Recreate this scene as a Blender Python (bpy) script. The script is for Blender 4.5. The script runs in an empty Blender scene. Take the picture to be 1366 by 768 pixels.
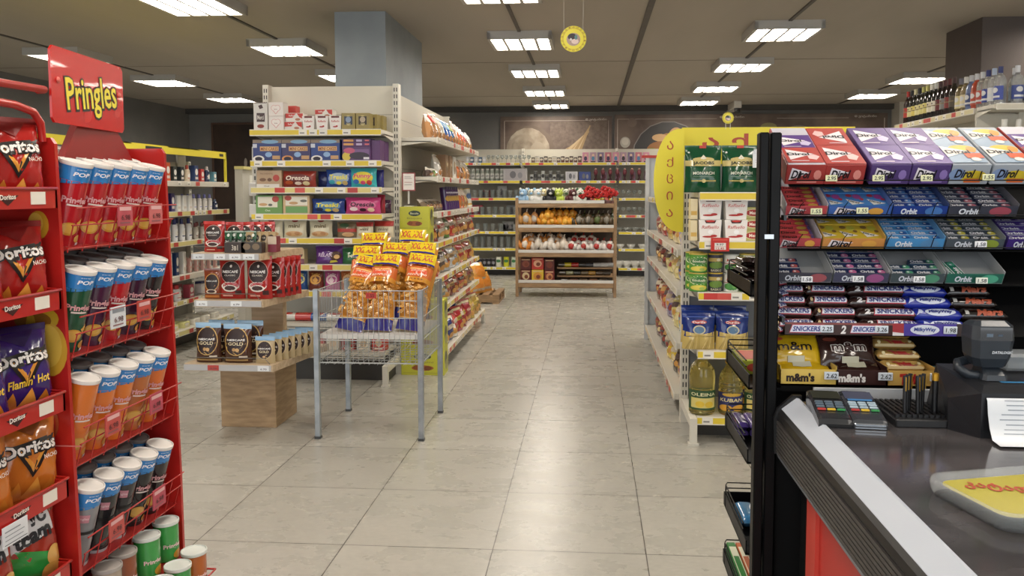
import bpy, bmesh, math, random
from mathutils import Vector, Matrix
PI = math.pi
RN = random.Random(11)
SC = bpy.context.scene
COL = SC.collection
# ------------------------------------------------------------------ materials
_M = {}
def lin(h):
    h = h.lstrip('#'); o = []
    for i in (0, 2, 4):
        c = int(h[i:i+2], 16)/255
        o.append(c/12.92 if c <= .04045 else ((c+.055)/1.055)**2.4)
    return (*o, 1)
def mat(h, rough=.5, metal=0, trans=0, emit=0, coat=0, alpha=1):
    k = (h, rough, metal, trans, emit, coat, alpha)
    if k in _M: return _M[k]
    m = bpy.data.materials.new('paint_' + h.strip('#')); m.use_nodes = True
    b = m.node_tree.nodes['Principled BSDF']
    b.inputs['Base Color'].default_value = lin(h)
    b.inputs['Roughness'].default_value = rough
    b.inputs['Metallic'].default_value = metal
    b.inputs['Transmission Weight'].default_value = trans
    b.inputs['Coat Weight'].default_value = coat
    if alpha < 1: b.inputs['Alpha'].default_value = alpha
    if emit:
        b.inputs['Emission Color'].default_value = lin(h); b.inputs['Emission Strength'].default_value = emit
    if not trans and not emit and alpha == 1:      # a little uneven gloss on every surface
        nt = m.node_tree; n = nt.nodes.new('ShaderNodeTexNoise'); n.inputs['Scale'].default_value = 9
        tc = nt.nodes.new('ShaderNodeTexCoord'); r = nt.nodes.new('ShaderNodeMapRange')
        r.inputs['To Min'].default_value = max(0, rough-.07); r.inputs['To Max'].default_value = min(1, rough+.07)
        nt.links.new(tc.outputs['Object'], n.inputs['Vector']); nt.links.new(n.outputs['Fac'], r.inputs['Value'])
        nt.links.new(r.outputs['Result'], b.inputs['Roughness'])
    _M[k] = m
    return m
def noisy(name, c1, c2, scale, rough=.5, bump=0, stretch=(1, 1, 1), detail=5, lo=.35, hi=.65):
    if name in _M: return _M[name]
    m = bpy.data.materials.new(name); m.use_nodes = True; nt = m.node_tree; b = nt.nodes['Principled BSDF']
    tc = nt.nodes.new('ShaderNodeTexCoord'); mp = nt.nodes.new('ShaderNodeMapping'); mp.inputs['Scale'].default_value = stretch
    n = nt.nodes.new('ShaderNodeTexNoise'); n.inputs['Scale'].default_value = scale; n.inputs['Detail'].default_value = detail
    r = nt.nodes.new('ShaderNodeValToRGB'); r.color_ramp.elements[0].color = lin(c1); r.color_ramp.elements[1].color = lin(c2)
    r.color_ramp.elements[0].position = lo; r.color_ramp.elements[1].position = hi
    nt.links.new(tc.outputs['Object'], mp.inputs['Vector']); nt.links.new(mp.outputs[0], n.inputs['Vector'])
    nt.links.new(n.outputs['Fac'], r.inputs['Fac']); nt.links.new(r.outputs['Color'], b.inputs['Base Color'])
    b.inputs['Roughness'].default_value = rough
    if bump:
        bp = nt.nodes.new('ShaderNodeBump'); bp.inputs['Strength'].default_value = bump; bp.inputs['Distance'].default_value = .01
        nt.links.new(n.outputs['Fac'], bp.inputs['Height']); nt.links.new(bp.outputs[0], b.inputs['Normal'])
    _M[name] = m
    return m
def mm(x):          # colour string or ready material
    if not isinstance(x, str): return x
    if x.startswith('g:'): return mat(x[2:], .18, coat=.5)      # glossy foil
    if x.startswith('m:'): return mat(x[2:], .3, metal=1)
    return mat(x, .42)
# ------------------------------------------------------------------ mesh builder
class MB:
    def __init__(s, M=None): s.v = []; s.f = []; s.mi = []; s.sm = []; s.mats = []; s.M = M
    def k(s, m):
        m = mm(m)
        if m not in s.mats: s.mats.append(m)
        return s.mats.index(m)
    def add(s, vs, fs, m, smooth=False):
        o = len(s.v); i = s.k(m)
        s.v += [Vector(p) if s.M is None else s.M @ Vector(p) for p in vs]
        for f in fs: s.f.append([o+a for a in f]); s.mi.append(i); s.sm.append(smooth)
        return s
    def box(s, x0, y0, z0, x1, y1, z1, m, M=None):
        vs = [Vector((x, y, z)) for x in (x0, x1) for y in (y0, y1) for z in (z0, z1)]
        if M is not None: vs = [M @ v for v in vs]
        return s.add(vs, [(0, 1, 3, 2), (4, 6, 7, 5), (0, 4, 5, 1), (2, 3, 7, 6), (0, 2, 6, 4), (1, 5, 7, 3)], m)
    def bbox(s, x0, y0, z0, x1, y1, z1, b, m):      # box with chamfered edges all round
        vs = []; key = {}
        for ix, X in ((-1, (x0, x0+b)), (1, (x1, x1-b))):
            for iy, Y in ((-1, (y0, y0+b)), (1, (y1, y1-b))):
                for iz, Z in ((-1, (z0, z0+b)), (1, (z1, z1-b))):
                    for a, p in enumerate(((X[0], Y[1], Z[1]), (X[1], Y[0], Z[1]), (X[1], Y[1], Z[0]))):
                        key[(ix, iy, iz, a)] = len(vs); vs.append(p)
        g = lambda *t: key[t]
        fs = []
        for t in (-1, 1):
            fs.append([g(t, -1, -1, 0), g(t, 1, -1, 0), g(t, 1, 1, 0), g(t, -1, 1, 0)])
            fs.append([g(-1, t, -1, 1), g(1, t, -1, 1), g(1, t, 1, 1), g(-1, t, 1, 1)])
            fs.append([g(-1, -1, t, 2), g(1, -1, t, 2), g(1, 1, t, 2), g(-1, 1, t, 2)])
            for u in (-1, 1):
                fs.append([g(t, u, -1, 0), g(t, u, 1, 0), g(t, u, 1, 1), g(t, u, -1, 1)])
                fs.append([g(t, -1, u, 0), g(t, 1, u, 0), g(t, 1, u, 2), g(t, -1, u, 2)])
                fs.append([g(-1, t, u, 1), g(1, t, u, 1), g(1, t, u, 2), g(-1, t, u, 2)])
                for w in (-1, 1): fs.append([g(t, u, w, 0), g(t, u, w, 1), g(t, u, w, 2)])
        return s.add(vs, fs, m)
    def prism(s, pts, z0, z1, m, axis='z', smooth=False):    # polygon pts extruded
        n = len(pts)
        def P(a, b, c): return {'z': (a, b, c), 'y': (a, c, b), 'x': (c, a, b)}[axis]
        vs = [P(a, b, z0) for a, b in pts]+[P(a, b, z1) for a, b in pts]
        s.add(vs, [list(range(n))[::-1], list(range(n, 2*n))], m)
        return s.add(vs, [(i, (i+1) % n, n+(i+1) % n, n+i) for i in range(n)], m, smooth)
    def lathe(s, prof, m, n=20, c=(0, 0, 0), smooth=True, caps=True):    # prof (r,z[,mat])
        segs = len(prof); vs = []
        for q in prof:
            for j in range(n):
                a = 2*PI*j/n; vs.append((c[0]+q[0]*math.cos(a), c[1]+q[0]*math.sin(a), c[2]+q[1]))
        for i in range(segs-1):
            mt = prof[i+1][2] if len(prof[i+1]) > 2 else m
            s.add(vs[i*n:(i+2)*n], [(j, (j+1) % n, n+(j+1) % n, n+j) for j in range(n)], mt, smooth)
        if caps:
            if prof[0][0] > 1e-4: s.add(vs[:n], [list(range(n))[::-1]], m)
            if prof[-1][0] > 1e-4: s.add(vs[-n:], [list(range(n))], prof[-1][2] if len(prof[-1]) > 2 else m)
        return s
    def tube(s, pts, r, m, n=6, closed=False):
        P = [Vector(p) for p in pts]; N = len(P); vs = []
        for i, p in enumerate(P):
            a = P[(i-1) % N] if (closed or i) else p; b = P[(i+1) % N] if (closed or i < N-1) else p
            t = (b-a).normalized(); u = t.cross(Vector((0, 0, 1)))
            if u.length < .05: u = t.cross(Vector((0, 1, 0)))
            u.normalize(); w = t.cross(u)
            for j in range(n):
                q = 2*PI*j/n; vs.append(p+u*r*math.cos(q)+w*r*math.sin(q))
        fs = [(i*n+j, i*n+(j+1) % n, ((i+1) % N)*n+(j+1) % n, ((i+1) % N)*n+j) for i in range(N if closed else N-1) for j in range(n)]
        s.add(vs, fs, m, True)
        if not closed: s.add(vs[:n], [list(range(n))], m); s.add(vs[-n:], [list(range(n))], m)
        return s
    def ball(s, c, r, m, nu=12, nv=8, M=None, f=None):
        if not hasattr(r, '__len__'): r = (r, r, r)
        vs = []
        for i in range(nv+1):
            t = PI*i/nv
            for j in range(nu):
                a = 2*PI*j/nu; d = Vector((math.sin(t)*math.cos(a), math.sin(t)*math.sin(a), math.cos(t)))
                if f: d = d*f(d)
                v = Vector((d.x*r[0], d.y*r[1], d.z*r[2]))
                if M is not None: v = M @ v
                vs.append(v+Vector(c))
        return s.add(vs, [(i*nu+j, (i+1)*nu+j, (i+1)*nu+(j+1) % nu, i*nu+(j+1) % nu) for i in range(nv) for j in range(nu)], m, True)
    def mesh(s, name):
        me = bpy.data.meshes.new(name); me.from_pydata(s.v, [], s.f)
        for m in s.mats: me.materials.append(m)
        me.polygons.foreach_set('material_index', s.mi); me.polygons.foreach_set('use_smooth', s.sm); me.update()
        return me
    def build(s, name, parent=None, M=None):
        o = bpy.data.objects.new(name, s.mesh(name)); COL.objects.link(o)
        if parent: o.parent = parent
        if M is not None: o.matrix_local = M
        return o
# ------------------------------------------------------------------ text
_T = {}
TS = bpy.data.scenes.new('type_setting')      # scratch scene, removed at the end
def textgeo(s, bold=.012, shear=0, res=2):
    k = (s, bold, shear)
    if k in _T: return _T[k]
    cu = bpy.data.curves.new('lettering', 'FONT'); cu.body = s; cu.size = 1; cu.offset = bold; cu.shear = shear
    cu.resolution_u = res; cu.fill_mode = 'FRONT'; cu.align_x = 'CENTER'
    o = bpy.data.objects.new('lettering', cu); TS.collection.objects.link(o); TS.view_layers[0].update()
    dg = TS.view_layers[0].depsgraph; me = o.evaluated_get(dg).to_mesh()
    vs = [(v.co.x, v.co.y) for v in me.vertices]; fs = [list(p.vertices) for p in me.polygons]
    o.evaluated_get(dg).to_mesh_clear(); bpy.data.objects.remove(o); bpy.data.curves.remove(cu)
    if vs:      # slice the letters into small pieces so that they can follow a curved pack
        bm = bmesh.new(); bv = [bm.verts.new((x, y, 0)) for x, y in vs]
        for f in fs:
            try: bm.faces.new([bv[i] for i in f])
            except ValueError: pass
        X0 = min(v[0] for v in vs); X1 = max(v[0] for v in vs); Y0_ = min(v[1] for v in vs); Y1_ = max(v[1] for v in vs)
        nx = max(2, int((X1-X0)/.3)); ny = 3
        for k in range(1, nx): bmesh.ops.bisect_plane(bm, geom=bm.verts[:]+bm.edges[:]+bm.faces[:], plane_co=(X0+(X1-X0)*k/nx, 0, 0), plane_no=(1, 0, 0))
        for k in range(1, ny): bmesh.ops.bisect_plane(bm, geom=bm.verts[:]+bm.edges[:]+bm.faces[:], plane_co=(0, Y0_+(Y1_-Y0_)*k/ny, 0), plane_no=(0, 1, 0))
        bm.verts.index_update(); vs = [(v.co.x, v.co.y) for v in bm.verts]; fs = [[v.index for v in f.verts] for f in bm.faces]; bm.free()
    if vs:
        x0 = min(v[0] for v in vs); x1 = max(v[0] for v in vs); y0 = min(v[1] for v in vs); y1 = max(v[1] for v in vs)
        w = x1-x0 or 1; h = y1-y0 or 1
        vs = [((x-x0)/w-.5, (y-y0)/h-.5) for x, y in vs]; asp = w/h
    else: asp = 1
    _T[k] = (vs, fs, asp)
    return _T[k]
# a printed design: ops in units of the face (u -.5...5 of w, v 0..1 of h)
# ('r',u0,v0,u1,v1,c) ('e',u,v,ru,rv,c) ('p',[(u,v)..],c) ('t',text,u,v,w,h,c[,rot,shear,bold]) with h in face heights
def printed(mb, S, w, h, ops, lift0=1):
    for li, op in enumerate(ops):
        l = (lift0+li*.35)*.0006; t = op[0]
        if t == 'r':
            _, u0, v0, u1, v1, c = op; nu = max(1, int(abs(u1-u0)*14)); nv = max(1, int(abs(v1-v0)*16))
            vs = [S((u0+(u1-u0)*i/nu)*w, (v0+(v1-v0)*j/nv)*h, l) for j in range(nv+1) for i in range(nu+1)]
            mb.add(vs, [(j*(nu+1)+i, j*(nu+1)+i+1, (j+1)*(nu+1)+i+1, (j+1)*(nu+1)+i) for j in range(nv) for i in range(nu)], c, True)
        elif t == 'e':
            _, u, v, ru, rv, c = op; big = ru*w > .015; n = 18 if big else 9; rings = (5 if ru*w > .035 else 3) if big else 1
            vs = [S(u*w, v*h, l)]
            for k in range(1, rings+1):
                for j in range(n):
                    a = 2*PI*j/n; vs.append(S((u+ru*math.cos(a)*k/rings)*w, (v+rv*math.sin(a)*k/rings)*h, l))
            fs = [(0, 1+j, 1+(j+1) % n) for j in range(n)]
            for k in range(rings-1): fs += [(1+k*n+j, 1+(k+1)*n+j, 1+(k+1)*n+(j+1) % n, 1+k*n+(j+1) % n) for j in range(n)]
            mb.add(vs, fs, c, True)
        elif t == 'p':
            _, pts, c = op; n = len(pts); cu = sum(p[0] for p in pts)/n; cv = sum(p[1] for p in pts)/n; R = 5 if max(abs(p[0]-cu) for p in pts)*w > .03 else 3
            vs = [S(cu*w, cv*h, l)]; ring = []
            for i in range(n):
                a, b = pts[i], pts[(i+1) % n]
                for q in range(4): ring.append((a[0]+(b[0]-a[0])*q/4, a[1]+(b[1]-a[1])*q/4))
            m = len(ring)
            for k in range(1, R+1): vs += [S((cu+(x-cu)*k/R)*w, (cv+(y-cv)*k/R)*h, l) for x, y in ring]
            fs = [(0, 1+j, 1+(j+1) % m) for j in range(m)]
            for k in range(R-1): fs += [(1+k*m+j, 1+(k+1)*m+j, 1+(k+1)*m+(j+1) % m, 1+k*m+(j+1) % m) for j in range(m)]
            mb.add(vs, fs, c, True)
        elif t == 't':
            s, u, v, tw, th, c = op[1:7]; rot = op[7] if len(op) > 7 else 0; sh = op[8] if len(op) > 8 else 0; bo = op[9] if len(op) > 9 else .012
            vs, fs, asp = textgeo(s, bo, sh); cr, sr = math.cos(rot), math.sin(rot); o = []
            for x, y in vs:
                X = x*tw*w; Y = y*th*h; X, Y = X*cr-Y*sr, X*sr+Y*cr
                o.append(S(u*w+X, v*h+Y, l+.0005))
            mb.add(o, fs, c, True)
# ------------------------------------------------------------------ product prototypes (front faces -Y, base centre at origin)
class Proto:
    def __init__(s, name, cat, parts): s.name = name; s.cat = cat; s.parts = parts
_P = {}
def proto(fn):
    def g(*a, **k):
        key = (fn.__name__, repr(a), repr(sorted(k.items())))
        if key not in _P: _P[key] = fn(*a, **k)
        return _P[key]
    return g
def sealprof(v, both, gus):
    if both: t = max(0, min(1, (v-.05)/.9)); return (math.sin(PI*t))**.55 if 0 < t < 1 else 0
    if v > .93: return 0
    t = v/.93
    return (gus+(1-gus)*min(1, t*4)**.7)*(1-t**2.6)**.8
@proto
def pouch(w, h, d, c, ops=(), both=False, name='snack_pouch', cat='snack bag', top=None, crinkle=.06, back=None, seed=0, gus=.6):
    def yy(u, v, sgn, l=0):
        U = max(-1, min(1, 2*u/w)); V = max(0, min(1, v/h))
        e = max(0, 1-abs(U)**3.2)**.6; p = sealprof(V, both, gus)
        wr = crinkle*d*(math.sin(U*9+V*5+seed)*math.sin(V*17-U*4+seed*2)+.5*math.sin(V*34+U*13))*p*e
        return sgn*(d/2*e*p+wr*.5+l+.0006)
    def xs(u, v): # sides pinch a little
        V = v/h; return u*(1-.05*math.sin(PI*V))
    S = lambda u, v, l: Vector((xs(u, v), yi(u, v)-l*1.5-.0008, v))
    mb = MB(); nu, nv = 14, 16
    gr = [[yy((i/nu-.5)*w, j/nv*h, -1) for i in range(nu+1)] for j in range(nv+1)]
    def yi(u, v):
        a = max(0, min(nu-1e-6, (u/w+.5)*nu)); b = max(0, min(nv-1e-6, v/h*nv)); i, j = int(a), int(b); a -= i; b -= j
        return (gr[j][i]*(1-a)+gr[j][i+1]*a)*(1-b)+(gr[j+1][i]*(1-a)+gr[j+1][i+1]*a)*b
    for sgn in (-1, 1):
        vs = [(xs((i/nu-.5)*w, j/nv*h), yy((i/nu-.5)*w, j/nv*h, sgn), j/nv*h) for j in range(nv+1) for i in range(nu+1)]
        fs = [(j*(nu+1)+i, j*(nu+1)+i+1, (j+1)*(nu+1)+i+1, (j+1)*(nu+1)+i) for j in range(nv) for i in range(nu)]
        if sgn > 0: fs = [f[::-1] for f in fs]
        mb.add(vs, fs, (back or c) if sgn > 0 else c, True)
    if gus and not both:
        n = nu+1; a = [(xs((i/nu-.5)*w, 0), yy((i/nu-.5)*w, 0, -1), 0) for i in range(n)]; b = [(xs((i/nu-.5)*w, 0), yy((i/nu-.5)*w, 0, 1), 0) for i in range(n)]
        mb.add(a+b, [(i, n+i, n+i+1, i+1) for i in range(nu)], c)
    printed(mb, S, w, h, ops, 1.6)
    return Proto(name, cat, [(name, mb.mesh(name), [])])
@proto
def bar(w, h, d, c, ops=(), name='chocolate_bar', cat='chocolate bar', seed=0):
    """flow-pack lying down: long along X, thickness h (z), depth d; design on the top-front"""
    mb = MB(); n, k = 16, 10
    def pt(u, a, l=0):
        U = abs(2*u); e = 1 if U < .84 else max(0, (1-(U-.84)/.1)) if U < .94 else 0
        e = e**.5 if e < 1 else 1
        ry = (d/2)*(.9+.1*e)+l; rz = (h/2)*e*(1+.04*math.sin(u*60+seed+a*3))+.0007+l
        ca, sa = math.cos(a), math.sin(a)
        q = lambda t: math.copysign(abs(t)**.7, t)
        return Vector((u*w, ry*q(ca), h/2+rz*q(sa)))
    vs = [pt(i/n-.5, 2*PI*j/k) for i in range(n+1) for j in range(k)]
    mb.add(vs, [(i*k+j, i*k+(j+1) % k, (i+1)*k+(j+1) % k, (i+1)*k+j) for i in range(n) for j in range(k)], c, True)
    S = lambda u, v, l: pt(u/w, 1.08*PI-v*.66*PI, l+.0003)
    printed(mb, S, w, 1, ops)
    return Proto(name, cat, [(name, mb.mesh(name), [])])
@proto
def carton(w, h, d, c, ops=(), name='cardboard_box', cat='box', side=None, sideops=(), topops=(), top=None, taper=0, bev=.0015):
    mb = MB()
    if taper:
        a, b = w/2*(1-taper), d/2*(1-taper); A, B = w/2, d/2
        vs = [(-a, -b, 0), (a, -b, 0), (a, b, 0), (-a, b, 0), (-A, -B, h), (A, -B, h), (A, B, h), (-A, B, h)]
        mb.add(vs, [(0, 3, 2, 1), (4, 5, 6, 7), (0, 1, 5, 4), (1, 2, 6, 5), (2, 3, 7, 6), (3, 0, 4, 7)], c)
        S = lambda u, v, l: Vector((u*(1-taper*(1-v/h)), -d/2*(1-taper*(1-v/h))-l, v))
    else:
        mb.bbox(-w/2, -d/2, 0, w/2, d/2, h, bev, c)
        S = lambda u, v, l: Vector((u, -d/2-l, v))
    if side:
        for sx in (-1, 1): printed(mb, lambda u, v, l, sx=sx: Vector((sx*(w/2+l), u*sx, v)), d, h, [('r', -.49, .01, .49, .99, side)], .2)
    if top: printed(mb, lambda u, v, l: Vector((u, v-d/2, h+l)), w, d, [('r', -.49, .01, .49, .99, top)], .2)
    printed(mb, S, w, h, ops)
    if sideops:
        for sx in (-1, 1): printed(mb, lambda u, v, l, sx=sx: Vector((sx*(w/2+l), u*sx, v)), d, h, sideops, 1)
    if topops: printed(mb, lambda u, v, l: Vector((u, v-d/2, h+l)), w, d, topops, 1)
    return Proto(name, cat, [(name, mb.mesh(name), [])])
def cyl_S(r, off=0): return lambda u, v, l: Vector(((r+l)*math.sin(u/r+off), -(r+l)*math.cos(u/r+off), v))
@proto
def can(r, h, c, ops=(), lid='#d8d8d4', name='tin_can', cat='tin', lidh=.006, part='lid', turn=0, n=24, lid_r=0):
    mb = MB(); mb.lathe([(r*.96, 0), (r, .002), (r, h)], c, n)
    printed(mb, cyl_S(r, turn), 2*r*PI/2*1.0, h, ops, .6)
    l = MB(); R = r+.0018+lid_r
    l.lathe([(R, h-lidh*.6), (R+.0006, h-lidh*.3), (R+.0004, h+lidh*.4), (R-.002, h+lidh*.5), (R-.004, h+lidh*.12), (0.0001, h+lidh*.1)], lid, n)
    return Proto(name, cat, [('body', mb.mesh('body'), []), (part, l.mesh(part), [])])
@proto
def bottle(prof, glass, caprof, capc, label=None, ops=(), name='bottle', cat='bottle', n=16, lab_r=None, lab_h=None, lab_z=0, lab_w=None):
    mb = MB(); mb.lathe(prof, glass, n)
    parts = []
    if label:
        r = lab_r; W = 2*PI*r*.46
        printed(mb, lambda u, v, l: cyl_S(r)(u, v+lab_z, l), W, lab_h, [('r', -.5, 0, .5, 1, label)]+list(ops), 1)
    parts.append(('body', mb.mesh('body'), []))
    cb = MB(); cb.lathe(caprof, capc, n); parts.append(('cap', cb.mesh('cap'), []))
    return Proto(name, cat, parts)
ORD = 'leftmost second third fourth fifth sixth seventh eighth ninth tenth eleventh twelfth thirteenth fourteenth fifteenth sixteenth seventeenth eighteenth nineteenth twentieth'.split()
ORD += ['twenty-'+x for x in 'first second third fourth fifth sixth seventh eighth ninth'.split()]+['thirtieth']+['thirty-'+x for x in 'first second third fourth fifth sixth seventh eighth ninth'.split()]+['fortieth']+['forty-'+x for x in 'first second third fourth fifth'.split()]
FIRST = ['first']+ORD[1:]
LABELS = {}
def tag(o, label=None, cat=None, group=None, kind=None):
    if label:
        label = label.replace('  ', ' ').replace('leftmost from left', 'leftmost').replace('from the near end of the', 'from near end,').replace('in its row on the', 'row on the').replace('row of the', 'row,').strip(); n = len(label.split())
        if not 4 <= n <= 16: print('LABELLEN', n, label)
        if label in LABELS and not group: print('LABELDUP', label)
        if label in LABELS: LABELS[label] += 1
        LABELS.setdefault(label, 1); o['label'] = label
    if cat: o['category'] = cat
    if group: o['group'] = group
    if kind: o['kind'] = kind
    return o
def TR(loc, rz=0, rx=0, ry=0, sc=1):
    return Matrix.Translation(loc) @ Matrix.Rotation(rz, 4, 'Z') @ Matrix.Rotation(rx, 4, 'X') @ Matrix.Rotation(ry, 4, 'Y') @ Matrix.Diagonal((sc, sc, sc, 1) if not hasattr(sc, '__len__') else (*sc, 1))
def spawn(p, M, label, group=None, name=None, cat=None):
    if not isinstance(M, Matrix): M = TR(*M)
    nm = name or p.name
    if len(p.parts) == 1:
        o = bpy.data.objects.new(nm, p.parts[0][1]); COL.objects.link(o)
        host = [(o, p.parts[0][2])]
    else:
        o = bpy.data.objects.new(nm, None); o.empty_display_size = .05; COL.objects.link(o); host = []
        for pn, me, sub in p.parts:
            c = bpy.data.objects.new(pn, me); COL.objects.link(c); c.parent = o; host.append((c, sub))
    for c, sub in host:
        for sn, sme in sub:
            q = bpy.data.objects.new(sn, sme); COL.objects.link(q); q.parent = c
    o.matrix_world = M
    return tag(o, label, cat or p.cat, group)
def empty(name, loc=(0, 0, 0), rz=0, label=None, cat=None, group=None):
    o = bpy.data.objects.new(name, None); o.empty_display_size = .1; COL.objects.link(o); o.matrix_world = TR(loc, rz)
    return tag(o, label, cat, group)
def struct(mb, name): return tag(mb.build(name), kind='structure')
# ------------------------------------------------------------------ camera
F, PX, PY, H = 1068., 712., 325., 1.415
yaw = math.atan((788-PX)/F); pit = math.atan((PY-255)/F*math.cos(yaw))
cd = bpy.data.cameras.new('camera'); cam = bpy.data.objects.new('camera', cd); COL.objects.link(cam); SC.camera = cam
cd.sensor_width = 36; cd.lens = F*36/1366; cd.shift_x = (683-PX)/1366; cd.shift_y = (PY-384)/1366; cd.clip_start = .05; cd.clip_end = 100
cam.location = (0, 0, H); cam.rotation_euler = (PI/2-pit, 0, yaw)
SC.view_settings.view_transform = 'Standard'; SC.view_settings.look = 'None'; SC.view_settings.gamma = 1; SC.view_settings.use_curve_mapping = False
SC.view_settings.exposure = EXPO = 1.45
# ------------------------------------------------------------------ room shell
def floor_mat():
    m = bpy.data.materials.new('floor_tiles'); m.use_nodes = True; nt = m.node_tree; b = nt.nodes['Principled BSDF']; L = nt.links.new
    N = lambda t: nt.nodes.new(t)
    tc = N('ShaderNodeTexCoord'); sp = N('ShaderNodeSeparateXYZ'); L(tc.outputs['Object'], sp.inputs[0])
    def math_(op, a, bb=None):
        n = N('ShaderNodeMath'); n.operation = op
        for i, x in enumerate((a, bb)):
            if x is None: continue
            if isinstance(x, (int, float)): n.inputs[i].default_value = x
            else: L(x, n.inputs[i])
        return n.outputs[0]
    T = .603; cells = []; lines = []
    for ax, off in ((0, .222), (1, 3.067)):
        q = math_('DIVIDE', math_('SUBTRACT', sp.outputs[ax], off-6030*T*0), T)
        fr = math_('FRACT', math_('ADD', q, 100)); cells.append(math_('FLOOR', math_('ADD', q, 100)))
        dd = math_('MINIMUM', fr, math_('SUBTRACT', 1, fr)); lines.append(math_('LESS_THAN', dd, .0036))
    line = math_('MAXIMUM', *lines)
    cb = N('ShaderNodeCombineXYZ'); L(cells[0], cb.inputs[0]); L(cells[1], cb.inputs[1])
    wn = N('ShaderNodeTexWhiteNoise'); L(cb.outputs[0], wn.inputs['Vector'])
    # shift the marbling per tile so that it breaks at every joint
    vm = N('ShaderNodeVectorMath'); vm.operation = 'MULTIPLY_ADD'; L(wn.outputs['Color'], vm.inputs[0]); vm.inputs[1].default_value = (30, 30, 30); L(tc.outputs['Object'], vm.inputs[2])
    mp = N('ShaderNodeMapping'); mp.inputs['Scale'].default_value = (1, 1.5, 1); L(vm.outputs[0], mp.inputs[0])
    n1 = N('ShaderNodeTexNoise'); n1.inputs['Scale'].default_value = 4.5; n1.inputs['Detail'].default_value = 9; n1.inputs['Roughness'].default_value = .62; n1.inputs['Distortion'].default_value = .2; L(mp.outputs[0], n1.inputs[0])
    r = N('ShaderNodeValToRGB'); e = r.color_ramp.elements; e[0].position = .2; e[0].color = lin('#a5a39a'); e[1].position = .8; e[1].color = lin('#b1aea5')
    L(n1.outputs['Fac'], r.inputs[0])
    n2 = N('ShaderNodeTexNoise'); n2.inputs['Scale'].default_value = 38; n2.inputs['Detail'].default_value = 4; L(mp.outputs[0], n2.inputs[0])
    mx0 = N('ShaderNodeMix'); mx0.data_type = 'RGBA'; mx0.blend_type = 'OVERLAY'; mx0.inputs[0].default_value = .14; L(r.outputs[0], mx0.inputs[6]); L(n2.outputs['Fac'], mx0.inputs[7])
    hs = N('ShaderNodeHueSaturation'); L(mx0.outputs[2], hs.inputs['Color']); mr = N('ShaderNodeMapRange'); mr.inputs['To Min'].default_value = .95; mr.inputs['To Max'].default_value = 1.05
    L(wn.outputs['Value'], mr.inputs[0]); L(mr.outputs[0], hs.inputs['Value'])
    mx = N('ShaderNodeMix'); mx.data_type = 'RGBA'; L(line, mx.inputs[0]); L(hs.outputs[0], mx.inputs[6]); mx.inputs[7].default_value = lin('#4d4944')
    L(mx.outputs[2], b.inputs['Base Color'])
    rr = N('ShaderNodeMapRange'); rr.inputs['To Min'].default_value = .2; rr.inputs['To Max'].default_value = .36; L(n1.outputs['Fac'], rr.inputs[0]); L(rr.outputs[0], b.inputs['Roughness'])
    bp = N('ShaderNodeBump'); bp.inputs['Strength'].default_value = .25; bp.inputs['Distance'].default_value = .002; bp.invert = True; L(line, bp.inputs['Height']); L(bp.outputs[0], b.inputs['Normal'])
    return m
RX0, RX1, RY0, RY1, RZ = -7.3, 6.6, -3.2, 14.2, 2.9
struct(MB().box(RX0, RY0, -.1, RX1, RY1, 0, floor_mat()), 'floor')
CEIL = noisy('ceiling_panel', '#a59d90', '#afa79a', 1.2, .8, 0, (1, .2, 1))
struct(MB().box(RX0, RY0, RZ, RX1, RY1, RZ+.1, CEIL), 'ceiling')
WG = noisy('grey_wall_paint', '#72716f', '#7c7b78', 2, .75)
struct(MB().box(RX0-.1, RY0, 0, RX0, RY1, RZ, WG), 'wall_left')
struct(MB().box(RX1, RY0, 0, RX1+.1, RY1, RZ, mat('#c9c5bb', .7)), 'wall_right')
struct(MB().box(RX0, RY1, 0, RX1, RY1+.1, RZ, WG), 'wall_back')
# lighter wall part and the corner projection behind the drinks shelf
struct(MB().box(5.12, 13.85, 0, 5.75, RY1, RZ, noisy('light_wall', '#bcb8ad', '#c6c2b8', 3, .7)), 'wall_corner')
struct(MB().box(-2.13, 6.62, 0, -1.7, 8.05, RZ, noisy('pillar_paint', '#8c9499', '#979fa3', 3, .6)), 'pillar_left')
struct(MB().box(3.33, 7.2, 0, 4.1, 7.9, RZ, mat('#5d5450', .7)), 'pillar_right')
b = MB(); b.box(RX0, RY1-.12, RZ-.09, RX1, RY1, RZ, mat('#4a4845', .7)); struct(b, 'trim_1')
n_ = 2
for x, w_ in ((.47, .05), (-3.06, .03), (-.67, .03), (1.72, .03), (4.18, .03), (-5.58, .03)):
    b = MB(); b.box(x-w_/2, RY0, RZ-.012, x+w_/2, RY1-.12, RZ, mat('#55504a', .6)); struct(b, 'trim_%d' % n_); n_ += 1
for y in (2.4, 5.9, 9.3, 12.6):
    b = MB(); b.box(RX0, y, RZ-.003, RX1, y+.008, RZ, mat('#6a645c', .7)); struct(b, 'trim_%d' % n_); n_ += 1
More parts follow.
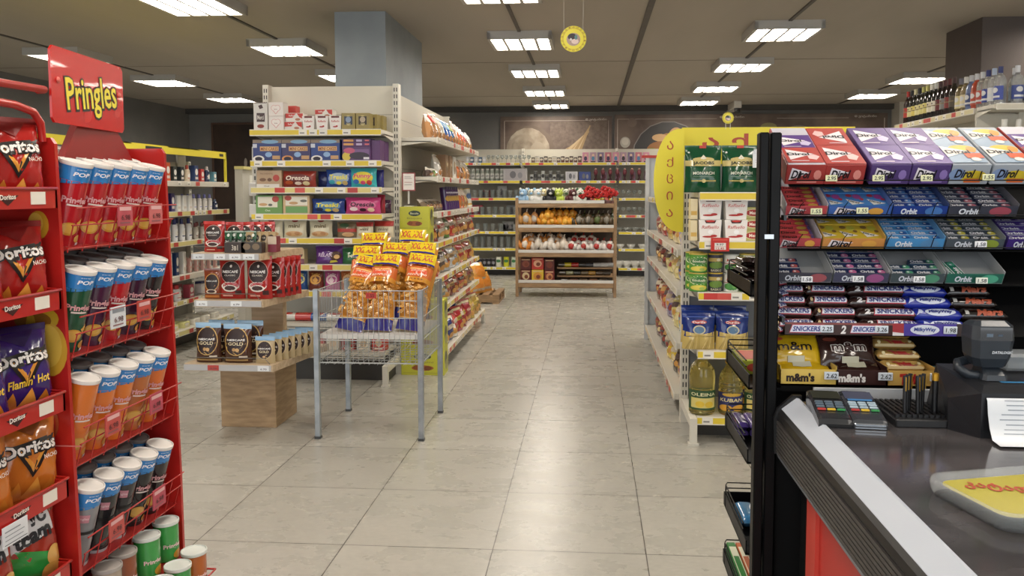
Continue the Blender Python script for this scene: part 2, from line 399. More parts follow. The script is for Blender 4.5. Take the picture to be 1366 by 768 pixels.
# ------------------------------------------------------------------ lamps
LAMP = mat('#fff6ea', .5, emit=11.0)
def lamp_proto():
    f = MB(); W = .6; Lg = .62; t = .075
    w = mat('#b9b6b0', .5)
    f.box(-W/2, -Lg/2, t-.012, W/2, Lg/2, t, w)
    for x0, x1, y0, y1 in ((-W/2, -W/2+.03, -Lg/2, Lg/2), (W/2-.03, W/2, -Lg/2, Lg/2), (-W/2, W/2, -Lg/2, -Lg/2+.03), (-W/2, W/2, Lg/2-.03, Lg/2)):
        f.box(x0, y0, 0, x1, y1, t-.012, w)
    for i in (1, 2, 3): x = -W/2+W*i/4; f.box(x-.013, -Lg/2+.03, .0, x+.013, Lg/2-.03, t-.012, w)
    parts = [('lamp_frame', f.mesh('lamp_frame'), [])]
    for i in range(4):
        g = MB(); x = -W/2+.03+(W-.06)*(i+.5)/4; a = (W-.06)/8-.016
        n = 8; ys = [-Lg/2+.034, Lg/2-.034]
        vs = [(x+a*math.cos(PI*k/n), y, .03-.022*math.sin(PI*k/n)) for y in ys for k in range(n+1)]
        g.add(vs, [(k, k+1, n+2+k, n+1+k) for k in range(n)], LAMP, True)
        parts.append(('light_tube', g.mesh('light_tube'), []))
    return Proto('ceiling_lamp', 'ceiling lamp', parts)
LP = lamp_proto()
LZ = RZ-.075
rows = ((-.67, 'over the centre aisle', (-.4, 1.55, 3.5, 5.5, 7.5, 9.45, 11.4, 13.2)), (1.72, 'over the right gondola', (-.4, 1.4, 3.3, 5.2, 7.2, 9.15, 11.1, 12.85)),
        (-3.06, 'left of the near pillar', (-.2, 1.75, 3.7, 5.75, 7.7, 9.65, 11.6)), (-5.58, 'nearest the dark left wall', (4.1, 6.05, 8.0, 9.95, 11.9)), (4.18, 'by the drinks shelf', (4.6, 6.55, 8.5, 10.4, 12.1)))
for x, pl, ys in rows:
    for i, y in enumerate(ys):
        spawn(LP, ((x, y+.31, LZ),), 'square white four tube ceiling lamp '+pl+', '+FIRST[i]+' from the entrance', 'ceiling lamps')
wd = bpy.data.worlds.new('daylight'); SC.world = wd; wd.use_nodes = True
bg = wd.node_tree.nodes['Background']; bg.inputs[0].default_value = (.93, .97, 1, 1); bg.inputs[1].default_value = .8
# ------------------------------------------------------------------ posters on the back wall
def flat(name, x0, z0, x1, z1, y, base, ops, label, cat='poster', frame=None, t=.02):
    w = x1-x0; h = z1-z0; e = empty(name, ((x0+x1)/2, y, z0), 0, label, cat)
    p = MB(); p.box(-w/2, -t, 0, w/2, 0, h, base); printed(p, lambda u, v, l: Vector((u, -t-l, v)), w, h, ops, 1); p.build('printed_panel', e)
    if frame:
        f = MB(); k = .035
        for a in ((-w/2-k, 0-k, -w/2, h+k), (w/2, -k, w/2+k, h+k), (-w/2, -k, w/2, 0), (-w/2, h, w/2, h+k)): f.box(a[0], -t-.02, a[1], a[2], 0, a[3], frame)
        f.build('frame', e)
    return e
DOUGH = noisy('dough_print', '#857765', '#b3a693', 5, .5, 0, (1, 1, 1))
br = noisy('brown_print', '#5b4b42', '#7b6a5e', 2.5, .5)
def crop(u, v, L_, a, c, wd_=.012): # a thin straight stalk
    du, dv = math.cos(a)*L_, math.sin(a)*L_*2.6; nx, ny = -math.sin(a)*wd_, math.cos(a)*wd_*2.6
    return ('p', [(u-nx, v-ny), (u+du-nx*.4, v+dv-ny*.4), (u+du+nx*.4, v+dv+ny*.4), (u+nx, v+ny)], c)
o1 = [('r', -.46, .9, .3, .907, '#cabdb0'), ('r', .47, 0, .473, .9, '#cabdb0'), ('r', -.465, .02, -.46, .9, '#cabdb0'), ('r', -.05, .05, .46, .88, noisy('flour', '#65564c', '#78695e', 20, .6)), ('e', -.23, .22, .22, .58, '#6e5f52'), ('e', -.25, .2, .2, .55, DOUGH), ('e', -.3, .3, .12, .3, '#9c8e7c'), ('e', -.3, .29, .1, .26, DOUGH),
      ('e', -.16, .12, .08, .32, '#a89b88'), ('t', '© ვიტამინი', .36, .92, .19, .06, '#d8cfc4')]
for i in range(8): o1.append(crop(.08+.02*i, .22+.02*(i % 3), .2+.03*(i % 2), .55+.1*i*.9, '#a58a63' if i % 2 else '#c3ab85', .012))
flat('bakery_poster', -1.6, 1.95, .36, 2.73, 14.19, br, o1, 'brown poster of bread dough and wheat above the far shelves', frame=None)
o2 = [('r', -.49, .9, -.12, .907, '#cabdb0'), ('r', -.49, .0, -.488, .9, '#cabdb0'), ('r', .1, .9, .36, .907, '#cabdb0'), ('r', .487, 0, .49, .9, '#cabdb0'), ('e', -.3, .08, .135, .78, '#8b8580'), ('e', -.3, .08, .131, .76, '#3b3836'),
      ('e', -.435, .83, .018, .1, '#7e6c60'), ('e', -.46, .4, .019, .12, '#b7b1a4'), ('e', -.46, .42, .013, .08, '#cfc9bb'), ('e', -.3, .3, .045, .3, '#b3814f'), ('e', -.27, .5, .03, .22, '#c99a66'), ('e', -.33, .22, .05, .2, '#a8713f'), ('e', -.36, .12, .03, .16, '#8f8a3a'), ('e', -.33, .5, .03, .08, '#d9b07c'), ('e', -.25, .3, .018, .3, '#d8ab77'), ('e', -.27, .1, .05, .12, '#b54a35'),
      ('e', .07, .72, .03, .09, '#8f8a5c'), ('e', .03, .2, .06, .2, '#7a6a58'), ('e', .18, .6, .05, .15, '#7c7066'), ('e', .22, .5, .06, .12, '#5a5452'), ('e', .31, .45, .04, .1, '#2b2b33'), ('t', '© ვიტამინი', -.065, .93, .09, .06, '#d8cfc4'), ('t', '© ვიტამინი', .42, .93, .08, .06, '#d8cfc4')]
flat('bakery_poster', .41, 1.95, 5.05, 2.75, 14.19, br, o2, 'long brown poster with a roast chicken above the far shelves')
o3 = [('r', -.5, 0, .5, 1, noisy('dark_picture', '#2c2421', '#4a3a30', 1.5, .35)), ('e', -.3, .6, .01, .05, '#9a9184'), ('e', -.25, .35, .012, .02, '#8a8176')]
flat('dark_picture', -6.83, .9, -3.9, 2.62, 14.19, '#2c2421', o3, 'large dark brown framed picture on the far left wall', 'picture', '#5b4438')
# hanging round sign, camera
def disc_sign(loc, r, label, strings=None, legs=None):
    e = empty('round_sign', loc, 0, label, 'sign'); p = MB(); n = 40
    p.prism([(r*math.cos(2*PI*i/n), r*math.sin(2*PI*i/n)) for i in range(n)], -.002, .002, '#e8dc3a', 'y')
    S = lambda u, v, l: Vector((u, -.002-l, v))
    ops = [('e', 0, 0, .42, .42, '#c8a83a'), ('e', 0, 0, .4, .4, '#ecdf45'), ('e', 0, -.02, .27, .25, '#b59a8e'), ('e', -.05, .08, .17, .13, '#39333a'), ('e', .06, -.1, .14, .1, '#e6cfc6'), ('e', .1, .06, .06, .1, '#5d8a8c'), ('e', -.1, -.02, .05, .05, '#d8d4d0')]
    printed(p, S, 2*r, 2*r, ops, 1); printed(p, lambda u, v, l: Vector((-u, .002+l, v)), 2*r, 2*r, ops, 1)
    t = 'აქცია აქცია '
    for i, ch in enumerate('აქცია·აქცია·აქცია·'):
        a = PI/2-2*PI*i/18; vs, fs, asp = textgeo(ch, .01); R = r*.9
        p.add([(math.cos(a)*R+(x*math.cos(a-PI/2)-y*math.sin(a-PI/2))*r*.16, -.0045, math.sin(a)*R+(x*math.sin(a-PI/2)+y*math.cos(a-PI/2))*r*.12) for x, y in vs], fs, '#a07b2a')
    p.build('sign_face', e)
    if strings:
        for s in (-1, 1): MB().tube([(s*r*.75, 0, r*.65), (s*r*.78, 0, strings-loc[2])], .0012, '#c9c6c0', 5).build('string', e)
        h = MB(); h.tube([(-r*.8, 0, strings-loc[2]), (r*.8, 0, strings-loc[2])], .003, '#8a867f', 6); h.build('hanger', e)
        k = MB(); k.box(-.03, -.02, strings-loc[2], .03, .02, RZ-loc[2], '#2d2b2a'); k.build('ceiling_hook', e)
    if legs:
        for s in (-1, 1): MB().tube([(s*r*.4, 0, -r*.9), (s*r*.4, 0, -legs)], .0015, '#d8d6d0', 5).build('wire_leg', e)
disc_sign((-.111, 5, 2.35), .079, 'round yellow hanging sign on two strings over the aisle', 2.86)
disc_sign((.822, 4.93, 1.856), .034, 'small round yellow sign standing on the yellow header board', None, .066)
e = empty('security_camera', (2.4, 13.5, 2.72), 0, 'small white security camera under the ceiling by the far posters', 'camera')
m = MB(); m.bbox(-.06, -.05, .06, .06, .68, .18, .01, '#d9d6cf'); m.build('mount', e)
m = MB(); m.lathe([(.0001, -.02), (.035, -.01), (.05, .015), (.05, .04), (.055, .06)], '#2a2a2c', 16); m.build('lens_dome', e)
# ------------------------------------------------------------------ gondola shelving (local: x along the width, front is -y, back panel at y=0)
SHW = '#cfcabd'; UPR = '#d6d2c6'
def price_strip(w, ops_seed, band, y, z, hgt=.04, red=.25, white=.35, edge='#e8e4da'):
    b = MB(); rs = random.Random(ops_seed)
    b.box(-w/2, y-.006, z-hgt, w/2, y, z, edge)
    ops = [('r', -.5, .12, .5, .88, band)]; x = -.47; st = .075/max(w, .3)
    while x < .47:
        q = rs.random()
        if q < red: ops.append(('r', x, .1, min(.49, x+st), .9, rs.choice(['#c8403a', '#b9433c', '#d2564c']))); 
        elif q < red+white:
            ops.append(('r', x, .12, min(.49, x+st*.8), .88, '#ece9df')); ops.append(('r', x+st*.1, .3, x+st*.55, .5, '#8d8a84'))
        x += st*rs.choice([1, 1, 1.3, 2.2])
    printed(b, lambda u, v, l: Vector((u, y-.006-l, z-hgt+v)), w, hgt, ops, .6)
    return b
def gondola(name, M, w, height, shelves, label, cat='shelving', posts=(-1, 1), band='#e0c640', foot=.12, backc='#c9c5b9', z_back0=.1, basedepth=None, seed=1, postfoot=True, under='#a9a599', shelfc=SHW):
    e = empty(name, (0, 0, 0), 0, label, cat); e.matrix_world = M
    b = MB(); b.box(-w/2, 0, z_back0, w/2, .02, height, backc)
    for z in (.4, .8, 1.2, 1.6, 2.0):
        if z < height-.1: b.box(-w/2, -.001, z, w/2, 0, z+.004, '#8f8b80')
    b.build('back_panel', e)
    for s in posts:
        p = MB(); x = s*(w/2+.022); p.box(x-.022, -.05, 0, x+.022, .03, height+.01, UPR)
        for k in range(int(height/.05)-2):
            for dx in (-.009, .009) if w > .9 else (0,): p.box(x+dx-.0035, -.0515, .12+k*.05, x+dx+.0035, -.05, .15+k*.05, '#2c2b28')
        if postfoot:
            bd = basedepth or shelves[-1][1]
            p.box(x-.02, -bd, .1, x+.02, -.05, .15, UPR); p.box(x-.02, -bd, .012, x+.02, -bd+.035, .1, UPR); p.box(x-.03, -bd-.005, 0, x+.03, -bd+.04, .012, UPR)
        p.build('upright', e)
    for i, s in enumerate(shelves):
        z, d = s[0], s[1]; bc = s[2] if len(s) > 2 else band
        q = MB(); q.box(-w/2, -d, z-.035, w/2, -.005, z-.028, shelfc); q.box(-w/2+.002, -d+.002, z-.028, w/2-.002, -.005, z, shelfc)
        q.box(-w/2, -d, z-.045, w/2, -d+.003, z, shelfc)
        for sx in (-1, 1): q.prism([(-.005, z), (-d+.03, z), (-d+.03, z-.03), (-.005, z-.075)], sx*(w/2)-(.004 if sx > 0 else 0), sx*(w/2)+(.004 if sx < 0 else 0), shelfc, 'x')
        sh = q.build('shelf', e)
        if bc: price_strip(w, seed*31+i, bc, -d, z+.003, .045, *(s[3] if len(s) > 3 else ())).build('price_strip', sh)
    bd = basedepth or shelves[-1][1]; k = MB(); k.box(-w/2, -bd+.2, 0, w/2, -.02, shelves[-1][0]-.035, '#3f3c38'); k.build('dark_base', e)  # recessed dark block, its colour stands in for shade below the lowest shelf
    return e
# A: end bay of the left gondola
EX = -1.99
gondola('shelving_bay', TR((EX, 6.1, 0)), .97, 2.22, [(1.86, .4), (1.636, .4), (1.443, .4, '#dfcf85'), (1.25, .4), (1.075, .4), (.881, .4, '#e0cf7a'), (.685, .4), (.451, .4, None), (.237, .4, None)],
        'tall cream end bay with yellow price strips facing the entrance', backc='#d5d0c0', basedepth=.46, seed=3)
pb = MB(); pb.box(-.03, -.3, .9, .01, 0, 1.78, '#c3c0b8')
e = empty('peg_strip', (-2.53, 6.0, 0), 0, 'white slotted side panel with hanging packs left of the cream end bay', 'shelf panel')
p = MB(); p.box(-.02, -.1, .5, .02, .1, 1.75, '#cbc8bf'); 
for k in range(24): p.box(-.006, -.1012, .55+k*.05, .006, -.1, .58+k*.05, '#55524c')
p.box(-.02, -.1, 0, .02, .1, .5, '#cbc8bf'); p.build('panel', e)
# B: aisle side of the left gondola, faces +X
gondola('shelving_bay', TR((-1.56, 7.36, 0), PI/2), 2.3, 2.2, [(1.835, .36, '#d9d4c6'), (1.53, .36, '#d9d4c6'), (1.25, .36, '#d9d4c6'), (1.01, .36), (.725, .36), (.473, .36, '#e4cf6a'), (.15, .42, '#e4cf9a')],
        'long gondola side of crisps and bread along the centre aisle', posts=(1,), seed=5, backc='#d5d0c0')
# the aisle-less other side: plain back
struct_b = MB(); struct_b.box(-2.45, 6.14, 0, -2.42, 8.5, 2.18, '#bdb9ae'); tag(struct_b.build('gondola_back_panel'), 'plain cream back panel of the tall left gondola', 'shelf panel')
# D: promotion bay on the right
DX = .575+.5
gondola('shelving_bay', TR((DX, 4.94, 0)), .95, 1.62, [(1.408, .46), (1.138, .46), (.853, .46, '#e2c93c', (.9, .05)), (.525, .46), (.15, .46, '#e2c93c', (.75, .2))],
        'white promotion bay of coffee and oil beside the black candy rack', seed=8, basedepth=.5, backc='#8f9296')
# E: its long side, faces -X
gondola('shelving_bay', TR((1.0, 6.32, 0), -PI/2), 2.62, 1.74, [(1.36, .45), (1.052, .46, '#d8d2bd'), (.805, .46, '#d8d2bd'), (.466, .46, '#d8d2bd'), (.146, .47, '#dcc9a8')],
        'low gondola side of sweets facing the centre aisle', posts=(), seed=9, postfoot=False, backc='#a9abab')
# end panel at its far end
e = empty('end_panel', (.52, 7.68, 0), 0, 'pale grey end panel closing the sweets gondola beside the far shelves', 'shelf panel')
p = MB(); p.box(0, 0, .03, .5, .03, 1.73, '#b9bec2'); p.box(-.005, -.03, 0, .03, 0, 1.73, '#c9ccce'); p.build('panel', e)
p = MB(); p.box(-.04, -.02, 1.73, .12, .02, 1.755, '#c03a34'); p.build('top_trim', e)
# yellow header + round side board
e = empty('promotion_header', (.55, 4.95, 1.2), 0, 'big yellow promotion header above the green coffee bags', 'sign')
p = MB(); p.box(.0, -.02, .38, 1.02, .0, .6, '#e6d636')
tx = [('t', 'ა ქ ც ი ა', .02, .58, .82, .5, '#b3452c', 0, 0, .02)]
printed(p, lambda u, v, l: Vector((.51+u, -.02-l, .38+v)), 1.0, .22, tx, 1); p.build('header_board', e)
e = empty('promotion_sign', (.555, 4.87, 1.17), 0, 'yellow half oval promotion sign with red vertical lettering', 'sign')
p = MB(); pts = [(0, 0)]+[(-.178*math.sin(PI*(.0+i/22))**.75, .31-.31*math.cos(PI*i/22)) for i in range(1, 22)]+[(0, .62)]
p.prism(pts, -.003, .003, '#e9da3a', 'y'); 
for i, ch in enumerate('აქცია'):
    vs, fs, asp = textgeo(ch, .0); hh = (.052, .058, .055, .05, .045)[i]; cy = (.52, .42, .32, .22, .115)[i]
    p.add([(-.082+x*.038, -.0045, cy+y*hh) for x, y in vs], fs, '#b3452c')
p.build('sign_board', e)
# F: toiletries gondola on the left, faces +X
F_ = gondola('shelving_bay', TR((-4.05, 6.1, 0), PI/2), 3.3, 1.7, [(1.503, .45, '#d9d4c8', (.3, .2)), (1.238, .45, '#dcd18c'), (.972, .45, '#dcd18c'), (.672, .45, '#d9d4c8'), (.445, .42, '#d8cb86'), (.19, .47, '#dcd18c')],
        'toiletries gondola with a long yellow header on the left', posts=(-1, 1), seed=12, backc='#96938c')
p = MB(); p.box(-1.65, -.44, 1.735, 1.65, -.42, 1.8, '#e2d23a'); p.box(-1.65, -.44, 1.79, 1.65, 0, 1.8, '#e2d23a'); p.box(1.63, -.44, 1.5, 1.65, -.42, 1.8, '#e2d23a'); p.box(-1.65, -.44, 1.5, -1.63, -.42, 1.8, '#e2d23a')
p.box(1.5, -.4415, 1.755, 1.58, -.44, 1.78, '#2d2c28'); p.box(.2, -.4415, 1.75, .45, -.44, 1.785, '#2d2c28'); p.box(1.5,-.02,1.5,1.65,.0,1.79,'#a9a69c')
p.build('header_board', F_)
# next panel with hanging packs
e = empty('peg_display', (-3.62, 7.95, 0), 0, 'cream end panel with hanging packs beyond the toiletries gondola', 'display')
p = MB(); p.box(0, 0, 0, .08, .5, 1.66, '#c9c6bc'); p.box(.08, .4, .3, .42, .42, 1.6, '#9c9a92'); p.box(0, -.01, 1.64, .1, .5, 1.67, '#d9cf8a'); p.build('panel', e)
for z in (.95, 1.18, 1.42):
    p = MB(); p.box(.09, .15, z-.012, .4, .39, z, '#c9c6bc'); p.build('shelf', e)
# G: far wall shelving
for gi, (gx, lab) in enumerate(((-1.96, 'far wall glassware bay behind the bakery rack, left of its middle joint'), (-.36, 'far wall glassware bay directly above the bakery rack'), (1.24, 'far wall glassware bay nearest the yellow promotion sign'))):
    gondola('shelving_bay', TR((gx, 13.78, 0)), 1.55, 2.135, [(1.89, .45), (1.592, .45), (1.305, .45), (1.022, .45), (.744, .45), (.464, .45), (.147, .47)], lab, posts=(-1, 1) if gi == 0 else (1,), seed=20+gi, backc='#b5b1a4', band='#e0cb30', postfoot=False)
# I: drinks shelf on the right
gondola('shelving_bay', TR((3.29, 7.22, 0), -PI/2), 1.6, 2.06, [(2.05, .36, '#d8cfa2'), (1.68, .36), (1.3, .36), (.9, .36), (.5, .36), (.15, .4)], 'tall drinks gondola by the right pillar', posts=(1,), seed=31, postfoot=False)
gondola('shelving_bay', TR((3.38, 6.38, 0)), .9, 2.0, [(2.05, .3, '#cfc9b8', (0, .1)), (1.7, .3), (1.3, .3), (.9, .3), (.5, .3), (.15, .3)], 'end bay of the drinks gondola holding clear spirits', posts=(), seed=33, postfoot=False)
# ------------------------------------------------------------------ bakery rack
WOOD = noisy('pine_wood', '#8a6f52', '#b08f6a', 6, .55, .05, (1, 8, 8)); WOODV = noisy('pine_wood_upright', '#8a6f52', '#ab8b68', 6, .55, .05, (8, 8, 1))
BY = 10.66
e = empty('bakery_rack', (-.33, BY, 0), 0, 'wooden bakery rack of buns in front of the far shelves', 'rack')
for sx in (-1, 1):
    for y in (0, .52):
        p = MB(); p.bbox(sx*.655-.02, y, 0, sx*.655+.02, y+.04, 1.33, .003, WOODV); p.build('post', e)
for z in (1.235, .91, .575, .17):
    q = MB(); q.box(-.635, .0, z-.02, .635, .56, z, WOOD); q.box(-.635, -.012, z-.035, .635, .0, z+.02, WOOD); sh = q.build('shelf', e)
    q = MB(); q.box(-.635 if z < 1.2 else -.63, -.016, z+.022, .635 if z < 1.2 else .51, -.01, z+.062, '#d9d7d2'); q.build('price_rail', sh)
for z in (.39, .28):
    q = MB(); q.box(-.12, .12, z-.02, .635, .5, z, WOOD); q.build('inner_shelf', e)
q = MB(); q.box(-.635, .54, .15, .635, .56, 1.25, noisy('rack_back', '#4a4038', '#5a4d42', 4, .7)); q.build('back_board', e)
q = MB(); q.box(-.635, .02, .12, .635, .06, .15, WOOD); q.build('bottom_rail', e)
# ------------------------------------------------------------------ pallet
e = empty('wooden_pallet', (-1.45, 9.95, 0), 0, 'small wooden pallet under orange bags at the far aisle corner', 'pallet')
for y in (0, .3, .6): 
    q = MB(); q.box(-.3, y, .02, .3, y+.09, .1, WOOD); q.build('block_beam', e)
for k in range(5): q = MB(); q.box(-.3+k*.13, 0, .1, -.22+k*.13, .69, .12, WOOD); q.build('board', e)
for k in (-.3, 0, .22): q = MB(); q.box(k, 0, 0, k+.08, .69, .02, WOOD); q.build('board', e)
# ------------------------------------------------------------------ wire basket table
GAL = noisy('galvanised', '#8d959b', '#a9b0b5', 14, .35); GAL.node_tree.nodes['Principled BSDF'].inputs['Metallic'].default_value = .55
WIRE = mat('#b9bdbd', .35, metal=.3)
CX0, CX1, CY0, CY1 = -1.555, -.955, 4.42, 5.0
e = empty('basket_table', ((CX0+CX1)/2, (CY0+CY1)/2, 0), 0, 'galvanised wire basket table on four square legs in the aisle', 'basket table')
hx, hy = (CX1-CX0)/2, (CY1-CY0)/2
for sx in (-1, 1):
    for sy in (-1, 1):
        q = MB(); q.bbox(sx*hx-.015, sy*hy-.015, .012, sx*hx+.015, sy*hy+.015, .862, .002, GAL); l = q.build('leg', e)
        q = MB(); q.box(sx*hx-.017, sy*hy-.017, 0, sx*hx+.017, sy*hy+.017, .014, '#3c3f41'); q.build('foot_cap', l)
for sy in (-1, 1):
    q = MB(); y = sy*hy
    for z in (.855, .70, .57, .44): q.tube([(-hx, y, z), (hx, y, z)], .003, WIRE, 5)
    for k in range(1, 20):
        x = -hx+k*2*hx/20; q.tube([(x, y, .85), (x, y, .45), (x, y-sy*.02, .43)], .0018, WIRE, 4)
    q.build('wire_side', e)
for sx in (-1, 1):
    q = MB(); x = sx*hx
    for z in (.855, .70, .57, .44): q.tube([(x, -hy, z), (x, hy, z)], .003, WIRE, 5)
    for k in range(1, 20):
        y = -hy+k*2*hy/20; q.tube([(x, y, .85), (x, y, .43)], .0018, WIRE, 4)
    q.build('wire_side', e)
q = MB()
for k in range(1, 12): x = -hx+k*2*hx/12; q.tube([(x, -hy, .432), (x, hy, .432)], .002, WIRE, 4)
for k in range(1, 8): y = -hy+k*2*hy/8; q.tube([(-hx, y, .428), (hx, y, .428)], .002, WIRE, 4)
q.build('wire_floor', e)
q = MB(); q.box(-hx+.012, -hy+.02, .575, hx-.012, hy-.012, .6, '#d9d8d3'); q.build('inner_board', e)
q = MB(); q.box(-.01, -hy-.008, .812, .05, -hy-.005, .845, '#b8392f'); printed(q, lambda u, v, l: Vector((.02+u, -hy-.008-l, .812+v)), .06, .033, [('t', '1.55', 0, .5, .6, .5, '#3a2020')], 1); q.build('price_card', e)
q = MB(); q.tube([(.145, -hy-.006, .84), (.145, -hy-.006, .8), (.3, -hy-.006, .8), (.3, -hy-.006, .84)], .003, WIRE); q.build('card_clip', e)
# red tag holder clipped at the back left
rx = MB(); rx.bbox(-.05, -.01, 0, .05, .01, .04, .004, '#c93a33'); rx.box(-.025, -.0115, .008, .035, -.01, .03, '#e8e2da')
# long corn puff bags
NAVY = mat('#23237c', .25, coat=.4)
def puff_ops(seed):
    r = random.Random(seed); o = [('r', -.5, 0, .5, .14, NAVY), ('r', -.5, .14, .5, .155, '#e5b25a')]
    for k in range(120):
        u, v = r.uniform(-.43, .43), r.uniform(.17, .55)
        c = r.choice(['g:#dfa450', 'g:#e6b468', 'g:#cf9038', 'g:#eac684']); o.append(('e', u, v, .065, .017, c)); o.append(('e', u+.008, v-.001, .026, .006, '#a8662a'))
    o += [('r', -.5, .555, .5, .62, 'g:#cf8f34'), ('r', -.5, .62, .5, .78, 'g:#cc6a32'), ('e', 0, .7, .36, .06, 'g:#e05a3a'), ('t', 'ჩხირები', 0, .655, .72, .04, '#f5e6d2', .06, .2),
          ('r', -.3, .735, .3, .75, '#f3c878'), ('t', 'STAR STICKS', 0, .715, .5, .022, '#f5e6d2'), ('r', -.5, .815, .5, .84, NAVY), ('r', -.5, .84, .5, 1, 'g:#e0c62c'), ('t', 'XXL XXL', 0, .925, .86, .1, '#b9402c', 0, .1, .03)]
    for k in range(4): o.append(('p', [(-.2+.13*k, .59), (-.14+.13*k, .583), (-.1+.13*k, .592), (-.16+.13*k, .6)], '#7a3f1c'))
    return tuple(o)
def puff(seed): return pouch(.165, .46, .105, 'g:#c98a38', puff_ops(seed), True, 'puff_bag', 'snack bag', seed=seed)
# (x, y, z, lean back, roll)
PB = [(-1.40, 4.51, .612, -.62, .2), (-1.225, 4.51, .612, -.58, .03), (-1.045, 4.53, .612, -.55, .12), (-1.375, 4.66, .64, -.5, .02), (-1.2, 4.67, .66, -.5, .04), (-1.045, 4.68, .66, -.46, .06), (-1.33, 4.80, .70, -.36, -.02), (-1.11, 4.80, .72, -.36, .03)]
PL = ['front left long orange puff bag leaning in the wire basket', 'front middle long orange puff bag leaning in the wire basket', 'front right long orange puff bag leaning in the wire basket', 'second row left long puff bag in the wire basket', 'second row middle long puff bag in the wire basket', 'second row right long puff bag in the wire basket', 'back row left long puff bag in the wire basket', 'back row right long puff bag in the wire basket']
for i, (x, y, z, a, r) in enumerate(PB): spawn(puff(i % 4), TR((x, y, z), 0, a, r), PL[i], 'long puff bags in the wire basket')
# ------------------------------------------------------------------ coffee stand
PLY = noisy('oak_block', '#9a7f5e', '#b89c78', 5, .5, .04, (1.5, 1.5, 9)); PLT = noisy('oak_tray', '#b09a7c', '#c8b294', 5, .5, .03, (1, 8, 8))
e = empty('coffee_stand', (-2.0, 4.6, 0), 0, 'three tier wooden coffee stand on a square wooden block', 'display stand')
q = MB(); q.bbox(-.215, .0, 0, .125, .34, .40, .003, PLY); q.build('base_block', e)
q = MB(); q.box(-.1, .2, .40, .1, .26, 1.04, PLT); q.build('centre_post', e)
def tray(z, x0, x1, yf, x2, yb, nm='tray'):
    # slab with its front edge along x and its right side running back
    q = MB(); pts = [(x0, yf), (x1, yf), (x2, yb), (x0+.02, yb)]
    q.prism(pts, z-.04, z, PLT); t = q.build(nm, e)
    s = MB(); s.box(x0+.002, yf-.004, z-.036, x1-.01, yf, z-.003, '#b9babb')
    for k, c in ((.12, '#d8dcdf'), (.42, '#e6eaec'), (.64, '#e6eaec'), (.84, '#e6eaec')) if z > 1 else ((.12, '#e6eaec'), (.62, '#e6eaec')) if z > .6 else ((.34, '#b9453c'), (.9, '#e6eaec')):
        a = x0+(x1-x0)*k; s.box(a-.034, yf-.0055, z-.034, a+.03, yf-.004, z-.005, c)
        printed(s, lambda u, v, l, a=a: Vector((a+u, yf-.0055-l, z-.032+v)), .06, .026, [('t', '6.70', 0, .35, .6, .35, '#4b4b55')], 1)
    s.build('price_rail', t)
    g = MB(); g.tube([(x0+.03, yf+.12, z+.002), (x0+.01, yf+.02, z+.035), (x0+.05, yf+.01, z+.035), (x1-.05, yf+.01, z+.035), (x1-.02, yf+.01, z+.002)], .002, '#6b665e', 5); g.build('wire_guard', t)
tray(.45, -.275, .238, -.31, .345, .33); tray(.803, -.235, .165, -.25, .245, .26); tray(1.07, -.235, .165, -.27, .235, .1+.1)
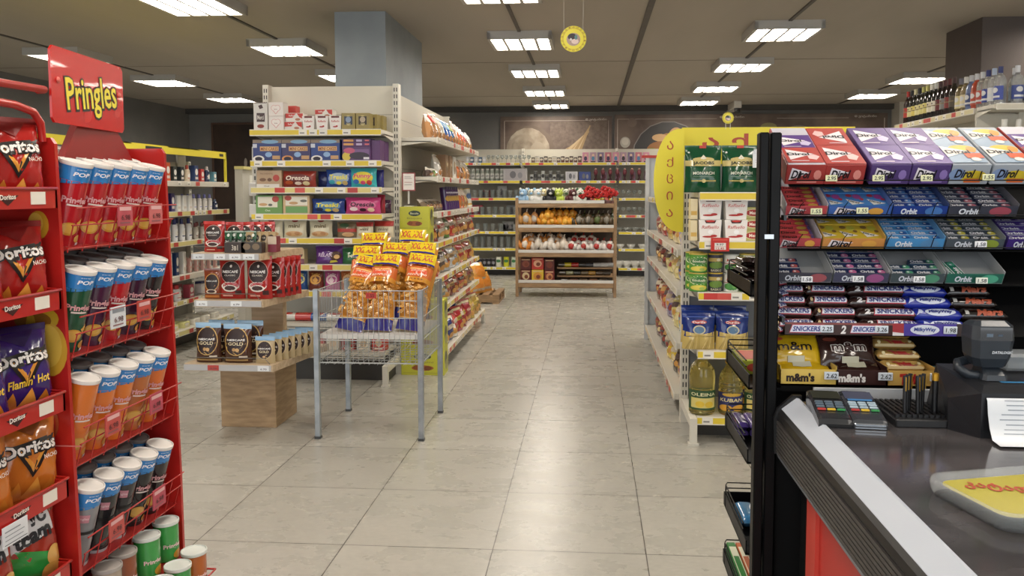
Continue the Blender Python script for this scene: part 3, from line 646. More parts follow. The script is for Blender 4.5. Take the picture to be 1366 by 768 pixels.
# coffee pouches
RED = 'g:#a82420'
def coffee(w, h, d, kind, nm='coffee_pouch'):
    DK = '#2a1512'
    if kind == 'classic': ops = [('r', -.5, .9, .5, 1, 'g:#c33a34'), ('e', -.0, .62, .4, .26, '#e0b0a0'), ('e', 0, .62, .385, .25, DK), ('e', .0, .3, .36, .1, '#e6d8cc'), ('e', .03, .315, .32, .075, RED), ('e', 0, .25, .28, .08, '#efe6dc'), ('e', 0, .255, .22, .055, '#3b1a12'), ('t', 'NESCAFÉ', 0, .64, .62, .075, '#f1efec', 0, 0, .025), ('t', 'CLASSIC', 0, .55, .44, .035, '#e6dccf'), ('e', .02, .76, .05, .035, '#e9e4de'), ('r', .2, .1, .42, .2, '#3a1512'), ('r', -.3, .06, .1, .1, '#d8a090')]; c = RED
    elif kind == 'gold': ops = [('r', -.5, .87, .5, 1, 'g:#8fb4d2'), ('e', 0, .55, .43, .36, 'g:#c9a35c'), ('e', 0, .55, .4, .335, DK), ('t', 'NESCAFÉ', 0, .6, .66, .06, '#f1efec', 0, 0, .025), ('t', 'GOLD', 0, .5, .55, .08, '#e9d8b0'), ('e', -.06, .35, .07, .045, '#c49a62'), ('e', .06, .34, .08, .05, '#d8b27c'), ('r', -.4, .06, .4, .1, '#a98a55'), ('r', .12, .15, .4, .19, '#d9cfc0')]; c = 'g:#4a2c1c'
    elif kind == 'smallgold': ops = [('r', -.5, .85, .5, 1, 'g:#7fa9cc'), ('e', 0, .5, .42, .36, 'g:#c9b58c'), ('e', 0, .5, .38, .32, DK), ('t', 'NESCAFÉ', 0, .56, .66, .07, '#f1efec', 0, 0, .02), ('t', 'GOLD', 0, .44, .5, .09, '#e9d8b0'), ('e', 0, .25, .08, .04, '#d8b27c')]; c = 'g:#b9a67e'
    elif kind == 'orange': ops = [('e', 0, .55, .42, .3, 'g:#d9a25c'), ('e', 0, .55, .38, .27, DK), ('t', 'NESCAFÉ', 0, .6, .62, .06, '#f1efec'), ('e', 0, .24, .3, .08, '#e2cdb4'), ('e', 0, .25, .22, .05, '#3b1a12'), ('r', -.4, .04, .4, .12, '#c07a3a')]; c = 'g:#8a3f22'
    elif kind == 'green': ops = [('r', -.4, .35, .4, .62, '#1d2a20'), ('t', '3в1', 0, .48, .5, .15, '#e2e4dc'), ('e', .1, .8, .2, .08, '#d9ded6'), ('r', -.5, .93, .5, 1, '#9db0a3')]; c = 'g:#2d5a3f'
    else: ops = [('e', 0, .7, .35, .16, '#3a322c'), ('t', 'Café', 0, .7, .5, .07, '#d8cdb8'), ('r', -.3, .1, .3, .45, '#5a4a3a')]; c = 'g:#b7a078'
    return pouch(w, h, d, c, tuple(ops), False, nm, 'coffee')
ex, ey = -1.98, 4.6
def cof(kind, w, h, d, x, y, z, lab, rz=0, rx=0, nm='coffee_pouch'): spawn(coffee(w, h, d, kind, nm), TR((x, y, z+.001), rz, rx), lab)
cof('gold', .15, .225, .07, -2.155, 4.35, .45, 'brown gold coffee pouch standing leftmost on the bottom wooden tray')
cof('gold', .165, .22, .07, -1.985, 4.35, .45, 'brown gold coffee pouch in the centre of the bottom wooden tray')
cof('gold', .155, .225, .06, -2.12, 4.44, .45, 'blue topped coffee pouch behind the leftmost bottom tray pouch')
cof('gold', .155, .225, .06, -1.95, 4.44, .45, 'blue topped coffee pouch behind the central bottom tray pouch')
for i in range(7): cof('smallgold', .115, .15, .04, -1.825+i*.019, 4.345+i*.052, .45, 'small blue and gold coffee pouch, %s back from the front corner of the bottom tray' % FIRST[i])
cof('orange', .105, .17, .05, -2.155, 4.42, .803, 'small orange red coffee pouch leftmost on the middle wooden tray')
cof('classic', .15, .245, .07, -2.045, 4.43, .803, 'tall red coffee pouch second from left on the middle tray')
cof('classic', .15, .245, .07, -1.885, 4.43, .803, 'tall red coffee pouch at the front right of the middle tray')
for i in range(4): cof('classic', .13, .23, .05, -1.83+i*.012, 4.50+i*.055, .803, 'red coffee pouch, %s behind the front right pouch of the middle tray' % FIRST[i])
cof('classic', .125, .175, .05, -2.14, 4.42, 1.07, 'red coffee pouch leftmost on the top wooden tray')
for i in range(4): cof('classic', .11, .165, .04, -2.085+i*.055, 4.56+.02*i, 1.07, 'red coffee pouch, %s in the back row of the top tray' % FIRST[i])
for i in range(7): cof('green', .045, .12, .02, -2.055+i*.024, 4.40+.02*(i % 3), 1.07, 'dark green coffee sachet, %s from left on the top tray' % ORD[i], .15*(i % 3-1), -.1, 'coffee_sachet')
q = carton(.12, .06, .05, '#33261f', (('t', '3в1', 0, .5, .3, .5, '#d8d0c0'),), 'sachet_box', 'box'); spawn(q, ((-1.985, 4.362, 1.071),), 'dark sachet box at the front of the top wooden tray')
for i in range(7): cof('tan', .05, .115, .02, -1.93+i*.019, 4.405+.025*(i % 2)+.006*i, 1.07, 'beige coffee sachet, %s from left on the top tray' % ORD[i], -.2, -.05, 'coffee_sachet')
q = carton(.05, .09, .06, '#7a2a3a', (('r', -.5, .5, .5, 1, '#cbb9a2'),), 'sachet_box', 'box'); spawn(q, ((-1.8, 4.44, 1.071),), 'small beige and wine red sachet box at the right end of top tray')
q = carton(.12, .06, .05, '#3a332c', (('e', -.22, .6, .18, .3, '#7d6a52'), ('e', .22, .6, .18, .3, '#7d6a52')), 'sachet_box', 'box'); spawn(q, ((-1.89, 4.362, 1.071),), 'brown sachet box with two round marks on the top tray')
# ------------------------------------------------------------------ yellow biscuit cartons stacked by the gondola end
def ybox(w, h, d):
    o = (('e', .0, .72, .2, .12, '#2f3f38'), ('t', 'Biscuits', 0, .72, .28, .09, '#dfe0b0'), ('e', .0, .28, .26, .11, '#a5602f'), ('e', -.14, .3, .08, .09, '#8a4a22'), ('e', .12, .27, .09, .09, '#7c4522'), ('t', 'Bisquini', 0, .5, .5, .1, '#93913c'), ('r', -.45, .08, .45, .1, '#a8a33a'))
    return carton(w, h, d, '#c6c63c', o, 'biscuit_carton', 'carton', sideops=(('e', .0, .6, .3, .3, '#4a4a34'), ('e', .1, .35, .3, .2, '#9a9a62')))
zs = 0
for i, hh in enumerate([.2, .2, .186, .178, .178, .178, .178]):
    w = .335 if i < 3 else .23
    spawn(ybox(w, hh-.001, .165), ((-1.455+w/2, 6.105, zs+.0005),), 'yellow biscuit carton in the tall stack by the gondola end, %s from the floor' % FIRST[i], 'yellow biscuit cartons'); zs += hh
# framed price sign above the cartons
e = empty('price_sign', (-1.40, 6.1, 1.2985), 0, 'small red framed price sign standing on the yellow cartons', 'sign')
q = MB(); q.box(-.006, -.006, .02, .006, .006, .14, '#c9c9c4'); q.box(-.03, -.03, 0, .03, .03, .006, '#c9c9c4'); q.build('stem', e)
q = MB(M=Matrix.Rotation(.25, 4, 'Z')); q.box(-.05, -.012, .12, .05, -.006, .26, '#8a2a2a'); q.box(-.042, -.0135, .128, .042, -.012, .252, '#e3ddd6'); 
printed(q, lambda u, v, l: Vector((u, -.0137-l, .13+v)), .08, .12, [('r', -.4, .8, .2, .83, '#8a8580'), ('r', -.4, .7, .3, .73, '#8a8580'), ('r', -.4, .45, .35, .48, '#a86a66'), ('r', -.4, .3, .3, .33, '#8a8580')], 1); q.build('card', e)
# ------------------------------------------------------------------ goods on the end bay (facing the entrance); px-derived x at the shelf front
def P(p, x, y, z, lab, grp=None, rz=0, rx=0, sc=1): return spawn(p, TR((x, y, z+.001), rz, rx, 0, sc), lab, grp)
AZ = [1.86, 1.636, 1.443, 1.25, 1.075, .881, .685, .451, .237]
YF = 5.72; EB = 'of the cream end bay'
tin = carton(.105, .2, .1, '#d9d5cf', (('p', [(-.15, .88), (.1, .93), (.2, .8), (-.05, .76)], '#4a3430'), ('r', -.28, .3, .3, .62, '#4a3838'), ('t', 'Merci', 0, .46, .45, .16, '#e6dfd8', PI/2*0), ('e', 0, .14, .25, .07, '#8a3a30'), ('r', -.46, .97, .46, 1, '#6a5a55')), 'chocolate_box', 'box')
P(tin, -2.405, YF+.06, AZ[0], 'tall white chocolate box leftmost on the top shelf '+EB)
heart = carton(.11, .1, .1, '#e9e2dc', (('e', -.12, .58, .2, .22, '#d7a09a'), ('e', .12, .58, .2, .22, '#d7a09a'), ('p', [(-.3, .52), (.3, .52), (0, .12)], '#d7a09a'), ('e', -.12, .58, .17, .19, '#efe8e2'), ('e', .12, .58, .17, .19, '#efe8e2'), ('p', [(-.25, .53), (.25, .53), (0, .18)], '#efe8e2'), ('t', 'love', 0, .5, .2, .1, '#9a6a66')), 'sweets_box', 'box', top='#c05a50')
P(heart, -2.29, YF+.06, AZ[0], 'lower white sweets box with a heart on the top shelf '+EB); P(heart, -2.29, YF+.06, AZ[0]+.101, 'upper white sweets box with a heart on the top shelf '+EB)
P(carton(.13, .19, .08, '#c94a42', (), 'sweets_box', 'box'), -2.26, YF+.2, AZ[0], 'red box behind the heart boxes on the top shelf '+EB)
redw = carton(.13, .062, .1, '#e6e0d8', (('p', [(-.5, .95), (.1, .95), (-.1, .45), (-.5, .4)], '#c63a30'), ('p', [(.15, .95), (.5, .95), (.5, .3), (.3, .5)], '#c63a30'), ('t', 'Raffaello', -.1, .7, .4, .2, '#f0e6dc'), ('e', .2, .25, .15, .15, '#b87a60')), 'sweets_box', 'box')
P(redw, -2.17, YF+.08, AZ[0], 'lower red and white sweets box beside the heart boxes'); P(redw, -2.165, YF+.09, AZ[0]+.063, 'upper red and white sweets box beside the heart boxes')
P(redw, -1.985, YF+.21, AZ[0]+.101, 'red and white sweets box behind the tapered white boxes'); P(carton(.14, .1, .1, '#d8cfc8', (), 'sweets_box', 'box'), -1.985, YF+.21, AZ[0], 'plain pale box under the rear red and white box')
raf = carton(.092, .1, .08, '#efe9e4', (('t', 'Raffaello', 0, .62, .7, .14, '#c8605a', 0, .2), ('e', -.05, .22, .2, .05, '#b53a35'), ('e', .12, .26, .1, .07, '#b53a35'), ('r', -.32, .86, .32, .99, '#6a2a26'), ('e', .1, .38, .1, .06, '#f6f0ea')), 'tapered_sweets_box', 'box', taper=.16)
for i in range(3): P(raf, -2.05+i*.1, YF+.05, AZ[0], 'tapered white sweets box, %s of three on the top shelf %s' % (ORD[i], EB), 'tapered white boxes')
gold = carton(.1, .118, .1, '#9a8a52', (('e', 0, .55, .3, .3, '#d9c98a'), ('r', -.3, .3, .3, .8, '#2f3a52'), ('e', 0, .6, .2, .18, '#8fa0b8'), ('t', 'Gold', 0, .36, .3, .1, '#e6d9a0')), 'tea_box', 'box', side='#8a7c4a')
gold2 = carton(.1, .118, .1, '#9a8a52', (('e', 0, .55, .3, .3, '#d9c98a'), ('r', -.3, .3, .3, .8, '#3a2f2a'), ('e', 0, .6, .2, .18, '#b8a88f'), ('t', 'Gold', 0, .36, .3, .1, '#e6d9a0')), 'tea_box', 'box', side='#8a7c4a')
P(gold, -1.75, YF+.05, AZ[0], 'olive gold box with a blue centre on the top shelf '+EB); P(gold2, -1.645, YF+.05, AZ[0], 'front olive gold box with a dark centre at top shelf right')
for i in range(3): P(gold2, -1.615+i*.018, YF+.155+i*.1 if i < 2 else YF+.3, AZ[0], 'olive gold box, %s behind the dark centred one' % FIRST[i]) if i < 2 else None
# shelf 2
def cookie(c, c2): return carton(.215, .155, .12, c, (('r', -.5, .84, .5, 1, '#8a7a6a'), ('e', .1, .9, .3, .09, '#7fa9c8'), ('r', -.25, .47, .4, .68, '#d9b07a'), ('t', 'MINI CAKES', .08, .57, .6, .15, '#8a4a2a', 0, .1), ('e', -.3, .1, .2, .16, c2), ('e', -.3, .1, .13, .1, '#2a2030'), ('r', .18, .08, .45, .25, '#c9a070'), ('e', .05, .3, .12, .12, '#8fb0d8'), ('r', -.5, .62, -.35, .8, '#c9cdd8')), 'cookie_box', 'box')
for i, x in enumerate((-2.365, -2.148, -1.93)): P(cookie(('#35427a', '#3f3a66', '#2f4686')[i], ('#e6e2dc', '#d9955a', '#e6e2dc')[i]), x, YF+.08, AZ[1], 'blue snack cake box, %s of three on the second shelf %s' % (ORD[i], EB), 'blue cake boxes')
pur = ('#5a3a6a', '#633f72', '#4f3360')
P(carton(.21, .105, .12, pur[0], (('e', -.35, .3, .15, .3, '#d8c04a'), ('r', -.1, .4, .45, .8, '#7a5a8a'), ('e', .1, .35, .35, .25, '#3a3040'), ('r', .25, .1, .45, .25, '#e0dce2'), ('e', -.25, .7, .2, .2, '#c05a7a')), 'cookie_box', 'box', side='#54305e'), -1.70, YF+.08, AZ[1], 'purple cookie box with fruit at the right of the second shelf')
for k in range(2): P(carton(.21, .026, .12, pur[1+k], (('r', -.45, .2, -.1, .8, '#d9a05a'), ('r', 0, .2, .2, .8, '#c0b0d0'), ('r', .3, .3, .45, .7, '#d86a6a')), 'cookie_box', 'box', side='#4a2a58'), -1.70, YF+.08, AZ[1]+.106+.027*k, 'flat purple box lying %s on the purple cookie box' % ('first', 'second')[k])
for i in range(2): P(carton(.07, .15, .12, '#5a3566', (), 'cookie_box', 'box'), -1.565, YF+.1+i*.13, AZ[1], 'purple box, %s in the row beyond the flat purple boxes' % FIRST[i])
# shelf 3
P(carton(.19, .125, .1, '#b59a7c', (('r', -.5, 0, .4, .2, '#e0dbd2'), ('e', .28, .55, .13, .2, '#b0453a'), ('e', -.25, .45, .13, .1, '#7a5a42'), ('e', .02, .45, .09, .1, '#6a4a35'), ('t', 'PECHENYE', -.1, .8, .5, .08, '#8a6a52'), ('t', 'Oval', -.1, .08, .2, .08, '#6a6560')), 'biscuit_box', 'box'), -2.355, YF+.07, AZ[2], 'light brown biscuit box leftmost on the third shelf '+EB)
def bisc(w, h, c, body, name): return pouch(w, h, .07, c, (('e', 0, .5, .4, .32, body[0]), ('t', name, .0, .58, .7, .28, body[1], 0, .1, .03), ('e', .25, .25, .1, .13, body[2]), ('e', -.25, .3, .12, .12, body[3]), ('e', .02, .25, .1, .1, body[1])), True, 'biscuit_pack', 'biscuits', seed=len(name))
P(bisc(.265, .12, 'g:#9a3a30', ('#6a2a28', '#e8d8c8', '#e0d0a0', '#b0522a'), 'OREO\u2019s'.replace('OREO\u2019s', 'Orescia')), -2.145, YF+.06, AZ[2], 'red and brown biscuit pack on the third shelf '+EB)
P(pouch(.1, .12, .06, 'g:#24306a', (), True, 'biscuit_pack', 'biscuits'), -1.98, YF+.14, AZ[2], 'dark blue pack behind the red biscuit pack')
P(bisc(.2, .13, 'g:#2d4f9a', ('#9ab0c8', '#e8dc5a', '#c9b070', '#3aa0b0'), 'Treski'), -1.84, YF+.06, AZ[2], 'blue and yellow biscuit pack on the third shelf '+EB)
P(bisc(.2, .14, 'g:#3fb0b8', ('#e0d04a', '#d04a7a', '#c03a3a', '#3a70b8'), 'Funny'), -1.66, YF+.06, AZ[2], 'teal biscuit pack with bright fruit on the third shelf')
P(pouch(.07, .13, .05, 'g:#2d2f7a', (), True, 'biscuit_pack', 'biscuits'), -1.57, YF+.16, AZ[2], 'narrow navy pack behind the teal biscuit pack'); 
# shelf 4
P(carton(.2, .135, .1, '#6f9a56', (('r', -.42, .35, .32, .92, '#e6e0d0'), ('e', .25, .8, .13, .17, '#b0453a'), ('e', -.22, .5, .16, .08, '#c9a070'), ('e', .05, .48, .08, .07, '#6a6a60'), ('t', 'Oat', -.05, .18, .2, .1, '#dfe8d0')), 'biscuit_box', 'box'), -2.36, YF+.07, AZ[3], 'green biscuit box leftmost on the fourth shelf '+EB)
P(carton(.2, .135, .1, '#c9ae86', (('r', -.4, .05, .42, .4, '#6fa060'), ('r', -.4, .45, .42, .92, '#e6e0d0'), ('e', -.3, .85, .13, .14, '#b0453a'), ('e', -.1, .58, .17, .08, '#c9a070'), ('e', .28, .7, .13, .07, '#6a6a60')), 'biscuit_box', 'box'), -2.155, YF+.07, AZ[3], 'beige and green biscuit box on the fourth shelf '+EB)
P(bisc(.25, .11, 'g:#24408a', ('#5a8ab8', '#e8dc3a', '#c9b070', '#2a3050'), 'Treski'), -1.925, YF+.06, AZ[3], 'navy and yellow biscuit pack on the fourth shelf '+EB)
P(bisc(.265, .12, 'g:#c0407a', ('#d86a98', '#3a1a2a', '#e8d0b0', '#f0e0e0'), 'Orescia'), -1.665, YF+.06, AZ[3], 'pink biscuit pack on the fourth shelf '+EB)
P(pouch(.06, .14, .05, 'g:#9a2a3a', (), True, 'biscuit_pack', 'biscuits'), -1.56, YF+.17, AZ[3], 'narrow red pack behind the pink biscuit pack')
for i in range(4): P(pouch(.18, .1, .06, 'g:#3a1f35', (), True, 'biscuit_pack', 'biscuits', seed=i), -2.0+i*.14, YF+.2, AZ[3], 'dark pack, %s in the rear row of the fourth shelf' % ORD[i], 'rear dark packs')
# shelf 5: mini bags
for i, x in enumerate((-2.36, -2.18, -1.985)):
    P(pouch(.175, .125, .07, 'g:#d8d2b8', (('t', 'mini', 0, .68, .5, .2, '#6a5a3a', 0, 0, .02), ('e', 0, .22, .38, .16, '#c9a274'), ('e', -.2, .2, .1, .1, '#b8875a'), ('e', .15, .25, .12, .1, '#b8875a'), ('e', 0, 1, .14, .1, '#9a3a30')), False, 'biscuit_bag', 'biscuits', seed=i), x, YF+.06, AZ[4], 'cream bag of mini biscuits, %s of three on the fifth shelf' % ORD[i], 'cream mini biscuit bags')
P(pouch(.15, .12, .06, 'g:#7a6a52', (('r', -.5, .35, .5, .55, '#b03a32'), ('e', .1, .2, .3, .14, '#c9a274'), ('e', -.1, .75, .25, .12, '#3a5a3a')), False, 'biscuit_bag', 'biscuits'), -1.79, YF+.06, AZ[4], 'brown and red bag beside the cream mini biscuit bags')
P(pouch(.13, .115, .06, 'g:#d8d2b8', (('r', -.5, .72, .5, 1, '#a8332c'), ('t', 'mini', 0, .55, .5, .18, '#5a4a3a'), ('e', 0, .2, .35, .14, '#c9a274')), False, 'biscuit_bag', 'biscuits'), -1.655, YF+.06, AZ[4], 'small red topped cream bag on the fifth shelf')
P(pouch(.15, .12, .06, 'g:#d8cdb0', (('r', -.5, .68, .5, 1, '#a8332c'), ('t', 'mini', 0, .5, .5, .18, '#5a4a3a'), ('e', 0, .2, .35, .14, '#c08a5a')), False, 'biscuit_bag', 'biscuits'), -1.53, YF+.13, AZ[4], 'larger red topped bag at the right end of the fifth shelf')
# shelf 6
SC6 = [('#c9b58a', '#6a4a78'), ('#d0bd92', '#7a4a5a'), ('#c9b58a', '#5a3a70')]
for i in range(5): P(carton(.05, .11, .08, SC6[i % 3][0], (('r', -.5, 0, .5, .35, SC6[i % 3][1]), ('e', 0, .65, .3, .2, '#5a4030')), 'sweets_box', 'box'), -2.36+i*.058, YF+.06, AZ[5], 'small beige sweets box, %s from left on the sixth shelf %s' % (ORD[i], EB), 'small beige boxes')
P(pouch(.21, .135, .08, 'g:#5f3180', (('t', 'RELAX', -.1, .5, .55, .2, '#d8c0e0', 0, .1, .03), ('e', .28, .45, .2, .25, '#4a2a1c'), ('e', .32, .4, .1, .12, '#d8b070'), ('p', [(.05, .05), (.35, .12), (.3, .22), (.1, .2)], '#d8cf4a')), False, 'candy_bag', 'sweets'), -1.925, YF+.06, AZ[5], 'big purple candy bag on the sixth shelf '+EB)
P(pouch(.2, .12, .07, 'g:#2f6a40', (('t', 'Mint', 0, .5, .5, .2, '#d8e0c0'), ('e', .2, .25, .15, .12, '#c03a3a')), False, 'candy_bag', 'sweets'), -1.73, YF+.06, AZ[5], 'green candy bag on the sixth shelf '+EB)
P(pouch(.17, .12, .07, 'g:#8a2f3a', (('t', 'Sweet', 0, .5, .5, .2, '#e8d0b0'),), False, 'candy_bag', 'sweets'), -1.57, YF+.06, AZ[5], 'wine red candy bag right of the green candy bag')
for i, (c, c2, nm) in enumerate((('#1f4a86', '#d8cf7a', 'blue'), ('#6a2a1c', '#d9a04a', 'chestnut brown'), ('#b04a8a', '#e8d0d8', 'pink'), ('#b86a3a', '#e8c08a', 'orange brown'), ('#3a5a3a', '#cfd8a0', 'olive green'))):
    P(pouch(.115, .145, .06, 'g:'+c, (('e', 0, .55, .38, .25, c2), ('e', .05, .55, .3, .15, c), ('t', 'Toffix', 0, .82, .6, .1, c2), ('p', [(-.2, .5), (0, .7), (.2, .52), (.05, .35)], c2)), False, 'candy_bag', 'sweets', seed=i), -2.15+i*.122, YF+.06, AZ[6], nm+' candy bag standing on the seventh shelf '+EB)
for i, c in enumerate(('#d8d4cc', '#c03a38', '#2f58a0', '#e0dcd4', '#3a4a9a', '#c9c5bb')): P(bar(.16, .06, .1, 'g:'+c, (('e', 0, .6, .25, .2, '#c84a3a'),), 'biscuit_pack', 'biscuits', i), -2.25+i*.12, YF+.09, AZ[7], 'flat wrapped pack, %s from left on the eighth shelf %s' % (ORD[i], EB), 'flat packs')
for i, c in enumerate(('#8a5a3a', '#7a3a2c', '#b83a30', '#d8d0c0', '#a8322c', '#e0dcd0', '#c03a38')): P(carton(.1, .1 if i % 2 else .12, .1, c, (('e', 0, .5, .25, .25, '#d8c0a0'), ('r', -.3, .1, .3, .2, '#e8e0d0')), 'low_box', 'box'), -2.25+i*.115, YF+.09, AZ[8], 'small carton, %s from left on the lowest shelf %s' % (ORD[i], EB), 'lowest shelf cartons')
# ------------------------------------------------------------------ side of the left gondola facing the aisle (front +X)
BZ = [1.835, 1.53, 1.25, 1.01, .725, .473, .15]
NEAR = 'from near end'
def side(p, y, z, lab, grp=None, x=-1.28, lean=-.15, rz=PI/2, sc=1): return P(p, x, y, z, lab, grp, rz, lean, sc)
def bread(c, c2, w=.17, h=.2, seed=0): return pouch(w, h, .09, 'g:'+c, (('e', -.15, .2, .25, .14, 'g:#a8764a'), ('e', .2, .25, .22, .14, 'g:#b8875a'), ('p', [(-.5, .65), (.5, .5), (.5, .8), (-.5, .95)], c2), ('t', 'BREAD', 0, .72, .5, .1, '#f0e8e0', -.2)), False, 'bread_bag', 'bread', seed=seed)
LST = [('#b8875a', '#d8d0c8', 'brown bread bag with a white band', .19), ('#b07e52', '#c9423a', 'brown bread bag with a red band', .21), ('#c9a27c', '#e0dcd4', 'tall tan bread bag', .22), ('#d8cfc0', '#e6e2da', 'whitish bread bag', .2),
       ('#2a5aa8', '#5a9ad0', 'bright blue snack bag', .2), ('#2f66b8', '#7ab0d8', 'second bright blue snack bag', .2), ('#3a6a9a', '#b0c060', 'blue green snack bag', .2), ('#c9a08a', '#e0d8d0', 'pale salmon bag', .24), ('#d86a3a', '#f0e0d0', 'orange and white snack bag', .22), ('#c9582f', '#f0e6da', 'orange red snack bag', .21), ('#b04a3a', '#d0c8e0', 'red and lilac snack bag', .2), ('#8a4a3a', '#e0d8d0', 'brown red snack bag', .18), ('#e0ddd4', '#e6e4de', 'white bag', .19)]
for i, (c, c2, nm, h) in enumerate(LST): side(bread(c, c2, .165, h, i), 6.3+i*.168, BZ[0], nm+', %s %s, top aisle shelf' % (FIRST[i], NEAR))
LST = [('#4a3a34', 'dark'), ('#6a8a4a', 'green'), ('#d0ccc4', 'white'), ('#8a6a4a', 'brown'), ('#8c6c4c', 'brown'), ('#d8d6d0', 'white'), ('#c9623a', 'orange'), ('#d8743a', 'orange'), ('#7a4a34', 'brown'), ('#d8a05a', 'amber'), ('#b88a5a', 'tan')]
for i, (c, nm) in enumerate(LST):
    p = carton(.15, .2, .1, c, (('e', 0, .5, .35, .3, 'g:#b8a080'), ('e', -.1, .3, .1, .08, '#6a4a34'), ('e', .15, .6, .1, .08, '#d8c0a0')), 'bread_box', 'box') if i in (3, 4, 5) else bread(c, '#e0d8c8', .17, .08 if i < 2 else .2, i)
    side(p, 6.35+i*.195, BZ[1], nm+' pack, %s %s of the second aisle shelf' % (FIRST[i], NEAR), None, -1.3, 0 if i in (3, 4, 5) else -.15)
roll = can(.036, .2, 'g:#4a2c66', (('e', 0, .5, .4, .14, 'g:#c9a04a'), ('t', 'Milka', 0, .75, .5, .09, '#e6dff0'), ('r', -.5, .9, .5, 1, '#2a1a40')), '#3a2452', 'biscuit_roll', 'biscuits')
for i in range(6): side(roll, 6.98+i*.105, BZ[2], 'purple biscuit tube, %s %s of the purple row' % (FIRST[i], NEAR), 'purple biscuit tubes', -1.27, -.12)
for i in range(5): side(bread(('#7a6a5a', '#8a7a68', '#6a5a50', '#94846c', '#7c6a58')[i], '#b8b0a4', .14, .13, i), 6.3+i*.13, BZ[2], 'clear bag of dark biscuits, %s %s, third aisle shelf' % (FIRST[i], NEAR), None, -1.3, -.6)
for i in range(3): side(bread(('#d87a3a', '#c9602c', '#d8b070')[i], '#f0e0d0', .15, .2, i), 7.72+i*.16, BZ[2], ('bright orange', 'rust orange', 'golden')[i]+' bag beyond the purple biscuit tubes')
for i in range(2): side(can(.042, .19, '#dcd8cc', (('e', 0, .6, .35, .18, '#4a6a9a'), ('r', -.5, .1, .5, .2, '#c9a04a')), '#d8b050', 'cereal_tube', 'tube'), 8.22+i*.11, BZ[2], 'white cereal tube, %s past the orange bags' % FIRST[i])
PALS = [(BZ[3], ['#8a2f28', '#3a2a24', '#d0c8bc', '#5a7a3a', '#4a5a34', '#b83a2c', '#7a5a3a', '#b86a3a', '#8a3a30', '#6a4a30', '#c9a070', '#8a4a34', '#a83a2c'], .19, 'fourth'),
        (BZ[4], ['#b83a2c', '#d8733a', '#5a4a44', '#b0b4b8', '#7a3a34', '#c8ccd0', '#a8b8c8', '#c9a04a', '#b8322c', '#d8b050', '#c03a30', '#9a3428', '#d0a850'], .19, 'fifth'),
        (BZ[5], ['#3a6a7a', '#4a4a54', '#8a9a9a', '#c9c4ba', '#b84a3a', '#7a3a34', '#a8452f', '#8a2f28', '#c9582f', '#9a4a30', '#d8a05a', '#8a6a4a', '#b0883c'], .17, 'sixth'),
        (BZ[6], ['#3a3a7a', '#d8d4cc', '#2f3a7a', '#e0dcd4', '#c03a3a', '#a8242c', '#8a1f28', '#b02a30', '#9a2430', '#b8a04a', '#c9b050', '#a8883c', '#8a7434'], .2, 'lowest')]
NMS = lambda c: {'8': 'brown'}.get(c[1], 'coloured')
def cname(h):
    r, g, b_ = [int(h[i:i+2], 16) for i in (1, 3, 5)]; mx = max(r, g, b_); mn = min(r, g, b_)
    if mx-mn < 22: return 'white' if mx > 190 else 'grey' if mx > 95 else 'black'
    if r == mx: 
        if g > b_+25 and g > r*.68: return 'yellow' if mx > 170 else 'olive'
        if g > b_+12 and g > r*.5: return 'orange' if mx > 170 else 'brown'
        if b_ > g+20: return 'pink' if mx > 150 else 'wine red'
        return 'red' if mx > 110 else 'dark brown'
    if g == mx: return 'green'
    return 'blue' if r < g+15 else 'purple'
for z, cols, h, nm in PALS:
    for i, c in enumerate(cols):
        o = (('p', [(-.42, .44), (.42, .52), (.4, .7), (-.42, .62)], random.Random(i*7+int(z*100)).choice(['#cfc2ac', '#c9a060', '#a8453a', '#c9b04a', '#b8a890', '#3a2a24'])), ('t', ('Chips', 'Wafer', 'Snack', 'Crisp')[i % 4], 0, .56, .55, .12, '#3a2a22' if i % 2 else '#e8e0d0', .08), ('e', .1, .22, .3, .12, '#c9944a'), ('r', -.5, .9, .5, 1, '#d8c9a0' if i % 3 else '#a8322c'))
        side(pouch(.17, h, .08, 'g:'+c, o, i % 2 == 0, 'snack_pouch', 'snack bag', seed=i), 6.32+i*.168, z, cname(c)+' snack pouch, %s %s, %s aisle shelf' % (FIRST[i], NEAR, nm), None, -1.27 if z > .2 else -1.2, -.25+.12*((i*7) % 3-1), PI/2-.25+.2*((i*5) % 3-1), 1.1+.06*((i*3) % 3-1))
    for i in range(6):
        side(pouch(.17, h*.9, .08, 'g:'+cols[(i*2+5) % 13], (), True, 'snack_pouch', 'snack bag', seed=i+9), 6.45+i*.34, z, cname(cols[(i*2+5) % 13])+' pouch in the rear row, %s %s, %s aisle shelf' % (FIRST[i], NEAR, nm), None, -1.42, -.1)
# ------------------------------------------------------------------ right promotion bay
DF = 4.5
jac = lambda s: pouch(.205, .262, .09, 'g:#0f4a2c', (('r', -.5, .56, .5, .68, 'g:#c9b878'), ('e', 0, .7, .3, .05, 'g:#c9b878'), ('p', [(-.09, .72), (0, .8), (.09, .72), (0, .7)], '#e0dcc8'), ('t', 'JACOBS', 0, .615, .6, .085, '#1c2a20', 0, 0, .03), ('t', 'MONARCH', 0, .41, .6, .06, '#d8dcc8', 0, 0, .02), ('r', -.3, .33, .3, .335, '#8fa88a'), ('r', -.34, .23, .34, .26, '#a89a52'), ('e', 0, .245, .06, .04, '#c9b878'), ('r', -.1, .94, .08, 1.0, '#b83a30'), ('r', -.5, .0, .5, .01, '#0a3520'), ('e', -.4, .85, .03, .02, '#d8dcd0')), False, 'coffee_bag', 'coffee', seed=s)
for i in range(3): P(jac(i), .625+i*.207, DF+.06, 1.408, 'dark green coffee bag, %s of three below the yellow header' % ORD[i], 'dark green coffee bags')
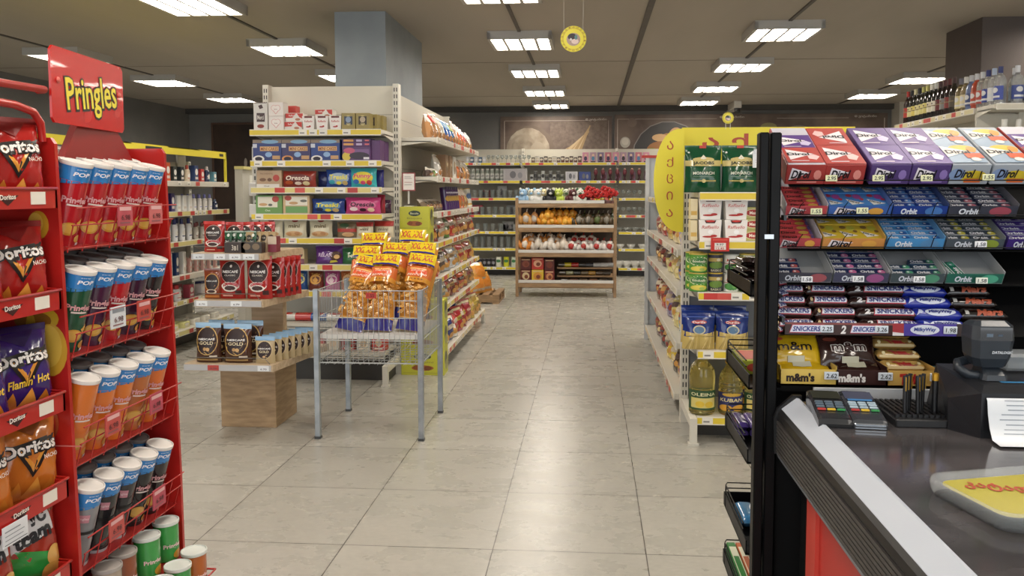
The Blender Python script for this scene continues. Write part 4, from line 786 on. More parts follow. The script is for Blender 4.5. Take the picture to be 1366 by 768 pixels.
for i in range(3): P(jac(i+3), .64+i*.207, DF+.17, 1.408, 'dark green coffee bag, %s in the row behind the front three' % ORD[i])
e = empty('paper_note', (.92, DF-.006, 1.545), .06, 'white paper note in front of the middle green coffee bag', 'note')
q = MB(); q.box(-.035, -.004, 0, .04, -.002, .09, '#dde0e2'); q.box(-.03, -.006, .075, .02, -.001, .1, '#cfd3d6'); printed(q, lambda u, v, l: Vector((u, -.004-l, v)), .07, .09, [('r', -.3, .3, .3, .32, '#9aa0a6'), ('r', -.3, .45, .3, .47, '#9aa0a6')], 1); q.build('sheet', e)
q = MB(); q.box(-.002, -.003, -.136, .002, -.001, .01, '#c9ccd0'); q.build('stick', e)
rf = carton(.125, .118, .09, '#f0ece8', (('t', 'Raffaello', 0, .66, .78, .15, '#c8463e', 0, .25, .0), ('e', -.08, .2, .3, .045, '#b3302c'), ('e', .18, .24, .16, .06, '#b3302c'), ('e', .02, .42, .13, .1, '#ffffff'), ('p', [(-.26, .98), (.26, .98), (.2, .84), (-.2, .84)], '#4a2420'), ('e', 0, .94, .2, .05, '#c83a34')), 'tapered_sweets_box', 'box', taper=.12)
for j in range(2):
    for i in range(2): P(rf, .665+i*.142, DF+.06, 1.138+j*.12, 'tapered white sweets box, %s row, %s, on the promotion bay' % (('lower', 'upper')[j], ('left', 'right')[i]), 'promotion bay white boxes')
for j in range(2): P(carton(.04, .115, .09, '#e6d8b0', (('r', -.4, .2, .4, .4, '#d8b05a'),), 'slim_box', 'box'), .578, DF+.09, 1.138+j*.12, ('lower', 'upper')[j]+' slim cream box left of the tapered white boxes')
for j in range(3): P(carton(.13, .062, .09, '#b5b06a', (('e', .05, .5, .4, .36, '#d8d0a0'), ('e', .05, .5, .36, .3, '#a82c24'), ('t', 'Merci', .05, .5, .4, .3, '#f0e0d0', 0, 0, .03)), 'sweets_box', 'box'), .9, DF+.07, 1.138+j*.063, 'olive sweets box with a red oval, %s from the bottom' % FIRST[j])
e = empty('price_card', (.712, DF-.035, 1.085), 0, 'red promotion price card hanging from the second shelf edge', 'price card')
q = MB(); q.box(-.05, 0, 0, .05, .003, .075, '#c22f28'); printed(q, lambda u, v, l: Vector((u, -l, v)), .1, .075, [('r', -.3, .12, .32, .62, '#e6e2dc'), ('t', '9.97', 0, .5, .4, .15, '#4a3a3a'), ('r', -.28, .34, .3, .36, '#c22f28'), ('t', '12.45', 0, .22, .45, .15, '#c23a30'), ('r', -.4, .8, .4, .9, '#d8574a')], 1); q.build('card', e)
q = MB(); q.box(-.01, .003, .05, .01, .014, .07, '#dddddd'); q.build('clip', e)
tc_ = can(.05, .103, '#3f8a3f', (('r', -.5, .05, .5, .95, '#5a9a3c'), ('e', 0, .62, .42, .25, '#e8e6c8'), ('e', 0, .62, .36, .2, '#3a7a3c'), ('t', 'Bonduelle', 0, .62, .5, .13, '#f0eed8'), ('e', 0, .22, .34, .14, '#e0d05a'), ('e', .1, .18, .1, .08, '#a8c05a')), '#c9b458', 'vegetable_can', 'can')
tc2 = can(.039, .103, '#3a3c4a', (('r', -.5, .05, .5, .95, '#34364a'), ('r', -.5, .6, .5, .8, '#b8a05a'), ('e', 0, .4, .36, .2, '#6a8a3a'), ('t', 'BASKO', 0, .12, .5, .12, '#c9c0a0'), ('e', .1, .7, .1, .08, '#d8d0b0')), '#c9a93c', 'vegetable_can', 'can')
tc3 = can(.04, .1, '#dfe0da', (('t', 'Molto', 0, .7, .5, .16, '#b83a34', 0, .2), ('e', 0, .3, .38, .22, '#4a8a44'), ('e', .1, .3, .1, .1, '#7ab05a'), ('r', -.5, .5, .5, .53, '#b83a34')), '#c4c8c4', 'vegetable_can', 'can')
for k, (p, x, nm) in enumerate(((tc_, .607, 'yellow green vegetable can'), (tc2, .703, 'slim dark vegetable can'), (tc3, .79, 'white vegetable can with peas'), (tc_, .887, 'green vegetable can by the dark packs'))):
    for j in range(2): P(p, x, DF+.06, .853+j*.107, nm+', %s of a stack of two' % ('lower', 'upper')[j])
P(tc_, .60, DF+.175, .853, 'lower green vegetable can behind the front left stack'); P(tc_, .60, DF+.175, .96, 'upper green vegetable can behind the front left stack')
for i in range(4): P(bar(.11, .05, .07, 'g:#2a1a18', (('e', 0, .5, .2, .2, '#5a3a34'),), 'dark_candy_pack', 'sweets', i), 1.0, DF+.06+.0*i, .853+.052*i, 'dark brown candy pack, %s from the bottom beside the cans' % FIRST[i])
noodle = lambda s: pouch(.185, .215, .08, 'g:#16307a', (('r', -.5, .0, .5, .34, 'g:#c9b068'), ('p', [(-.5, .34), (.5, .34), (.5, .46), (.1, .40), (-.5, .48)], 'g:#c9b068'), ('e', .0, .52, .2, .12, '#c9c0a0'), ('e', 0, .52, .16, .09, '#5a7a9a'), ('e', .0, .72, .24, .05, '#b83a34'), ('t', 'Durilla', 0, .72, .4, .06, '#f0eeee'), ('r', -.5, .84, .5, .86, '#4a6ac0'))+tuple(crop(-.4+.1*k, .02, .16, .6+.25*(k % 5), '#e0cc8c' if k % 2 else '#a8904c', .01) for k in range(9)), False, 'noodle_bag', 'pasta', seed=s)
for i in range(2): P(noodle(i), .612+i*.187, DF+.05, .525, 'blue and gold pasta bag, %s of the front two' % ('left', 'right')[i]); P(noodle(i+2), .615+i*.187, DF+.14, .545, 'blue pasta bag behind the %s front pasta bag' % ('left', 'right')[i])
P(carton(.1, .11, .08, '#3a6a3c', (('r', -.4, .5, .4, .8, '#b83a34'),), 'pasta_box', 'box'), .985, DF+.07, .525, 'green and red box right of the pasta bags')
OIL = mat('#efe08c', .06, trans=.9); OILB = [(.05, 0), (.058, .01), (.058, .1), (.056, .13), (.058, .19), (.05, .225), (.03, .25), (.022, .262), (.021, .28)]
def oil(capc, lab, w=1, ring=0):
    pr = [(r*w, z*1.06) for r, z in OILB]
    if ring: pr = [(.05*w, 0), (.056*w, .01), (.056*w, .1), (.054*w, .12), (.056*w, .14), (.053*w, .155), (.055*w, .17), (.052*w, .185), (.053*w, .2), (.045*w, .235), (.028*w, .265), (.022*w, .28), (.021*w, .3)]
    zt = pr[-1][1]
    if lab == 'g': ops = (('r', -.36, .1, .36, .62, '#d8c97a'), ('e', -.1, .3, .12, .16, '#e0c040'), ('e', .15, .28, .12, .16, '#d8b83a'), ('t', 'OLEINA', 0, .8, .7, .17, '#e0dcb0', 0, 0, .02)); lc = '#2f5230'
    else: ops = (('t', 'KUBANI', 0, .6, .75, .2, '#e6d8a0', 0, .1, .02), ('e', 0, .9, .3, .1, '#c9a23a'), ('e', -.2, .15, .2, .18, '#d8a03a'), ('e', .2, .15, .2, .18, '#d8a03a')); lc = '#2a2f66'
    return bottle(pr, OIL, [(.024*w, zt-.012), (.026*w, zt-.008), (.026*w, zt+.014), (.0001, zt+.016)], capc, lc, ops, 'oil_bottle', 'bottle', 20, pr[2][0]+.0008, .1, .03)
P(oil('#2f6a3a', 'g', 1.28), .64, DF+.075, .15, 'big sunflower oil bottle with a green cap', None, 0, 0, (1, 1, 1.1))
P(oil('#e0b03a', 'b', 1.22, 1), .80, DF+.075, .15, 'ribbed sunflower oil bottle with a yellow cap and navy label')
P(oil('#e0b03a', 'g', 1.2, 1), .945, DF+.075, .15, 'ribbed sunflower oil bottle with a green label by the candy rack')
P(oil('#2f6a3a', 'g', 1.2), .66, DF+.25, .15, 'oil bottle behind the big green capped one'); P(oil('#e0b03a', 'b', 1.15, 1), .87, DF+.25, .15, 'oil bottle behind the yellow capped one')
# ------------------------------------------------------------------ long side of the right gondola (front -X)
SZ = [(1.36, ['#5a7a9a', '#c9c4b8', '#a83a34', '#d8c07a', '#7a8a5a', '#c9a05a'], .16, 'top'), (1.052, ['#c9b8d0', '#c9c0e0', '#e0d0a0', '#d8c070', '#c9b060', '#8a2f34', '#a83a38', '#c9a080', '#8a5a4a', '#d8c8b0'], .19, 'second'),
      (.805, ['#7fa0c0', '#3a5ab0', '#e0d28a', '#d8c878', '#e0d690', '#d0c070', '#5a2a24', '#6a322a', '#a88a5a', '#7a3a30'], .18, 'third'), (.466, ['#6a9ab0', '#8ab0c0', '#e0d28a', '#d8cc80', '#7a6a9a', '#c9b8d0', '#b84a3c', '#d8725a', '#7a5a44', '#8a2f3a'], .22, 'fourth'),
      (.146, ['#5aa0a8', '#e0a83a', '#3a2c24', '#e0c030', '#d8bb2c', '#8a8478', '#34303a', '#4a4450', '#6a3a48', '#9a7a4a'], .2, 'lowest')]
for z, cols, h, nm in SZ:
    n = len(cols)
    for i, c in enumerate(cols):
        r = random.Random(i*13+int(z*50)); o = (('p', [(-.4, .42), (.42, .5), (.36, .68), (-.42, .6)], r.choice(['#cfc4ae', '#c9a060', '#9a453a', '#b8a890', '#5a4a4a', '#6a4a34'])), ('e', .12, .3, .2, .1, r.choice(['#c9944a', '#e0d0a0', '#8a3a34'])), ('t', ('Candy', 'Toffee', 'Jelly')[i % 3], 0, .74, .6, .1, '#f0e8dc' if i % 2 else '#4a2a24', .1), ('r', -.5, .9, .5, 1, r.choice(['#e8e0d0', c, '#b8403a'])))
        P(pouch(.19, h, .09, 'g:'+c, o, i % 2 == 1, 'candy_bag', 'sweets', seed=i), .625, 5.12+i*(2.35/n)+.02, z, cname(c)+' candy bag, %s from the near end of the %s shelf of sweets' % (FIRST[i], nm), None, -PI/2+.2, -.22)
        if i % 2: P(pouch(.19, h*.9, .09, 'g:'+cols[(i+3) % n], (), True, 'candy_bag', 'sweets', seed=i+5), .76, 5.12+i*(2.35/n)+.02, z, cname(cols[(i+3) % n])+' bag in the rear row, %s from the near end of the %s shelf of sweets' % (FIRST[i], nm), None, -PI/2, -.1)
# ------------------------------------------------------------------ toiletries (front +X, local x -> +Y)
FZ = [1.503, 1.238, .972, .672, .445, .19]
def bot(w, h, c, cap, band=None, ch=.25, flat_=1, nm='shampoo_bottle'):
    r = w/2; hb = h*(1-ch)
    return bottle([(r*.9, 0), (r, .006), (r, hb*.9), (r*.75, hb)], 'g:'+c, [(r*.55, hb), (r*.55, hb+.01), (r*.5, h*.97), (r*.3, h)], cap, band or c, (('e', 0, .5, .3, .3, '#e8e6e0'), ('r', -.3, .1, .3, .2, cap)), nm, 'bottle', 12, r+.0006, hb*.55, hb*.2)
def tub(c, w=.06, h=.15, c2='#e8e6e0'): return carton(w, h, w*.8, c, (('e', 0, .6, .35, .2, c2), ('r', -.35, .15, .35, .3, '#d8d0c8')), 'toiletry_box', 'box')
def TF(p, y, z, lab, grp=None, x=-3.66, rz=PI/2): return P(p, x, y, z, lab, grp, rz)
TL = [[('b', .05, .2, '#3a9a5a', '#d8d8e0', 'green'), ('b', .06, .21, '#3a2f7a', '#2a2450', 'indigo'), ('b', .05, .17, '#b89a6a', '#5a4a3a', 'tan'), ('b', .065, .2, '#e6e6e4', '#d8d8d8', 'white pump'), ('b', .06, .17, '#e0dede', '#c9c9cc', 'white round'), ('t', .06, .15, '#1f6a6a', 'teal'), ('t', .07, .16, '#c95a2c', 'orange topped'), ('t', .06, .13, '#26302f', 'black'), ('t', .06, .13, '#22282c', 'second black'), ('b', .05, .15, '#d8c8b0', '#b84a3a', 'beige'), ('t', .07, .15, '#2c3f6a', 'blue'), ('t', .06, .12, '#c03a3a', 'red'), ('b', .05, .15, '#2a3a5a', '#e0e0e0', 'navy'), ('t', .06, .1, '#5a8a9a', 'grey blue')],
      [('b', .035, .18, '#2f4aa0', '#e0c84a', 'yellow topped blue')]*4+[('b', .045, .19, '#e8e2ea', '#d8c8d8', 'white and pink')]*3+[('t', .06, .16, '#3a2f6a', 'purple')]*2+[('t', .06, .14, '#e8e8e6', 'white flat')]*3+[('b', .045, .15, '#eceae8', '#8a8ad0', 'white roll-on')]*4+[('b', .05, .1, '#2f3a5a', '#6a7a9a', 'small navy')],
      [('b', .05, .16, '#b8b85a', '#8a9a4a', 'olive yellow')]*4+[('b', .055, .2, '#eceef2', '#28306a', 'white with a navy cap')]*6+[('b', .05, .15, '#c9c4bc', '#8a4a4a', 'grey')]*4,
      [('t', .05, .15, '#dcdcd8', 'white')]*4+[('t', .06, .2, '#e8e8e6', 'tall white')]*3+[('t', .05, .2, '#1f3a6a', 'tall navy'), ('t', .05, .2, '#e6e4e0', 'tall cream')]+[('t', .035, .13, '#e0b0a8', 'slim pink')]*5,
      [('b', .06, .1, '#c9cc5a', '#b8ba40', 'lime')]*3+[('t', .07, .09, '#3a1f2a', 'dark red'), ('b', .08, .14, '#e8e6e6', '#c03a3a', 'white jug'), ('t', .08, .12, '#b04a5a', 'rose'), ('t', .08, .1, '#d8d4d8', 'pale'), ('t', .08, .1, '#3a3f7a', 'indigo')],
      [('t', .1, .06, '#6a3a6a', 'plum')]*3+[('t', .1, .05, '#e0dc9a', 'cream yellow')]*3+[('t', .1, .05, '#e8e4d8', 'off white')]*3]
SN = ('top', 'second', 'third', 'fourth', 'fifth', 'lowest')
for si, items in enumerate(TL):
    y = 5.95
    sp = 1.75/len(items)
    for rep in range(2 if si != 0 else 1):
        for i, it in enumerate(items):
            p = bot(it[1], it[2], it[3], it[4]) if it[0] == 'b' else tub(it[3], it[1], it[2])
            nm = it[5] if it[0] == 'b' else it[4]
            TF(p, y+i*sp, FZ[si], nm+(' bottle' if it[0] == 'b' else ' box')+', %s toward far end, %s row, %s toiletries shelf' % (FIRST[i], ('front', 'back')[rep], SN[si]), None, -3.67 if rep == 0 else -3.78)
for i in range(6): TF(tub(('#e0e0dc', '#c9d0d8', '#3a5aa0', '#d8d8d4', '#e6e6e2', '#8a5a9a')[i], .09, .18), 5.0+i*.13, FZ[0], 'big toiletry box, %s in the near group of the top toiletries shelf' % FIRST[i])
for i in range(3): P(carton(.11, .16, .03, '#e8e6dc', (('r', -.3, .4, .3, .6, '#c9c9c0'),), 'hanging_pack', 'pack', taper=.1), -3.5+i*.06, 8.16, 1.42, 'white hanging pack, %s on the upper shelf of the cream end panel' % ORD[i], None, .5)
for i in range(4): P(carton(.04, .1, .04, '#e0e0d4', (), 'hanging_pack', 'pack', taper=.1), -3.46+i*.05, 8.2, 1.28+.14*0, 'small white pack, %s in the middle of the cream end panel' % ORD[i]) if 0 else None
for i in range(5): P(can(.02, .13, '#c9d8cc', (('e', 0, .5, .3, .3, '#5a9a8a'),), '#4a8a8a', 'brush_tube', 'tube', n=10), -3.5+i*.055, 8.16, 1.18, 'clear green brush tube, %s on the cream end panel' % ORD[i], 'brush tubes')
for i in range(2): P(carton(.13, .1, .05, '#d8d8cf', (('r', -.3, .3, .3, .6, '#b84a44'),), 'hanging_pack', 'pack'), -3.46+i*.16, 8.16, .95, 'pale box, %s on the lower shelf of the cream end panel' % ORD[i])
for i in range(5):
    z = 1.48-i*.16; e = empty('hanging_pack', (-2.53, 5.86, z), 0, 'small clear pack, %s from the top on the white slotted panel' % FIRST[i], 'pack', 'small hanging packs')
    q = MB(); q.bbox(-.03, -.01, -.1, .03, .01, 0, .004, ('#c9c6c0', '#d8d6d2', '#b8bab8', '#e0ddd8', '#c04a44')[i]); q.build('blister', e)
    q = MB(); q.tube([(0, 0, -.01), (0, .04, -.005), (0, .05, -.005)], .003, '#8a8a88'); q.build('hook', e)
# ------------------------------------------------------------------ far wall glassware and boxes
GZ = [1.89, 1.592, 1.305, 1.022, .744, .464, .147]
GL = mat('#dfe4e2', .06, trans=.85); GLG = mat('#a8b0ae', .1, trans=.6)
@proto
def glass(r, h, m, stem=0, nm='drinking_glass', cat='glass'):
    mb = MB()
    if stem: mb.lathe([(r*.8, 0), (r*.8, .004), (.005, .008), (.005, h*.45), (r*.7, h*.55), (r, h*.75), (r*.9, h), (r*.87, h), (r*.95, h*.75), (r*.6, h*.58), (.0001, h*.5)], m, 12)
    else: mb.lathe([(r*.8, 0), (r, h), (r-.003, h), (r*.75, .01), (.0001, .01)], m, 12)
    return Proto(nm, cat, [(nm, mb.mesh(nm), [])])
@proto
def bowl(r, h, c):
    mb = MB(); mb.lathe([(r*.45, 0), (r*.5, h*.15), (r*.9, h*.6), (r, h), (r*.96, h), (r*.85, h*.6), (.0001, h*.2)], c, 18)
    return Proto('bowl', 'bowl', [('bowl', mb.mesh('bowl'), [])])
@proto
def jar(r, h, c, capc):
    return bottle([(r*.9, 0), (r, .01), (r, h*.8), (r*.8, h*.88)], c, [(r*.82, h*.88), (r*.85, h*.9), (r*.85, h), (.0001, h)], capc, '#c9c9c4', (('e', 0, .5, .3, .3, '#8a8a88'),), 'jar', 'jar', 12, r+.0006, h*.4, h*.2)
def fw(p, x, si, lab, grp=None, y=13.42): P(p, x, y, GZ[si], lab, grp)
GB = lambda c, c2, w=.18, h=.15: carton(w, h, .12, c, (('r', -.42, .08, .42, .9, c2), ('e', -.1, .5, .13, .3, '#6a6a70'), ('e', .2, .45, .1, .25, '#8a8a90')), 'gift_box', 'box')
r = random.Random(4)
SHN = ('top', 'second', 'third', 'fourth', 'fifth', 'sixth', 'lowest')
def runf(si, x0, x1, n, f, nm, grp=None):
    for i in range(n):
        p = f(i); fw(p, x0+(x1-x0)*(i+.5)/n, si, nm+', %s from left, %s far wall shelf' % (ORD[i], SHN[si]), grp)
runf(0, -2.1, -1.75, 5, lambda i: can(.03, .1, '#4a6a8a' if i % 2 else '#c9ccd0', (('e', 0, .5, .3, .2, '#e0e0e0'),), '#b0b4b8', 'metal_cup', 'cup', n=12), 'blue grey cup')
runf(0, -1.75, -1.0, 10, lambda i: glass(.032, .13, GL, 1), 'clear stemmed glass', 'top shelf stemmed glasses')
runf(0, -1.0, -.15, 12, lambda i: can(.03, .09+.02*(i % 2), ('#5a5248', '#c9c9c4', '#4a4a50', '#3a3230')[i % 4] if i < 7 else '#3a2224', (('e', 0, .6, .3, .2, '#c9c0b0'), ('r', -.4, .2, .4, .3, '#8a5a4a')), '#b8b4ac', 'spice_tin', 'tin', n=12), 'small dark tin')
for i in range(9): fw(carton(.105, .17, .06, ('#c98aa0', '#a8889a', '#7a6a8a', '#b86a7a')[i % 4], (('e', 0, .72, .2, .13, '#d8b8a0'), ('e', 0, .4, .25, .22, ('#3a3050', '#4a7aa0', '#2a2228')[i % 3]), ('r', -.35, .02, .35, .15, '#3a2a30')), 'figurine_box', 'box'), -.09+i*.125, 0, 'pink picture box, %s from left on the top far wall shelf' % ORD[i])
runf(1, -2.1, -1.45, 8, lambda i: jar(.035, .2, ('#7a8278', '#8f958c')[i % 2], '#b8bab4'), 'tall storage jar')
fw(GB('#b0aeb0', '#a8a4a8', .4, .2), -1.26, 1, 'large pale boxed glass set on the second far wall shelf')
runf(1, -1.02, -.45, 9, lambda i: can(.03, .1+.06*(i % 2), ('#c9ccca', '#6a6a68', '#8a8c8a')[i % 3], (('e', 0, .5, .3, .2, '#3a3a3c'),), '#d0d0cc', 'mug', 'mug', n=12), 'grey mug')
fw(GB('#d8d8dc', '#c0c0c6', .2, .15), -.32, 1, 'white boxed cup set on the second far wall shelf'); fw(GB('#2f3f7a', '#3a4a8a', .2, .15), -.1, 1, 'blue boxed cup set on the second far wall shelf')
for i in range(8):
    m = MB(); 
    if i == 0:
        m.lathe([(.03, 0), (.035, .01), (.012, .05), (.025, .09), (.03, .1)], '#4a2a30', 10); m.ball((0, 0, .14), (.035, .035, .05), '#7a3a44', 10, 6); m.ball((0, 0, .19), (.02, .02, .022), '#d0b0a0', 8, 6); FG = Proto('figurine', 'figurine', [('figurine', m.mesh('figurine'), [])])
    fw(FG, .08+i*.12, 1, 'small dark figurine, %s from left on the second far wall shelf' % ORD[i], 'dark figurines')
    if i % 2: fw(carton(.1, .15, .05, '#a88aa0', (('e', 0, .5, .3, .3, '#8a4a5a'),), 'figurine_box', 'box'), .1+i*.12, 1, 'mauve box, %s behind the small figurines' % FIRST[i//2], None, 13.55)
for si, x0, x1, n in ((2, -2.1, -1.0, 11), (3, -2.1, -1.0, 10), (4, -2.1, -1.45, 5), (5, -2.1, -1.0, 10)):
    runf(si, x0, x1, n, lambda i: glass(.04, .13 if si != 5 else .19, GL if i % 2 else GLG), 'clear drinking glass', '%s shelf drinking glasses' % SHN[si])
for i, (x, c, w, h, si) in enumerate(((-1.8, '#8a4a4a', .2, .13, 2), (-1.95, '#b84a5a', .22, .16, 3), (-1.3, '#8a8e92', .25, .16, 3), (-1.5, '#b0b2b4', .16, .2, 2), (-1.33, '#a8aaa8', .45, .12, 4), (-1.4, '#9a9c9e', .2, .16, 4))):
    P(GB(c, c, w, h), x, 13.6, GZ[si], cname(c)+' boxed glassware behind the glasses, %s such box' % FIRST[i])
runf(6, -2.05, -1.6, 6, lambda i: can(.035, .13, '#26222a', (('e', 0, .5, .3, .2, '#8a8a90'),), '#8a8a8c', 'dark_jar', 'jar', n=12), 'dark jar')
for i, (c, nm) in enumerate((('#d8d8cc', 'white'), ('#c9c92a', 'lime yellow'), ('#c8d0c0', 'pale green'), ('#4a2f8a', 'violet'), ('#3a2f3a', 'dark plum'))): fw(can(.045, .16 if i < 3 else .12, c, (('e', 0, .6, .3, .15, '#3a7a4a'),), c, 'candle_jar', 'jar', n=14), -1.55+i*.13, 6, nm+' candle jar on the lowest far wall shelf')
for si, n in ((2, 6), (3, 6), (5, 3), (6, 4), (4, 4)):
    if si in (2, 3): runf(si, .4, .95, n, lambda i: glass(.036, .13, GL, 1), 'stemmed glass right of the bakery rack', 'right side stemmed glasses %s' % SHN[si])
    else: runf(si, .4, .95, n, lambda i: bowl(.07 if si != 6 else .09, .07 if si != 6 else .11, '#d8d8d2' if si != 4 else GL), 'bowl right of the bakery rack', None)
for si in (2, 3, 5): runf(si, 1.05, 1.9, 5, lambda i: bowl(.06, .07, '#c9c9c4'), 'small bowl beyond the sweets gondola', 'hidden bowls %s' % SHN[si])
# ------------------------------------------------------------------ bakery rack goods
def blob(seed, n=1):
    r = random.Random(seed); a = [r.uniform(0, 6) for _ in range(6)]
    return lambda d: 1+.09*math.sin(d.x*5+a[0])*math.sin(d.y*4+a[1])+.07*math.sin(d.z*7+a[2]+d.x*3)
@proto
def buns(c, c2, w, h, seed, nm='bag_of_buns'):
    """clear film bag holding rolls"""
    r = random.Random(seed); f = MB()
    for k in range(3): f.ball((-w*.3+k*w*.3, r.uniform(-.01, .01), h*.3+r.uniform(0, h*.12)), (w*.2, .05, h*.3), 'g:'+c, 10, 7, Matrix.Rotation(r.uniform(-.5, .5), 3, 'Y'), blob(seed+k))
    f.ball((w*.08, 0, h*.62), (w*.24, .045, h*.22), 'g:'+c, 10, 7, None, blob(seed+5))
    g = MB(); g.ball((w*.05, -.03, h*.45), (w*.22, .03, h*.22), 'g:'+c2, 9, 6, None, blob(seed+9)); g.tube([(w*.1, 0, h*.8), (w*.14, -.01, h*.98), (w*.2, -.01, h)], .008, 'g:'+c2, 6)
    return Proto(nm, 'bread', [('rolls', f.mesh('rolls'), []), ('film_wrap', g.mesh('film_wrap'), [])])
def BR(p, x, y, z, lab, grp=None, rz=0, rx=0, sc=1): P(p, x-.33, BY+y, z, lab, grp, rz, rx, sc)
for i in range(8):
    c = ('#d09a52', '#c98f5a', '#e0952a', '#d88a24', '#e09a30', '#d8902a', '#e6a032', '#d08a28')[i]; x = (-.55, -.44, -.3, -.2, -.26, -.1, -.02, .06)[i]; z = .93 if i not in (4, ) else 1.01
    BR(buns(c, '#c9c0b4' if i < 2 else '#f0b84a', .2, .25 if i < 2 else .19, i), x, .1 if i % 2 else .07, z, ('clear bag of tan buns' if i < 2 else 'bag of golden orange rolls')+', %s from left on the upper wooden shelf' % ORD[i])
for i in range(5): BR(buns('#dc9028', '#f0b84a', .18, .16, i+20), -.27+i*.085, .2, .93+.11, 'bag of golden orange rolls, %s of the heap at the back' % ORD[i])
for i in range(8): BR(buns(('#4a3f2c', '#3a3a24', '#5a4a34', '#2f3424')[i % 4], ('#8a8478', '#5a6a3a', '#7a7468')[i % 3], .2, .23, i+30), .16+i*.062, .08+.1*(i % 2), .93, 'clear bag of dark buns, %s from left on the upper wooden shelf' % ORD[i])
for i in range(7): c = ('#d88a3a', '#e0cdb8', '#d8cfc4', '#d89a50', '#e6e0d8', '#e0d4c4', '#d8c9b8')[i]; BR(buns(c, ('#e6ddd0', '#d8954a')[i % 2], .2, .24, i+40), -.56+i*.085, .07+.09*(i % 2), .597, 'bag of white iced buns, %s from left on the middle wooden shelf' % ORD[i])
for i in range(4): BR(buns('#dfd4c6', '#d08a44', .2, .18, i+50), -.5+i*.13, .22, .597+.1, 'bag of white iced buns, %s on top of the middle shelf heap' % ORD[i])
for i in range(7): BR(buns('#e2dcd6', '#b8322e', .19, .19, i+60), .06+i*.085, .07+.09*(i % 2), .597, 'red and white bun bag, %s from left on the middle wooden shelf' % ORD[i])
for i in range(3): BR(buns('#e2dcd6', '#b02a28', .19, .15, i+70), .1+i*.11, .22, .597+.1, 'red and white bun bag, %s on top of its heap' % ORD[i])
# soft toys on top
@proto
def toy(c, c2, seed):
    m = MB(); m.ball((0, 0, .055), (.06, .05, .055), c, 12, 8, None, blob(seed)); m.ball((.01, -.02, .125), (.045, .04, .04), c, 12, 8)
    for s in (-1, 1): m.ball((.01+s*.035, -.01, .16), (.014, .01, .018), c2, 8, 6); m.ball((s*.055, -.03, .06), (.022, .02, .035), c, 8, 6); m.ball((s*.04, -.05, .015), (.025, .03, .016), c2, 8, 6)
    h = MB(); h.ball((.01, -.055, .118), (.018, .012, .013), c2, 8, 6); h.ball((-.005, -.056, .138), .005, '#1a1a1a', 6, 5); h.ball((.027, -.056, .138), .005, '#1a1a1a', 6, 5)
    return Proto('soft_toy', 'soft toy', [('body', m.mesh('body'), []), ('face', h.mesh('face'), [])])
TY = [(-.6, '#9ac0e0', '#e0e6ea', 'light blue'), (-.5, '#e0dcc8', '#8ab8dc', 'cream and blue'), (-.42, '#e8e8e4', '#a8d0ea', 'white and blue'), (-.32, '#e6d8a8', '#e8e6e0', 'cream'), (-.24, '#26262a', '#e0e0dc', 'black and white'), (-.17, '#b8cc4a', '#e6ecb0', 'lime green'), (-.12, '#c0d455', '#dfe8a0', 'second lime green'), (-.03, '#d8dcc9', '#5a7a4a', 'pale green'), (.05, '#5a2a2c', '#d8d0c8', 'maroon'), (.1, '#8a2f34', '#c9d0b0', 'red and green'), (.16, '#e0e2d8', '#2f5a3a', 'white and green'), (.2, '#6a2a30', '#e6e6e0', 'dark red')]
for i, (x, c, c2, nm) in enumerate(TY): BR(toy(c, c2, i), x+.02, .1+.07*(i % 2), 1.236+(0 if i % 3 else .0), nm+' soft toy sitting on top of the bakery rack', None, .3*(i % 3-1), 0, 1.28)
@proto
def poppy(seed):
    p = MB(); r = random.Random(seed); p.lathe([(.03, 0), (.035, .05), (.03, .055)], '#7a5a5a', 10)
    s = MB(); s.tube([(0, 0, .05), (.01, 0, .1), (.0, 0, .16)], .004, '#4a3a30', 6)
    f = MB()
    for q, (cx, cy, cz) in enumerate(((0, 0, .17), (-.03, -.02, .12), (.03, -.03, .145))):
        for k in range(6): a = 2*PI*k/6+seed+q; f.ball((cx+.022*math.cos(a), cy-.01+.006*math.sin(a*2), cz+.022*math.sin(a)), (.02, .012, .02), '#b8201e', 8, 5)
        f.ball((cx, cy-.02, cz), (.01, .008, .01), '#5a1a18', 8, 5)
    return Proto('artificial_flower', 'flower', [('flower_pot', p.mesh('flower_pot'), []), ('stem', s.mesh('stem'), []), ('petals', f.mesh('petals'), [])])
for i in range(8): BR(poppy(i % 3), .25+i*.052, .08+.1*(i % 2), 1.236, 'red artificial flower, %s from left on top of the bakery rack' % ORD[i], None, 0, 0, (1.25, 1.25, .95+.28*((i*3) % 4)/3))
for i, (x, z, c, c2, w, h, nm) in enumerate(((-.54, .192, '#6a2a24', '#d8c49a', .14, .17, 'brown box with a cream picture, lower left'), (-.38, .192, '#d8b83a', '#c98a3a', .16, .17, 'yellow cake box in the lower row'), (-.22, .192, '#7a2f2a', '#c98a5a', .13, .16, 'brown red cake box in the lower row'), (-.54, .365, '#5a2522', '#8a4a3a', .14, .15, 'dark maroon box in the upper row'), (-.38, .365, '#b83a30', '#e0b090', .16, .16, 'red cake box on the yellow one'), (-.22, .355, '#5a2522', '#7a3a2c', .13, .15, 'dark maroon box on the brown red one'))):
    BR(carton(w, h-.002, .14, c, (('e', 0, .5, .35, .3, c2), ('e', .05, .45, .18, .16, '#7a3a24'), ('r', -.4, .85, .4, .92, '#e0c49a')), 'cake_box', 'cake box'), x, .12, z, nm+' of the bakery rack')
